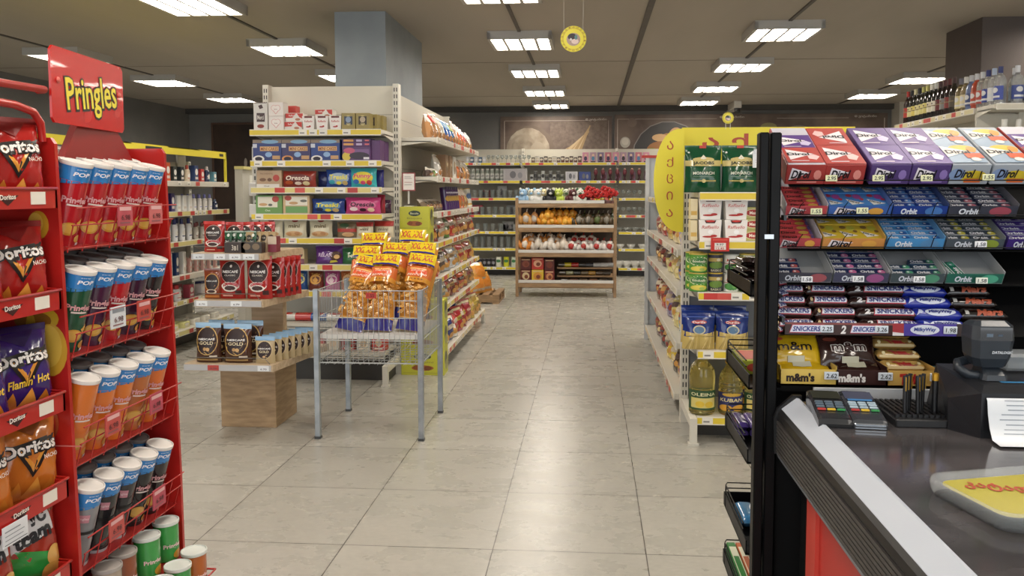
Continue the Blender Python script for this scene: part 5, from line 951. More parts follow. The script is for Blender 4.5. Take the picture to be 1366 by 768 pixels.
for i, (x, c) in enumerate(((-.06, '#4a4438'), (.02, '#d8c82a'), (.12, '#b82f2a'), (.22, '#3a3a3c'), (.32, '#4a4a50'), (.42, '#c9ccd0'), (.52, '#d8dadc'), (.6, '#b8bcc0'))): BR(bar(.12, .06, .1, 'g:'+c, (), 'wrapped_pastry', 'bread', i), x, .2, .39, cname(c)+' wrapped pastry, %s from left on the upper inner shelf' % ORD[i])
for i, c in enumerate(('#4a3f30', '#8a8a6a', '#3a3a34', '#6a5a40', '#a8803a', '#5a4a3a', '#4a4238')): BR(bar(.11, .06, .1, 'g:'+c, (), 'wrapped_pastry', 'bread', i), -.05+i*.1, .2, .28, cname(c)+' wrapped pastry, %s from left on the lower inner shelf' % ORD[i])
for i, c in enumerate(('#3a2f28', '#5a3a30', '#4a3c30', '#6a4a38', '#3f352c')): BR(bar(.12, .05, .1, 'g:'+c, (), 'wrapped_pastry', 'bread', i), -.02+i*.13, .12, .19, 'dark wrapped pastry, %s from left on the bottom wooden shelf' % ORD[i])
# orange bags on the pallet
for j in range(2):
    for i in range(2 if j < 1 else 1): P(pouch(.32, .26, .14, 'g:#e0a04a', (('e', 0, .5, .35, .3, 'g:#d8862f'), ('r', -.4, .1, .4, .2, '#c9c0b0')), True, 'puff_sack', 'snack sack', seed=i+j), -1.42+.06*i, 10.05+.2*i+.1*j, .12+.13*j, 'big orange sack on the small pallet, %s layer, %s' % (FIRST[j], ('near', 'far')[i]), None, PI/2-.5, -.35)
# ------------------------------------------------------------------ bottles on the drinks gondola
WP = [(.036, 0), (.038, .006), (.038, .19), (.033, .21), (.016, .24), (.014, .3)]
def wine(c, cap, lab): return bottle(WP, mat(c, .08, coat=.6), [(.0155, .235), (.0155, .305), (.0001, .307)], cap, lab, (('r', -.3, .5, .3, .6, '#8a7a5a'), ('e', 0, .75, .1, .1, '#6a5a4a')), 'wine_bottle', 'bottle', 12, .0386, .09, .06)
def vodka(c, cap, lab, lc2='#d8d8d8', nm='spirit_bottle'): return bottle([(.038, 0), (.04, .005), (.042, .17), (.034, .2), (.015, .222), (.014, .24)], mat(c, .05, trans=.8) if c[1] > 'a' else mat(c, .1, coat=.5), [(.017, .23), (.017, .278), (.0001, .28)], cap, lab, (('e', 0, .7, .2, .2, lc2), ('r', -.3, .15, .3, .3, lc2)), nm, 'bottle', 12, .0425, .1, .035)
ws = [('#2a0f10', '#a82a24', '#b83a30'), ('#14100c', '#1a1a1a', '#d8cf9a'), ('#12140e', '#c9c49a', '#d8c96a'), ('#12140e', '#1a1a1a', '#e0d8a0'), ('#16180f', '#b8b86a', '#d8cf8a'), ('#12140e', '#c9c47a', '#d8cc80'), ('#12140e', '#d8d6cc', '#e0d8c0'), ('#10120e', '#d8d8d2', '#dcd8c8'), ('#1a0f10', '#3a1418', '#6a2a30'), ('#1c1010', '#4a1418', '#8a8a88'), ('#2a1818', '#5a1a1c', '#8a3a38'), ('#2f2a20', '#3a1a1a', '#5a5244')]
for i, (c, cap, lab) in enumerate(ws): P(wine(c, cap, lab), 3.0, 7.9-i*.088, 2.05, 'dark wine bottle, %s from the far end of the drinks shelf' % FIRST[i], None, -PI/2+.2)
vs_ = [('#c9b88a', '#6a6a78', '#d8cf9a'), ('#d8c9a0', '#d8d8d4', '#e0d4b0'), ('#6a7aa0', '#c9ccd0', '#3a4a7a'), ('#a8452f', '#c9ccd0', '#b04a34'), ('#e0e0dc', '#d0d4d8', '#b04a40'), ('#e6e6e0', '#1f2a6a', '#2a3a8a'), ('#e6e8e8', '#b0c0d8', '#d0d4da'), ('#e6e8e8', '#26306a', '#3a4a9a')]
for i, (c, cap, lab) in enumerate(vs_): P(vodka(c, cap, lab), 3.0, 6.81-i*.09, 2.05, 'liquor bottle, %s nearer from the wine bottles on the drinks shelf' % FIRST[i], None, -PI/2+.2)
for i in range(6): P(vodka('#e6e8e8', ('#d8dade', '#26306a', '#c9ccd0')[i % 3], ('#3a4a8a', '#d8dce0', '#c0ccd8')[i % 3]), 3.1+i*.098, 6.14, 2.05, 'clear spirit bottle, %s along the end of the drinks gondola' % FIRST[i]); P(vodka('#e6e8e8', ('#c9ccd0', '#d8dade')[i % 2], ('#c0ccd8', '#3a4a8a')[i % 2]), 3.14+i*.095, 6.26, 2.05, 'clear spirit bottle, %s in the second row of the end bay' % FIRST[i])
for i in range(4): P(bottle([(.03, 0), (.032, .16), (.02, .19)], '#c9c9c2', [(.02, .19), (.02, .24), (.0001, .242)], '#d8d6cf', '#b0b0a8', (), 'spirit_bottle', 'bottle', 12, .0326, .08, .04), 3.02+i*.1, 6.14, 1.7, 'pale capped bottle, %s on the shelf under the clear spirits' % FIRST[i], 'pale capped bottles')
# ------------------------------------------------------------------ chip tube rack (red) on the left
RR = mat('#b3211c', .32, coat=.3); RD = mat('#8a1a18', .35)
TILT = math.radians(15)
_before = set(bpy.data.objects)
e = empty('tube_rack', (-1.5, 2.2, 0), 0, 'tall red metal rack holding tiers of chip tubes', 'rack')
def W2(mb): mb.M = Matrix.Translation((1.5, -2.2, 0)); return mb
def side_panel(y, nm, ops=()):
    q = W2(MB()); t = .012
    pts = [(-1.75, 0), (-1.268, 0), (-1.272, .5), (-1.295, 1.535), (-1.305, 1.55), (-1.75, 1.55)]
    q.add([(x, y, z) for x, z in pts]+[(x, y+t, z) for x, z in pts], [list(range(6)), list(range(6, 12))[::-1]]+[((i+1) % 6, i, i+6, (i+1) % 6+6) for i in range(6)], RR)
    if ops: printed(q, lambda u, v, l: Vector((-1.5+u, y-l, v)), .5, 1.55, ops, 1)
    for z in (.3, .75, 1.1, 1.45): q.lathe([(.006, 0), (.006, .004), (.0001, .005)], 'm:#8a6a66', 8, (0, 0, 0)) if 0 else None
    return q.build(nm, e)
def wz(px, pz, r1, r2, c): return ('e', (px+1.5)/.5, pz/1.55, r1/.5, r2/1.55, c)
side_panel(1.935, 'side_panel', (wz(-1.345, 1.33, .028, .036, 'g:#c9952c'), wz(-1.352, 1.335, .02, .026, 'g:#dcb04a'), wz(-1.36, 1.09, .06, .034, 'g:#c9a02c'), wz(-1.37, 1.085, .05, .024, 'g:#8a5a20'), wz(-1.325, 1.01, .045, .068, 'g:#d0a034'), wz(-1.33, 1.02, .036, .055, 'g:#dcb44a'), wz(-1.375, .99, .02, .12, 'g:#b8902c'), wz(-1.34, .82, .03, .045, 'g:#a84a2c'), wz(-1.343, .82, .024, .038, RR), ('r', .3, .49, .5, .492, '#d8807a')))
side_panel(2.455, 'side_panel')
q = W2(MB()); q.box(-1.75, 1.947, 0, -1.74, 2.455, 1.53, RD); q.build('back_panel', e)
TZ = [1.278, .997, .708, .415]
for z in TZ:
    q = W2(MB()); c_, s_ = math.cos(TILT), math.sin(TILT); Mx = Matrix.Translation((-1.29, 0, z-.012)) @ Matrix.Rotation(TILT, 4, 'Y')
    q.box(-.44, 1.947, -.004, 0, 2.455, 0, RD, Mx); q.build('shelf', e)
    q = W2(MB()); x0 = -1.283
    def at(h): return x0+h*s_/c_
    for h in (-.01, .05, .095): q.tube([(at(h)-.0, 1.955, z+h), (at(h), 2.45, z+h)], .0022, RR, 5)
    for k in range(9): y = 1.96+k*.06; q.tube([(at(-.02), y, z-.02), (at(.095 if k % 2 else .05), y, z+(.095 if k % 2 else .05))], .0018, RR, 5)
    bk = q.build('wire_basket', e)
    for yy_, c in ((2.17, '#b8505a'), (2.33, '#c96a6a')) if z > 1.1 else ((2.12, '#d8dce0'), (2.25, '#c04a40')) if z > .9 else ((2.08, '#c0504a'), (2.3, '#b84a5a')):
        q = W2(MB()); q.box(x0+.024, yy_-.035, z+.04, x0+.027, yy_+.035, z+.1, c); printed(q, lambda u, v, l: Vector((x0+.027+l, yy_+u, z+.04+v)), .07, .06, [('r', -.4, .72, .4, .9, '#e0b0b0' if c != '#d8dce0' else '#8a9098'), ('t', '6.98', .0, .4, .6, .25, '#5a2a2e'), ('r', -.4, .12, .3, .18, '#8a5a5e')], 1); q.build('price_card', bk)
q = W2(MB()); q.box(-1.70, 1.947, .238, -1.245, 2.455, .25, RD); q.box(-1.70, 1.947, .145, -1.16, 2.455, .155, RD); q.build('shelf', e)
q = W2(MB()); q.tube([(-1.16, 1.95, .19), (-1.16, 2.45, .19)], .003, RR); q.tube([(-1.16, 2.45, .19), (-1.25, 2.45, .19)], .003, RR); q.build('wire_rail', e)
q = W2(MB()); q.add([(-1.33, 2.02, 1.50), (-1.36, 2.40, 1.50), (-1.355, 2.3, 1.6), (-1.34, 2.1, 1.6), (-1.35, 2.02, 1.50), (-1.38, 2.40, 1.50), (-1.375, 2.3, 1.6), (-1.36, 2.1, 1.6)], [(0, 1, 2, 3), (7, 6, 5, 4), (0, 4, 5, 1), (1, 5, 6, 2), (3, 2, 6, 7), (0, 3, 7, 4)], RD); q.build('sign_bracket', e)
q = W2(MB()); q.box(-1.42, 2.25, 1.5, -1.41, 2.455, 1.55, RR); q.build('top_panel', e)
# sign board
se = empty('brand_sign', (-1.307, 1.95, 1.59), math.atan2(.39, -.047), 'square red sign with yellow lettering above the chip tube rack', 'sign')
q = MB(); L_ = .393; hh = .195; c = .012; pts = [(c, 0), (L_-c, 0), (L_, c), (L_, hh-c), (L_-c, hh), (c, hh), (0, hh-c), (0, c)]
q.prism(pts, 0, .006, mat('#c4201c', .25, coat=.4), 'y')
S_ = lambda u, v, l: Vector((L_/2+u, -l, v))
# the board's front faces the aisle: local -y
ops = [('t', 'Pringles', .03, .42, .74, .62, '#141210', .12, .0, .07), ('t', 'Pringles', .03, .425, .71, .57, '#e9d63a', .12, 0, .015)]
printed(q, lambda u, v, l: Vector((L_/2+u, -l, v)), L_, hh, ops, 1)
for x in (.03, L_-.03): q.ball((x, -.002, .11), (.008, .004, .008), '#d86a60', 10, 6)
q.build('sign_board', se)
# tubes
def tubep(body, band, txt, kind='full', lidc='#e6e2dc', h=.218):
    ops = []
    if band: ops += [('r', -.72, .8, .72, .985, band), ('p', [(-.6, .8), (.7, .8), (.7, .84), (-.6, .72)], band), ('t', 'POP', .02, .885, .36, .05, '#eef2f6', 0, .15, .03), ('t', 'party', .0, .94, .2, .014, '#d8e4ee')]
    if kind == 'full': ops += [('t', 'Pringles', 0, .56, .56, .1, '#e0a8ac', 0, 0, .035), ('r', -.16, .5, .18, .52, '#e6d8d0'), ('e', -.02, .22, .2, .08, 'g:#cf9a3a'), ('e', -.02, .225, .16, .06, 'g:#dcae52'), ('p', [(.12, .3), (.28, .36), (.2, .24)], 'g:#d8a040'), ('e', .25, .1, .12, .05, 'g:#d09a3c'), ('r', .2, .02, .34, .05, '#d8d4d8')]
    elif kind == 'grey': ops += [('r', -.7, .44, .7, .48, '#1a1a1c'), ('r', -.7, .0, .7, .05, '#b8bcc0'), ('r', -.3, .6, .0, .7, '#c88a96'), ('t', 'Pringles', -.15, .65, .26, .04, '#f0dce0'), ('r', .3, .05, .6, .42, '#4a4d52'), ('r', .3, .52, .6, .75, '#5a5d62')]
    elif kind == 'small': ops += [('t', 'Pringles', 0, .4, .5, .14, '#e8c8c8', 0, 0, .03), ('e', .2, .15, .2, .12, 'g:#d09a3c'), ('r', .35, .05, .5, .3, '#e6e8e6')]
    p = can(.0375, h, 'g:'+body, tuple(ops), lidc, 'chip_tube', 'chip tube', .01, 'lid', 0, 24)
    return p
MT = Matrix.Rotation(TILT, 4, 'Y')
def place_tube(p, x, y, z, lab, tilt=True, turn=PI/2-.55, grp=None):
    M = Matrix.Translation((x, y, z)) @ (MT if tilt else Matrix.Identity(4)) @ Matrix.Rotation(turn, 4, 'Z'); spawn(p, M, lab, grp)
BL = 'g:#2f82c8'
tiers = [[('#b8222a', BL, 'red')]*5, [('#1f5238', BL, 'green'), ('#4a2440', BL, 'purple'), ('#b8222a', BL, 'red'), ('#3f2238', BL, 'dark plum'), ('#2a2426', BL, 'black')],
         [('#d8742a', None, 'orange'), ('#d8742a', BL, 'blue banded orange'), ('#dc7a2c', BL, 'second blue banded orange'), ('#b86a34', BL, 'brown orange'), ('#d8702a', BL, 'bright orange')],
         [('#85888c', BL, 'grey'), ('#2b2c2e', BL, 'black'), ('#303134', BL, 'dark grey'), ('#232425', BL, 'black with pink lettering'), ('#2a2426', BL, 'black farthest')]]
TN = ('top', 'second', 'third', 'fourth')
for t, z in enumerate(TZ):
    for i in range(5):
        b_, bd, nm = tiers[t][i]
        for r_ in range(3):
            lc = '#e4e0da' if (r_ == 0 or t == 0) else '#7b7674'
            kind = 'grey' if (t == 3 and i < 3) else 'full'
            x = -1.345-r_*.081*math.cos(TILT); zz = z+r_*.081*math.sin(TILT)+.001
            place_tube(tubep(b_, bd, '', kind, lc), x, 2.012+i*.089, zz, '%s chip tube, %s row of the %s tier, %s from near side' % (nm, ('front', 'middle', 'back')[r_], TN[t], FIRST[i]))
G_ = '#3f9a4a'
sm = [(-1.29, 2.28, .25, G_, 'green', 0), (-1.29, 2.39, .25, G_, 'green', 0), (-1.30, 2.17, .25, '#8a4a2c', 'brown', 1), (-1.29, 2.08, .25, '#a89a8a', 'tan', 1), (-1.2, 2.29, .155, G_, 'green', 0), (-1.2, 2.19, .155, '#b83a3a', 'red', 0), (-1.38, 2.3, .25, '#b8222a', 'red', 1), (-1.2, 2.39, .155, '#b8622a', 'orange', 0), (-1.42, 2.4, .25, '#2a5a34', 'dark green', 1), (-1.4, 2.06, .25, '#8a2a24', 'dark red', 1)]
for i, (x, y, z, c, nm, old) in enumerate(sm): place_tube(tubep(c, None, '', 'small', '#a8a29c' if old else '#d8dcd6', .12), x, y, z+.001, 'short %s chip can on the bottom shelf, %s of the loose ones' % (nm, FIRST[i]), False, PI/2-.5)
# ------------------------------------------------------------------ corn chip rack (red) nearer the camera
e = empty('chip_bag_rack', (-1.5, 1.6, 0), 0, 'red metal rack with trays of corn chip bags nearest the entrance', 'rack')
def W3(mb): mb.M = Matrix.Translation((1.5, -1.6, 0)); return mb
q = W3(MB()); q.box(-1.7, 1.1, 0, -1.69, 1.93, 1.55, RD); q.build('back_panel', e)
q = W3(MB()); q.box(-1.7, 1.05, 0, -1.28, 1.06, 1.55, RR); q.build('side_panel', e)
q = W3(MB()); q.tube([(-1.28, 1.06, 1.62), (-1.3, 1.6, 1.62), (-1.31, 1.82, 1.62), (-1.315, 1.89, 1.61), (-1.318, 1.92, 1.585), (-1.32, 1.927, 1.54)], .0095, RR, 10); q.tube([(-1.28, 1.06, 1.62), (-1.28, 1.06, 1.54)], .0095, RR, 8); q.build('top_rail', e)
q = W3(MB()); q.tube([(-1.29, 1.06, 1.65), (-1.308, 1.925, 1.668), (-1.33, 1.93, 1.668)], .0095, RR, 8); q.tube([(-1.29, 1.06, 1.65), (-1.29, 1.06, 1.54)], .0095, RR, 8); q.build('upper_rail', e)
DZ = [1.378, 1.126, .868, .646, .43]
for i, z in enumerate(DZ):
    q = W3(MB()); q.box(-1.69, 1.07, z-.004, -1.275, 1.9, z, RD)
    q.box(-1.275, 1.07, z-.004, -1.268, 1.9, z+.042, RR); q.box(-1.42, 1.893, z-.004, -1.268, 1.9, z+.042, RR)
    q.tube([(-1.268, 1.07, z+.044), (-1.268, 1.9, z+.044), (-1.5, 1.9, z+.055)], .004, RR, 6)
    t = q.build('tray', e)
    for yy_, w_ in ((1.83, .05), (1.62, .06)):
        q = W3(MB()); q.box(-1.268, yy_-w_/2, z+.006, -1.2665, yy_+w_/2, z+.036, '#e6e0d4'); q.build('price_label', t)
    q = W3(MB()); printed(q, lambda u, v, l: Vector((-1.268+l, 1.73+u, z+v)), .1, .04, [('p', [(-.35, .65), (.35, .7), (0, .1)], '#3a1414'), ('t', 'Doritos', 0, .6, .5, .3, '#f0e6dc', .05, 0, .03)], 1); q.build('brand_label', t)
q = W3(MB()); q.box(-1.262, 1.66, .612, -1.26, 1.74, .66, '#dfe2e6'); printed(q, lambda u, v, l: Vector((-1.26+l, 1.7+u, .612+v)), .08, .048, [('r', -.42, .7, .2, .76, '#8a9098'), ('r', -.42, .5, .35, .54, '#8a9098'), ('r', -.42, .3, .3, .34, '#8a9098'), ('r', -.45, .1, .45, .14, '#5a6068')], 1); q.build('price_card', e)
def dor(c, cd, kind, seed):
    o = [('r', -.5, .93, .5, 1, cd), ('p', [(-.32, .9), (.3, .95), (.05, .75)], cd), ('p', [(-.3, .66), (.42, .74), (.02, .28)], '#1a1210'), ('p', [(-.2, .62), (.3, .68), (.02, .34)], 'g:#d8923a'), ('p', [(-.12, .6), (.22, .64), (.02, .42)], 'g:'+c),
         ('t', 'Doritos', 0, .62, .86, .17, '#17100e', .09, 0, .09), ('t', 'Doritos', 0, .625, .82, .14, '#f4efe9', .09, 0, .035),
         ('p', [(-.4, .04), (-.1, .05), (-.2, .26)], 'g:#d88a34'), ('p', [(-.15, .06), (.2, .03), (.08, .28)], 'g:#e09a42'), ('p', [(.12, .06), (.42, .04), (.3, .24)], 'g:#c97a2c')]
    if kind == 'hot': o.append(('t', "Flamin' Hot", .05, .36, .66, .1, '#f0c83a', .09, .2, .02))
    else: o.append(('t', 'NACHO', .3, .5, .24, .05, '#f0e4d8', .09))
    if kind == 'team': o = [('p', [(-.5, 0), (.5, 0), (.5, .3), (-.5, .55)], 'g:#2f9a44'), ('r', -.5, .8, .5, 1, 'g:#8a4a2c'), ('p', [(-.35, .45), (.38, .6), (.32, .95), (-.3, .85)], '#e2e4e4'), ('t', 'ХРУС', 0, .77, .6, .15, '#2a2c30', .15, .1, .05), ('t', 'team', .02, .6, .6, .17, '#2a2c30', .15, .1, .05), ('e', .35, .3, .14, .12, 'g:#d8a85a'), ('e', .3, .12, .16, .1, 'g:#cf9c4c')]
    return pouch(.165, .215, .075, 'g:'+c, tuple(o), True, 'corn_chip_bag', 'snack bag', seed=seed, crinkle=.1)
DB = [(0, '#a8201c', '#7a1614', 'n', 'red'), (1, '#a8221e', '#801816', 'n', 'red'), (2, '#3a2470', '#28184e', 'hot', 'purple'), (3, '#c9742a', '#8a4a1c', 'n', 'orange'), (4, '#a83a2c', '#2f7a3a', 'team', 'green and red')]
for t, c, cd_, k, nm in DB:
    z = DZ[t]+.004
    for i in range(4):
        y = 1.835-i*.155
        spawn(dor(c, cd_, k, i), TR((-1.335, y, z), PI/2-.42, -.16, .07 if (t == 3 and i == 0) else 0), '%s corn chip bag, %s from the tube rack, front row, %s tray' % (nm, FIRST[i], ('top', 'second', 'third', 'fourth', 'lowest')[t]))
        if i < 3: spawn(dor(c, cd_, k, i+1), TR((-1.45, y-.02, z), PI/2-.35, -.12), '%s corn chip bag, %s from the tube rack, back row, %s tray' % (nm, FIRST[i], ('top', 'second', 'third', 'fourth', 'lowest')[t]))
for o in set(bpy.data.objects)-_before:
    if o.parent is None: o.location.x -= .052
# ------------------------------------------------------------------ black candy rack
BK = mat('#060607', .45); BK2 = mat('#070708', .7)
for m_ in (BK, BK2): m_.node_tree.nodes['Principled BSDF'].inputs['Specular IOR Level'].default_value = .18
e = empty('candy_rack', (.9, 2.1, 0), 0, 'black metal candy rack standing behind the checkout counter', 'rack')
def W4(mb): mb.M = Matrix.Translation((-.9, -2.1, 0)); return mb
q = W4(MB()); q.bbox(.371, 1.805, 0, .392, 1.84, 1.545, .003, BK); q.build('upright', e)
q = W4(MB()); q.bbox(.396, 1.81, 0, .42, 1.85, 1.545, .003, BK); 
for z in (1.35, 1.12, .9): q.box(.43, 1.82, z, .436, 1.85, z+.012, '#26262a')
q.box(.384, 1.8, 1.31, .404, 1.806, 1.32, 'm:#b8bcc2'); q.build('upright', e)
q = W4(MB()); q.box(.41, 1.85, 0, .42, 1.93, 1.53, BK2); q.build('side_panel', e)
q = W4(MB()); q.box(.465, 2.15, 0, 1.3, 2.16, 1.54, BK2); q.box(.425, 1.83, 0, 1.3, 1.85, .9, BK2); q.build('back_panel', e)
q = W4(MB()); q.box(1.3, 1.9, 0, 1.31, 2.16, 1.5, BK2); q.build('side_panel', e)
# side trays
for i, z in enumerate((1.178, .962, .786, .568, .408)):
    q = W4(MB()); q.box(.366, 1.86, z-.005, .44, 2.17, z, BK); q.box(.366, 1.86, z-.005, .369, 2.17, z+.03, BK); q.box(.366, 2.167, z-.005, .44, 2.17, z+.03, BK); t = q.build('side_tray', e)
    q = W4(MB()); 
    for zz in (.055, .04): q.tube([(.368, 1.9, z+zz), (.368, 2.15, z+zz), (.375, 2.168, z+zz), (.44, 2.168, z+zz)], .0018, BK, 5)
    q.tube([(.368, 2.15, z+.055), (.366, 2.14, z)], .0018, BK, 5); q.build('wire_guard', t)
def ST(p, y, z, lab, rz=0, x=.405): spawn(p, TR((x, y, z+.001), rz), lab)
for j in range(3): ST(bar(.09, .022, .05, 'g:#20120f', (('e', 0, .5, .2, .3, '#4a2a22'),), seed=j), 2.1-.0*j, 1.178+.023*j, 'dark chocolate bar, %s of the stack on the top side tray' % FIRST[j], PI/2)
ST(carton(.06, .035, .14, '#a8b03a', (('e', 0, .5, .3, .3, '#c04a3a'),), 'sweets_box', 'box', topops=(('r', -.4, .1, .4, .9, '#c04a3a'),)), 2.06, .962, 'yellow green sweets box on the second side tray')
for j in range(4): ST(bar(.12, .02, .03, 'g:#4a3a7a', (('e', 0, .5, .2, .3, '#d8d0e0'),), seed=j+4), 2.09, .786+.02*(j//2), 'purple bar, %s on the third side tray' % FIRST[j], PI/2, .39+.032*(j % 2))
ST(bar(.12, .03, .05, 'g:#3f7aa8', (('e', 0, .5, .3, .3, '#d8e0e8'),), seed=9), 2.05, .568, 'light blue bar on the fourth side tray', PI/2)
for j, (c, nm) in enumerate((('#2f7a3a', 'green'), ('#b85a2c', 'orange'), ('#3a8a3a', 'bright green'))): ST(carton(.022, .06, .28, c, (), 'seasoning_box', 'box', topops=(('r', -.4, .1, .4, .9, '#d8d8c0'), ('r', -.3, .3, .3, .7, c))), 2.0, .408, nm+' narrow box on the lowest side tray', 0, .381+.024*j)
# ---- gum boxes, five tiers
YL = 1.9; TH = math.radians(27)
def slope(x, z, th=TH, y=YL): return Matrix.Translation((x, y, z)) @ Matrix.Rotation(th, 4, 'X')
def put(p, M, lx, ly, lz, lab, grp=None, rz=0): spawn(p, M @ Matrix.Translation((lx, ly, lz)) @ Matrix.Rotation(rz, 4, 'Z'), lab, grp)
def dpack(v0, v1, c, cw='#e6e0e8', up=True, u0=-.46, u1=.46):
    m = (v0+v1)/2; h = (v1-v0); f = 1 if up else -1
    return [('r', u0, v0+.01, u1, v1-.01, c), ('p', [(-.38*f, m+.36*h*f), (.3*f, m+.06*h*f), (-.36*f, m-.3*h*f)], '#efe8ea'), ('t', 'Dirol', -.1*f, m+.04*h*f, .56, .13*h*2.6/2, '#16121c', 0 if up else PI, 0, .03), ('p', [(.12*f, m-.05*h*f), (.3*f, m+.02*h*f), (.42*f, m-.12*h*f), (.3*f, m-.32*h*f), (.12*f, m-.25*h*f)], cw), ('r', min(-.35*f, .1*f), m-.4*h, max(-.35*f, .1*f), m-.36*h, '#d8c8d0')]
ffront = lambda c, c2: (('p', [(-.42, .2), (-.36, .85), (.1, .6)], '#e8e0e6'), ('t', 'Dirol', -.12, .52, .5, .42, '#16121c', 0, .3, .03), ('r', -.2, .1, .3, .17, c2), ('e', .3, .5, .1, .25, c2))
def gumbox(kind):
    RDc, PUc = '#c8423c', '#6a4a9a'
    if kind == 'open': t = [('r', -.47, .0, .47, 1, '#c9c6cf')]+dpack(.42, .8, '#5d3f86', '#cfc4e0')+dpack(.03, .44, '#b54842', '#f0c8c8'); return carton(.089, .05, .215, '#a03834', ffront(RDc, '#d8887e'), 'gum_box', 'gum', topops=tuple(t), sideops=(('p', [(-.3, .3), (-.25, .9), (.1, .6)], '#e8d8d8'),))
    if kind == 'red': return carton(.089, .05, .215, '#a03834', ffront(RDc, '#d8887e'), 'gum_box', 'gum', topops=tuple(dpack(.5, 1, '#b54842', '#f0c0bc', False, -.5, .5)+dpack(0, .5, '#b54842', '#f0c8c4', True, -.5, .5)))
    if kind == 'purple': return carton(.089, .05, .215, '#4f3a70', ffront(PUc, '#8a72b0'), 'gum_box', 'gum', topops=tuple(dpack(.5, 1, '#634988', '#d0c4e2', True, -.5, .5)+dpack(0, .5, '#6b5392', '#d8cce6', True, -.5, .5)))
    def fr(v0, v1): m = (v0+v1)/2; h = v1-v0; return [('r', -.44, v0, .44, v1-.02, '#95a9bd'), ('e', .1, m+.25*h, .35, .2*h, '#e8b83a'), ('e', .3, m+.2*h, .12, .17*h, '#e8902c'), ('p', [(-.44, m+.38*h), (.2, m+.1*h), (-.44, m-.22*h)], '#f4ede2'), ('t', 'Dirol', -.1, m+.06*h, .6, .17*h*1.2, '#16121c', 0, 0, .03), ('r', .02, m-.28*h, .44, m-.02*h, '#dd5a2c'), ('e', .2, m-.35*h, .12, .1*h, '#efe6d8')]
    return carton(.089, .05, .215, '#9fa5ad', (('e', .1, .4, .35, .3, '#c9b02c'), ('e', -.3, .5, .2, .3, '#7f94b8'), ('t', 'Dirol', -.12, .55, .5, .42, '#16121c', 0, .3, .03), ('r', -.1, .1, .3, .3, '#c9602c')), 'gum_box', 'gum', topops=tuple(fr(.5, .96)+fr(.03, .5)))
XP = lambda px: .449+(px-1047)*.001676
GX = [XP(p_) for p_ in (1073, 1126, 1186, 1240, 1290, 1346, 1402)]
for i, (k, nm) in enumerate((('open', 'open red gum box with a purple pack inside'), ('red', 'red gum box with one upside down print'), ('purple', 'purple gum box right of the red one'), ('purple', 'second purple gum box, beside the fruit print ones'), ('fruit', 'orange fruit gum box next to the purple ones'), ('fruit', 'second orange fruit gum box on the top tier'), ('open', 'red and purple gum box at the right end of the tier'))):
    put(gumbox(k), slope(GX[i], 1.431), 0, .1075, 0, nm)
@proto
def opentray(w, d, h, c, fops, wall='#b9b7ba', name='gum_display_tray'):
    m = MB(); m.box(-w/2, 0, 0, w/2, d, .002, wall); m.box(-w/2, 0, 0, w/2, .002, h, c); m.box(-w/2, 0, 0, -w/2+.0015, d, h*1.25, wall); m.box(w/2-.0015, 0, 0, w/2, d, h*1.25, wall); m.box(-w/2, d-.002, 0, w/2, d, h*1.8, wall)
    printed(m, lambda u, v, l: Vector((u, -l, v)), w, h, fops, 1)
    return Proto(name, 'gum tray', [(name, m.mesh(name), [])])
def gpack(c, word, c2, w=.07, cw='#efeef2', diag=False):
    if word == 'Dirol': t = (('p', [(-.5, .5), (-.4, 1), (.1, .6), (.0, 0), (-.45, 0)], '#c04a48'), ('t', 'Dirol', -.2, .5, .42, .55, '#1a1418', 0, .1, .03), ('e', .25, .5, .15, .4, c2), ('r', .42, 0, .5, 1, '#5a4a7a'))
    else: t = (('t', word, -.2, .52, .5, .55, cw, 0, .1, .04), ('e', .3, .5, .14, .42, c2), ('e', .26, .6, .05, .15, '#f0ecf0'), ('r', -.5, 0, .5, .1, '#dfe0e4'))
    return carton(w, .013, .0195, c, (('r', -.5, .0, .5, .3, '#e6e6e8'),), 'gum_pack', 'gum', topops=t, bev=.0008)
def wide(c, c2, c3): return carton(.05, .016, .062, c, (), 'gum_pack', 'gum', topops=(('p', [(-.42, .55), (.35, .2), (-.25, .08)], '#f0eae2'), ('t', 'Dirol', -.12, .3, .5, .12, '#1a1418', -.5, 0, .03), ('e', .15, .72, .2, .2, c2), ('e', -.2, .8, .15, .12, c3), ('e', .3, .5, .1, .1, c3)), bev=.0008)
def tray(x0, x1, z, c, fops, wall='#b9b7ba', nm='', h=.026, d=.2):
    M = slope((x0+x1)/2, z); spawn(opentray(x1-x0-.002, d, h, c, tuple(fops), wall), M, nm); return M
dfo = [('p', [(-.42, .1), (-.36, .9), (.0, .6)], '#e8dde0'), ('t', 'Dirol', -.2, .5, .34, .6, '#16121c', 0, .3, .03), ('e', .25, .5, .12, .35, '#d8a04a')]
ofo = lambda c: [('t', 'Orbit', -.2, .5, .3, .6, '#dfe2ea', 0, .1, .04), ('e', .25, .5, .16, .45, c)]
def fill(M, p, cols, rows, w, pitchy, lab, grp, y0=.012, skip=(), lz=.003, stack=0, gapx=None):
    gx = gapx or w/cols
    for r_ in range(rows):
        for c in range(cols):
            if (c, r_) in skip: continue
            put(p, M, (c-(cols-1)/2)*gx, y0+pitchy*r_+.01, lz, lab+(', %s row' % FIRST[r_])+(', '+(('left', 'right') if cols == 2 else ('left', 'middle', 'right'))[c] if cols > 1 else ''), grp)
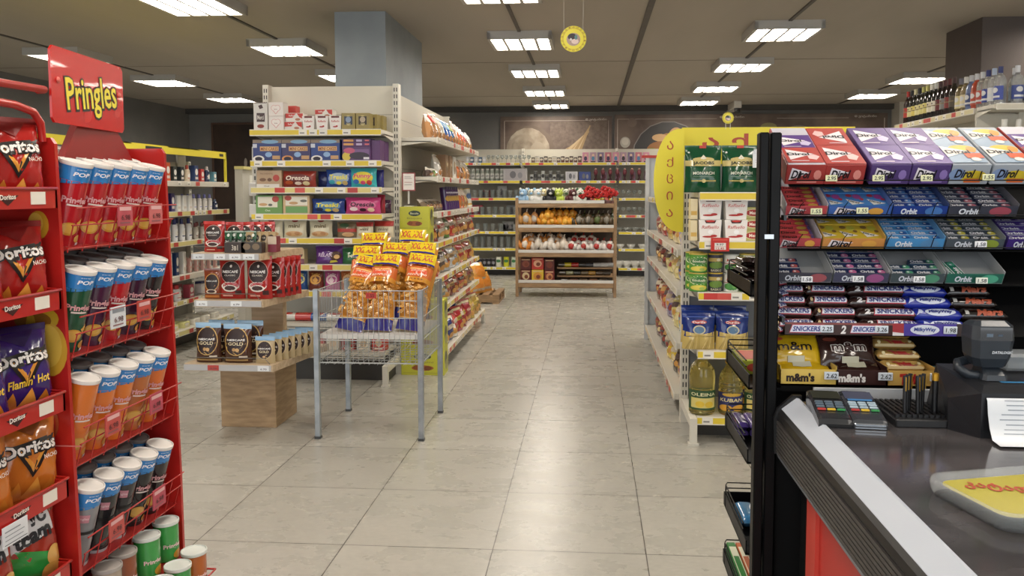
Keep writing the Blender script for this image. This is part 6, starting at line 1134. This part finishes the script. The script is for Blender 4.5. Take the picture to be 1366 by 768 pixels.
# tier 2
M = tray(XP(1047), XP(1105), 1.358, '#b84a50', dfo, '#c9c6cc', 'red front gum tray leftmost on the second tier'); fill(M, gpack('#b83a44', 'Dirol', '#c9a04a', .078), 1, 5, .08, .022, 'red and yellow gum pack in the leftmost tray of tier two', None)
M = tray(XP(1105), XP(1191), 1.358, '#3f62a8', dfo, '#5a7ab8', 'blue front gum tray on the second tier beside the red one'); fill(M, wide('#4a86c8', '#b04a9a', '#b8344a'), 3, 2, .145, .065, 'wide blue and pink gum pack on the second tier', None, .035)
M = tray(XP(1191), XP(1265), 1.358, '#1f3a86', ofo('#4a78b8'), '#3a4a7a', 'navy front gum tray in the middle of the second tier'); fill(M, gpack('#1f3f8c', 'Orbit', '#5a8ac8', .06), 2, 5, .125, .022, 'navy gum pack on the second tier', None)
M = tray(XP(1265), XP(1357), 1.358, '#3a3c48', ofo('#a04a58'), '#6a6c74', 'charcoal front gum tray at the right of the second tier'); fill(M, gpack('#2a2f48', 'Orbit', '#b86a78', .07), 2, 5, .15, .022, 'charcoal and pink gum pack on the second tier', None)
# tier 3
M = tray(XP(1036), XP(1097), 1.283, '#b84a50', dfo, '#c9c6cc', 'red front gum tray leftmost on the third tier'); fill(M, gpack('#b83a44', 'Dirol', '#c9a04a', .08), 1, 5, .08, .022, 'red and yellow gum pack in the leftmost tray of tier three', None)
M = tray(XP(1098), XP(1183), 1.283, '#c98a4a', dfo, '#c9a050', 'orange front gum tray on the third tier'); fill(M, wide('#d8b83a', '#c9c04a', '#8a6a3a'), 3, 2, .145, .065, 'wide yellow gum pack on the third tier', None, .035)
M = tray(XP(1184), XP(1262), 1.283, '#4a8cc0', ofo('#5a8ab8'), '#6aa0cc', 'light blue front gum tray on the third tier'); fill(M, gpack('#4f96d0', 'Orbit', '#2a5aa0', .066), 2, 5, .135, .022, 'light blue gum pack on the third tier', None)
M = tray(XP(1263), XP(1341), 1.283, '#4a525a', ofo('#8a9a3a'), '#7a8088', 'grey front gum tray on the third tier'); fill(M, gpack('#38424e', 'Orbit', '#c9c04a', .066), 2, 5, .135, .022, 'dark gum pack with a yellow end on the third tier', None)
M = tray(XP(1343), XP(1405), 1.283, '#3a2470', ofo('#8a78c0'), '#4a3a80', 'violet front gum tray at the right end of the third tier'); fill(M, gpack('#3f2482', 'Orbit', '#8a78c0', .09), 1, 5, .09, .022, 'violet gum pack on the third tier', None)
# tier 4: half empty grey trays
GW = '#a9abac'
M = tray(XP(1037), XP(1113), 1.203, '#4a4a54', ofo('#a85a60'), GW, 'mostly empty grey gum tray leftmost on the fourth tier', .026, .2); fill(M, gpack('#2a3558', 'Orbit', '#b85a5a', .062), 1, 3, .07, .024, 'navy and red gum pack in the mostly empty tray', None) if 0 else None
for r_ in range(3): put(gpack('#2a3558', 'Orbit', '#b85a5a', .062), M, -.033, .02+.024*r_, .003+.001*r_, 'navy and red gum pack in the mostly empty tray, %s from the front' % FIRST[r_])
M = tray(XP(1114), XP(1190), 1.203, '#4a4a60', ofo('#a05a8a'), GW, 'grey tray of navy and pink gum on the fourth tier'); fill(M, gpack('#26305a', 'Orbit', '#d87aa8', .064), 2, 5, .131, .024, 'navy and pink gum pack on the fourth tier', None)
M = tray(XP(1191), XP(1264), 1.203, '#4a5458', ofo('#5a9a7a'), GW, 'grey tray with a few green ended gum packs')
for k, (c, r_) in enumerate(((0, 0), (1, 0), (0, 1), (1, 1), (1, 2))): put(gpack('#26405a', 'Orbit', '#5aa880', .06), M, -.03+.062*c, .02+.024*r_, .003, 'navy and green gum pack, %s of the few left on the fourth tier' % FIRST[k])
M = tray(XP(1265), XP(1342), 1.203, '#2f6a5a', ofo('#5ab090'), GW, 'nearly empty grey tray with green front at the tier end')
for k in range(2): put(gpack('#1f7a60', 'Orbit', '#5ab090', .06), M, -.052+.022*k, .04, .003, 'teal gum pack standing %s in the nearly empty tray' % ('leftmost', 'beside the leftmost')[k], None, PI/2+.15)
# price tags on the gum tiers
def ptag(x, y, z, txt, c, lab, w=.026, h=.014):
    e_ = empty('price_tag', (x, y, z), 0, lab, 'price tag'); q = MB(); q.bbox(-w/2, -.003, 0, w/2, 0, h, .0008, c); printed(q, lambda u, v, l: Vector((u, -.003-l, v)), w, h, [('t', txt, 0, .5, .75, .6, '#1c2430', 0, .1)], 1); q.build('tag_face', e_)
    q = MB(); q.tube([(0, 0, h*.6), (0, .012, h*.6+.004)], .001, BK, 5); q.build('clip', e_)
for i, (px, py, t, c, w) in enumerate(((1106-2, 238, '2.95', '#dcdcae', 0), (1166, 238, '2.95', '#dcdcae', 0), (1229, 238, '2.95', '#dcdcae', 0), (1309, 237, '1.55', '#dcdcae', 0), (1085, 281, '1.55', '#dcdcae', 0), (1146, 280, '1.55', '#dcdcae', 0), (1305, 323, '1.58', '#e6e6e8', 0), (1076, 370, '1.58', '#e6e6e8', 0), (1145, 369, '1.58', '#e6e6e8', 0), (1226, 369, '1.58', '#e6e6e8', 0), (1308, 370, '1.58', '#e6e8da', 0))):
    yy_ = 1.868 if py < 300 else 1.878; d = XP(px); z = 1.415-(py-255)/1068*yy_; ptag(d, yy_, z-.007, t, c, 'small handwritten price tag, %s counting along the gum tiers from the top left' % FIRST[i])
for z in (1.44, 1.362, 1.288):
    q = W4(MB()); q.tube([(.45, 1.872, z), (1.25, 1.872, z)], .0014, BK, 5)
    for k in range(8): x = .47+k*.1; q.tube([(x, 1.872, z), (x+.012, 1.885, z+.02), (x+.02, 1.89, z+.028)], .0012, BK, 4)
    q.build('front_wire', e)
# shelves carrying the tiers
for z, d in ((1.428, .22), (1.355, .22), (1.28, .22), (1.2, .22)):
    q = W4(MB()); Mx = Matrix.Translation((0, 1.9, z)) @ Matrix.Rotation(TH, 4, 'X'); q.box(.46, .0, -.004, 1.3, d, -.001, BK2, Mx); q.build('sloped_shelf', e)
# ---- chocolate bars
YB = 1.885
q = W4(MB()); Mx = Matrix.Translation((0, YB, 1.085)) @ Matrix.Rotation(math.radians(38), 4, 'X'); q.box(.44, .0, -.006, 1.2, .2, -.002, BK2, Mx)
q.box(.451, YB-.006, 1.084, .96, YB-.003, 1.112, '#3a1f1c'); q.build('bar_shelf', e)
q = W4(MB()); Sx = lambda x0, x1: (lambda u, v, l: Vector(((x0+x1)/2+u, YB-.006-l, 1.084+v)))
for x0, x1, c, ops in ((.451, .568, '#3a201c', [('r', -.5, .85, .5, 1, '#8a4a44'), ('p', [(-.42, .15), (.2, .15), (.26, .85), (-.36, .85)], '#c03a50'), ('p', [(-.405, .2), (.19, .2), (.24, .8), (-.35, .8)], '#e4e4f2'), ('t', 'SNICKERS', -.08, .5, .54, .42, '#2f3a8a', 0, .2, .03)]), (.568, .694, '#3a201c', [('r', -.5, .85, .5, 1, '#8a4a44'), ('t', '2', -.38, .45, .1, .7, '#e8e4e2', 0, .2, .04), ('p', [(-.26, .15), (.26, .15), (.3, .85), (-.22, .85)], '#c03a50'), ('p', [(-.25, .2), (.25, .2), (.285, .8), (-.215, .8)], '#e4e4f2'), ('t', 'SNICKERS', .02, .5, .46, .42, '#2f3a8a', 0, .2, .03)]), (.694, .719, '#a8343a', [('p', [(-.5, .3), (.5, .2), (.5, 0), (-.5, 0)], '#e6e0e0')]), (.719, .836, '#4a3a9a', [('e', -.1, .5, .28, .42, '#e0e4f0'), ('t', 'MilkyWay', -.1, .5, .42, .4, '#2f3f9a', .0, .1, .03)]), (.836, .96, '#33201c', [('t', 'Mars', -.15, .5, .4, .7, '#c8523a', 0, .2, .04)])):
    printed(q, Sx(x0, x1), x1-x0, .028, [('r', -.5, 0, .5, 1, c)]+ops, .5)
q.build('brand_strip', e)
SN = lambda s: bar(.1, .027, .036, 'g:#36211d', (('r', -.5, .75, .5, .9, '#5a3830'), ('p', [(-.36, .16), (.42, .16), (.46, .86), (-.32, .86)], '#b02c40'), ('p', [(-.34, .23), (.41, .23), (.44, .79), (-.31, .79)], '#e4e6ee'), ('t', 'SNICKERS', .05, .5, .68, .44, '#1f2a78', 0, .15, .03), ('e', -.4, .5, .035, .2, '#d8c090')), 'chocolate_bar', 'chocolate bar', s)
S2 = lambda s: bar(.14, .027, .036, 'g:#33201e', (('t', '2', -.32, .48, .1, .5, '#e6e2e2', 0, .15, .05), ('p', [(-.22, .16), (.44, .16), (.47, .86), (-.19, .86)], '#b02c40'), ('p', [(-.205, .23), (.43, .23), (.455, .79), (-.18, .79)], '#e4e6ee'), ('t', 'SNICKERS', .125, .5, .58, .44, '#1f2a78', 0, .15, .03)), 'chocolate_bar', 'chocolate bar', s)
MW = lambda s: bar(.115, .027, .036, 'g:#22309a', (('e', .06, .5, .3, .34, '#dde2f0'), ('t', 'MilkyWay', .06, .5, .46, .36, '#2a3486', 0, .1, .05), ('p', [(-.4, .2), (-.34, .8), (-.26, .5)], '#c9d0ec')), 'chocolate_bar', 'chocolate bar', s)
MA = lambda s: bar(.108, .027, .036, 'g:#1c1311', (('t', 'Mars', .1, .5, .56, .62, '#b8583c', 0, .2, .05), ('r', -.42, .3, -.34, .7, '#c9c6c0')), 'chocolate_bar', 'chocolate bar', s)
for ci, (x, f, nm) in enumerate(((.474, SN, 'brown peanut chocolate bar in the leftmost stack'), (.573, SN, 'brown peanut chocolate bar in the second stack'), (.690, S2, 'long twin peanut chocolate bar in the middle stack'), (.808, MW, 'deep blue chocolate bar'), (.914, MA, 'black chocolate bar with orange lettering'))):
    for j in range(5):
        M = Matrix.Translation((x+.006*(j % 2)-.003*j*(1 if ci < 3 else 2), YB+.02+j*.0285, 1.089+.0235*j)) @ Matrix.Rotation((.03, -.04, .05, .02, -.03)[(j+ci) % 5]*(1.3 if ci != 2 else .4), 4, 'Z') @ Matrix.Rotation(.15, 4, 'X')
        spawn(f(j), M, nm+', row %s from the front' % FIRST[j])
for j in range(5): spawn(SN(j+7), TR((.444+.004*j, YB+.03+.02*j, 1.075+.025*j), .9, .1), 'peanut chocolate bar sticking out past the left end, %s from the bottom' % FIRST[j])
# ---- bags of sweets row
YM = 1.862
for x0, x1, c, ops, nm in ((.438, .566, '#e0c060', [('t', "m&m's", -.14, .5, .5, .55, '#2a1a18', 0, 0, .05)], 'yellow'), (.567, .678, '#3a1d1a', [('t', "m&m's", -.2, .5, .55, .55, '#f0ece8', 0, 0, .05)], 'dark brown'), (.679, .785, '#d0a85a', [('t', 'Twix', .0, .5, .48, .7, '#b82c28', .06, .1, .08)], 'tan')):
    w = x1-x0; m = MB(); m.box(-w/2, 0, 0, w/2, .003, .037, c); m.box(-w/2, 0, 0, w/2, .17, .003, c); m.box(-w/2, 0, 0, -w/2+.002, .17, .045, c); m.box(w/2-.002, 0, 0, w/2, .17, .045, c)
    printed(m, lambda u, v, l: Vector((u, -l, v)), w, .037, ops, 1); o = m.build('display_tray'); o.location = ((x0+x1)/2, YM, .969); tag(o, nm+' fronted display tray on the lowest row of the candy rack', 'display tray')
for i, (px, t) in enumerate(((1108, '2.62'), (1180, '2.62'))): ptag(XP(px), 1.855, .985, t, '#dfe6ee', 'blue written price tag, %s on the bagged sweets row' % ('left', 'right')[i], .032, .018)
ptag(.776, 1.855, .985, '1.98', '#dfe6ee', 'price tag at the right end of the bagged sweets row', .012, .018)
for i, (x, t) in enumerate(((.545, '2.25'), (.668, '3.26'), (.821, '1.98'))): ptag(x+.03*0, YB-.008, 1.09, t, '#dfe6ee', 'white price tag, %s along the chocolate bar strip' % ORD[i], .03, .017)
mmb = lambda c, cw, s: pouch(.145, .1, .028, 'g:'+c, (('t', 'm&m', 0, .6, .64, .3, '#f2ece6' if c != '#d8b01f' else '#d8b01f', 0, 0, .07), ('t', 'm&m', 0, .6, .62, .27, '#3a1d1a' if c != '#d8b01f' else '#241410', 0, 0, .02), ('e', -.3, .85, .12, .07, cw), ('r', -.15, .12, .15, .3, '#c9c6b0')), True, 'candy_bag', 'sweets', seed=s, crinkle=.12)
for c_, cw_, x_, nm_ in (('#d8b01f', '#c0503a', .497, 'yellow'), ('#36201c', '#7a3a2c', .622, 'dark brown')):
    for j in range(2): spawn(mmb(c_, cw_, j), TR((x_+.006*(j-1), 1.872+.012*j, .98+.014*j), .06-.05*j, -1.38), nm_+' candy bag lying flat, %s from the bottom of its heap' % FIRST[j])
    spawn(mmb(c_, cw_, 5), TR((x_-.012, 1.91, 1.0), .1, -.5, 0, (.95, .95, .8)), nm_+' candy bag propped up on top of its heap')
TW = lambda s: bar(.1, .021, .034, 'g:#b08a4a' if s > 1 else 'g:#c9a45a', (('r', -.45, .1, .45, .3, '#e6d2a0'), ('t', 'Twix', .0, .55, .4, .5, '#a82a26', .03, .1, .1), ('e', .35, .6, .04, .15, '#efe0b0'), ('e', -.36, .5, .04, .2, '#efe0b0'), ('e', .27, .4, .04, .12, '#8a5a2a')), 'chocolate_bar', 'chocolate bar', s)
for j in range(6): spawn(TW(j), TR((.732-.002*j, 1.895+.024*j, .974+.0215*j), .03-.02*j, .15), 'gold foil chocolate bar, %s from the front of the heap' % FIRST[j])
spawn(carton(.1, .03, .05, '#3a6a7a', (('r', -.4, .2, .4, .8, '#7ab0b8'), ('t', 'Orbit', 0, .5, .5, .4, '#e0e8ea')), 'gum_carton', 'gum', topops=(('r', -.4, .1, .4, .9, '#5a8a9a'),)), ((.86, 1.93, .969),), 'teal carton lying behind the barcode scanner')
q = W4(MB()); q.box(.44, 1.86, .955, 1.5, 2.1, .967, BK2); q.build('bottom_shelf', e)
# ------------------------------------------------------------------ checkout counter
ST_ = noisy('counter_stone', '#3d3b3c', '#545052', 5, .12, 0, (1, 2, 1), 7); RE = mat('#b5281f', .4)
CZ = .95
e = empty('checkout_counter', (1.0, 1.2, 0), 0, 'checkout counter with a dark glossy top and ribbed bumper edge', 'counter')
def W5(mb): mb.M = Matrix.Translation((-1.0, -1.2, 0)); return mb
Y0, Y1 = .42, 1.79
q = W5(MB()); q.bbox(.462, Y0, CZ-.03, 1.75, Y1, CZ, .003, ST_); q.build('worktop', e)
def bump(pts, m, nm, y0=Y0, y1=Y1):
    q = W5(MB()); q.prism(pts, y0, y1, m, 'y'); return q.build(nm, e)
bump([(.464, CZ-.03), (.464, CZ+.006), (.458, CZ+.007), (.426, CZ-.018), (.426, CZ-.03)], mat('#b7bec9', .5), 'edge_profile')
bump([(.426, CZ-.03), (.426, CZ-.019), (.419, CZ-.026), (.416, CZ-.038), (.42, CZ-.045), (.44, CZ-.045), (.44, CZ-.03)], mat('#151516', .4), 'rubber_strip')
rb = [(.44, CZ-.045)]
for k in range(8): z = CZ-.045-k*.009; rb += [(.4155, z), (.4155, z-.0065), (.419, z-.0075), (.419, z-.009)]
rb += [(.44, CZ-.117)]
bump(rb, mat('#3b3836', .5), 'ribbed_bumper')
bump([(.44, CZ-.117), (.4165, CZ-.117), (.42, CZ-.128), (.43, CZ-.136), (.45, CZ-.14), (.46, CZ-.12)], mat('#8f979f', .3, metal=.6), 'lower_profile')
q = W5(MB()); pts = [(.412, CZ-.12), (.41, CZ-.04), (.418, CZ-.018), (.45, CZ+.012), (.47, CZ+.012), (.47, CZ-.12)]; q.prism(pts, Y1, Y1+.012, '#161617', 'y'); q.build('end_cap', e)
q = W5(MB()); q.box(.46, Y0, .08, .475, 1.66, CZ-.03, RE); q.box(.475, Y0, .08, 1.7, 1.66, CZ-.031, '#4a1a18'); q.build('cabinet', e)
q = W5(MB()); q.box(.452, 1.60, .08, .46, 1.665, CZ-.12, mat('#c8483c', .3)); q.build('reflection_strip', e)  # lighter red strip paints a polished reflection onto the cabinet front
q = W5(MB()); q.box(.47, 1.66, 0, 1.7, 1.78, CZ-.031, BK2); q.box(.5, Y0, 0, 1.6, 1.66, .08, BK2); q.build('dark_base', e)
q = W5(MB()); q.box(.49, Y1-.02, CZ, .87, Y1-.012, CZ+.035, '#b9bdc2'); q.build('back_ledge', e)
# terminals
def terminal(body, scr, light, lab, x, y, rz):
    e_ = empty('card_terminal', (x, y, CZ), rz, lab, 'card terminal'); w, d = .064, .17; e_.scale = (1, .88, .68)
    q = MB(); prof = [(-.085, .0), (-.088, .012), (-.082, .022), (-.02, .034), (.05, .05), (.085, .052), (.088, .03), (.085, 0)]
    n = len(prof); rows = []
    for sx, ins in ((-1, 0), (-1, 1), (1, 1), (1, 0)):
        rows.append([(sx*(w/2-(.0 if not ins else .008)), yy_, z+(0 if not ins or z < .02 else .004)) for yy_, z in prof])
    vs = [p for r_ in rows for p in r_]
    fs = [(a*n+i, a*n+i+1, (a+1)*n+i+1, (a+1)*n+i) for a in range(3) for i in range(n-1)]+[list(range(n))[::-1], [3*n+i for i in range(n)]]
    q.add(vs, fs, body); q.build('housing', e_)
    zt = lambda yy_: .0395+(yy_+.02)*.23
    S = lambda u, v, l: Vector((u, v, zt(v)+l+.0015))
    q = MB(); printed(q, S, 1, 1, [('r', -.028, .025, .028, .066, scr)], 0)
    if light: printed(q, S, 1, 1, [('r', -.024, .0155, .024, .025, '#3f7ab0')], .1)
    q.build('screen', e_)
    for j, row in enumerate(((-.022, '#5a6a78'), (-.009, '#5a6a78'), (.003, '#5a6a78'), (-.036, None))):
        for i in range(3):
            c = row[1] or ('#b83a34', '#d8b02c', '#2f8a4a')[i]
            if light and row[1]: c = '#a9bcc8'
            k = MB(); xx = -.019+i*.019; yy_ = row[0]; z = zt(yy_); k.bbox(xx-.0078, yy_-.0042, z, xx+.0078, yy_+.0042, z+.005, .001, c); k.build('key', e_)
    q = MB(); q.box(-.029, -.0875, .006, .029, -.084, .009, '#08080a'); 
    if light: q.bbox(-w/2+.002, -.091, .0005, w/2-.002, -.078, .017, .002, mat('#a9b0b8', .2, metal=.8)); q.box(-.029, -.0915, .007, .029, -.091, .0095, '#08080a')
    q.build('card_slot', e_)
terminal(mat('#2c2e31', .25, coat=.5), '#2a2c20', False, 'left card terminal with dark grey housing on the counter', .49, 1.662, -.1)
terminal(mat('#3a3d42', .22, coat=.5), '#43475a', True, 'right card terminal with silver front and a blue strip', .556, 1.66, -.1)
# pen tray
e_ = empty('pen_tray', (.657, 1.66, CZ), 0, 'black slotted organiser tray next to the card terminals', 'tray')
q = MB(); q.bbox(-.054, -.06, 0, .065, .085, .016, .002, mat('#222224', .4)); 
for k in range(9): q.box(-.049+k*.011, -.045, .016, -.043+k*.011, .08, .022, '#1a1a1c')
for k in range(5): q.box(-.05, -.04+k*.028, .016, .05, -.035+k*.028, .021, '#1a1a1c')
q.build('organiser', e_)
@proto
def pen(g):
    q = MB(); q.lathe([(.0032, 0), (.004, .004), (.004, .07)], mat('#161618', .3), 8)
    c = MB(); c.lathe([(.0045, .07), (.0045, .084), (.0001, .086)] if g else [(.0042, .07), (.0042, .08), (.0001, .081)], mat('#c9962c', .3, metal=.6) if g else '#1f1f22', 8)
    if not g: c.box(-.001, -.0055, .05, .001, -.004, .078, mat('#b08a3a', .3, metal=.6))
    return Proto('pen', 'pen', [('barrel', q.mesh('barrel'), []), ('cap', c.mesh('cap'), [])])
for i in range(6): spawn(pen(0), TR((.63+.0085*i, 1.63+.012*(i % 3), CZ+.0165), .2*i, .03*(i % 3-1)), 'black pen, %s in the organiser tray' % ORD[i], 'black pens')
spawn(pen(1), TR((.692, 1.64, CZ+.0165), 0, 0, 0, (1.5, 1.5, 1)), 'black pen with a gold cap in the organiser tray')
# fiscal printer + scanner
PK = mat('#1d1e22', .42); PG = mat('#2b3138', .35)
e_ = empty('receipt_printer', (.885, 1.6, CZ), 0, 'black faceted receipt printer with a paper slip on the counter', 'printer')
q = MB(); x0, x1, yf, yb = -.185, .22, -.06, .13
v = [(x0+.035, yf, 0), (x1, yf, 0), (x1, yb, 0), (x0+.01, yb, 0), (x0, yf+.055, .0),
     (x0+.035, yf, .086), (x1, yf, .086), (x0+.055, yf+.035, .094), (x1, yf+.035, .094), (x1, yb, .102), (x0+.03, yb, .102), (x0, yf+.06, .062)]
q.add(v, [(0, 1, 6, 5), (5, 6, 8, 7), (7, 8, 9, 10), (0, 5, 11, 4), (5, 7, 10, 11), (4, 11, 10, 3), (1, 2, 9, 8, 6), (3, 10, 9, 2), (0, 4, 3, 2, 1)], PK); q.build('housing', e_)
q = MB(); S = lambda u, v_, l: Vector((u-.06, yf+.035+v_, .094+v_*.05+l)); printed(q, S, 1, 1, [('r', -.03, .03, .18, .052, '#0c0d12'), ('r', .02, .034, .12, .048, '#2a2844'), ('r', -.03, .015, .18, .024, '#3a8ac0')], .6); q.build('display', e_)
q = MB(); n = 8; pr = [(-.062, .078), (-.066, .074), (-.07, .05), (-.078, .025), (-.09, .006), (-.12, .004)]
q.add([(x, y_, z) for y_, z in pr for x in (-.142, .035)], [(2*i, 2*i+1, 2*i+3, 2*i+2) for i in range(5)], '#dfe3e8', True); q.add([(x, y_+.0006, z-.0006) for y_, z in pr for x in (-.142, .035)], [(2*i+2, 2*i+3, 2*i+1, 2*i) for i in range(5)], '#dfe3e8', True)
def Sp(u, v_, l):
    t = v_*5; i = min(4, int(t)); f = t-i; a, b_ = pr[5-i], pr[4-i] if i < 5 else pr[0]
    return Vector((-.0535+u, a[0]+(b_[0]-a[0])*f-l, a[1]+(b_[1]-a[1])*f+l*.6))
rr = random.Random(3); ops = []
for k in range(9): v0 = .3+k*.07; ops.append(('r', -.42+rr.uniform(0, .1), v0, .1+rr.uniform(0, .3), v0+.016, '#9aa2ac'))
ops.append(('t', '12.45', .2, .5, .2, .04, '#7a828c')); printed(q, Sp, .165, 1, ops, .5); q.build('paper_slip', e_)
e_ = empty('barcode_scanner', (.79, 1.635, CZ+.1), 0, 'black barcode scanner on its curved stand above the printer', 'scanner')
e_.scale = (.86, .86, .86); q = MB(); 
def loft(secs, m, name):
    n = len(secs[0]); vs = [p for s in secs for p in s]; k = len(secs)
    q = MB(); q.add(vs, [(a*n+i, a*n+(i+1) % n, (a+1)*n+(i+1) % n, (a+1)*n+i) for a in range(k-1) for i in range(n)]+[list(range(n))[::-1], [(k-1)*n+i for i in range(n)]], m, False); return q.build(name, e_)
def rect(cx, cy, z, w, d, c=.25, sk=0): # chamfered rectangle section
    a, b_ = w/2, d/2; k = min(a, b_)*c
    return [(cx+x, cy+y, z+sk*y) for x, y in ((-a+k, -b_), (a-k, -b_), (a, -b_+k), (a, b_-k), (a-k, b_), (-a+k, b_), (-a, b_-k), (-a, -b_+k))]
loft([rect(.0, -.005, -.004, .058, .075), rect(0, -.005, .008, .05, .07), rect(-.002, .0, .02, .042, .05), rect(-.004, .01, .032, .045, .04)], PG, 'stand')
loft([rect(-.006, -.002, .028, .07, .062, .4, .1), rect(-.008, -.006, .05, .085, .072, .35, .1), rect(-.006, -.006, .09, .094, .078, .35, .05), rect(-.004, 0, .118, .09, .075, .35, -.05), rect(-.004, .002, .128, .07, .05, .4, -.1)], PG, 'head')
q = MB(); printed(q, lambda u, v_, l: Vector((-.006+u, -.0465-l-.0002*0, .088+v_)), .07, .03, [('r', -.5, 0, .5, 1, mat('#08090c', .08, coat=1)), ('r', -.3, .3, -.1, .55, '#5a6a7a'), ('r', .05, .35, .2, .5, '#3a4a5a')], 0); q.build('scan_window', e_)
q = MB(); printed(q, lambda u, v_, l: Vector((.008+u, -.0462-l, .058+v_)), .05, .008, [('t', 'DATALOGIC', 0, .5, .9, .8, '#c9ced4', 0, .2, .04)], 1); q.build('maker_label', e_)
q = MB(); q.tube([(-.04, .02, .03), (-.065, .005, .028), (-.07, -.005, .018), (-.05, -.01, .004), (-.02, -.01, 0)], .011, PG, 8); q.build('stand_arm', e_)
q = MB(); q.bbox(.075, .0, 0, .16, .06, .035, .006, mat('#9aa0a4', .3, alpha=.55)); 
tag(q.build('clear_box', None, TR((.76, 1.66, CZ+.1025), 0)), 'translucent grey plastic box behind the barcode scanner', 'box')
# coin dish
e_ = empty('coin_dish', (.66, 1.212, CZ), .27, 'clear acrylic coin dish with a yellow insert on the counter', 'coin dish')
AC = mat('#dfe4e4', .06, alpha=.24)
def rr_(w, d, r_, z, n=6):
    o = []
    for cx, cy, a0 in ((w/2-r_, d/2-r_, 0), (-w/2+r_, d/2-r_, 90), (-w/2+r_, -d/2+r_, 180), (w/2-r_, -d/2+r_, 270)):
        for k in range(n+1): a = math.radians(a0+90*k/n); o.append((cx+r_*math.cos(a), cy+r_*math.sin(a), z))
    return o
q = MB(); secs = [rr_(.24, .165, .03, 0), rr_(.25, .175, .035, .008), rr_(.255, .18, .037, .02), rr_(.25, .175, .035, .026), rr_(.236, .16, .03, .026), rr_(.225, .15, .026, .017)]
n = len(secs[0]); q.add([p for s in secs for p in s], [(a*n+i, a*n+(i+1) % n, (a+1)*n+(i+1) % n, (a+1)*n+i) for a in range(len(secs)-1) for i in range(n)]+[list(range(n))[::-1], [(len(secs)-1)*n+i for i in range(n)]], AC, True); q.build('dish', e_)
q = MB(); a = rr_(.222, .146, .024, .0176); q.add(a, [list(range(len(a)))], '#b3a83a'); 
printed(q, lambda u, v_, l: Vector((u, v_, .0178+l)), .22, .146, [('t', 'კატალოგი', -.05, .1, .7, .24, '#b8452c', -.5, 0, .03), ('e', .34, .1, .1, .15, '#b8452c'), ('e', .34, .1, .07, .105, '#e6d83a'), ('e', .34, .1, .03, .045, '#b8452c')], .5); q.build('yellow_insert', e_)
bpy.data.scenes.remove(TS)
print('SCENE objects', len(bpy.data.objects), 'labels', len(LABELS))
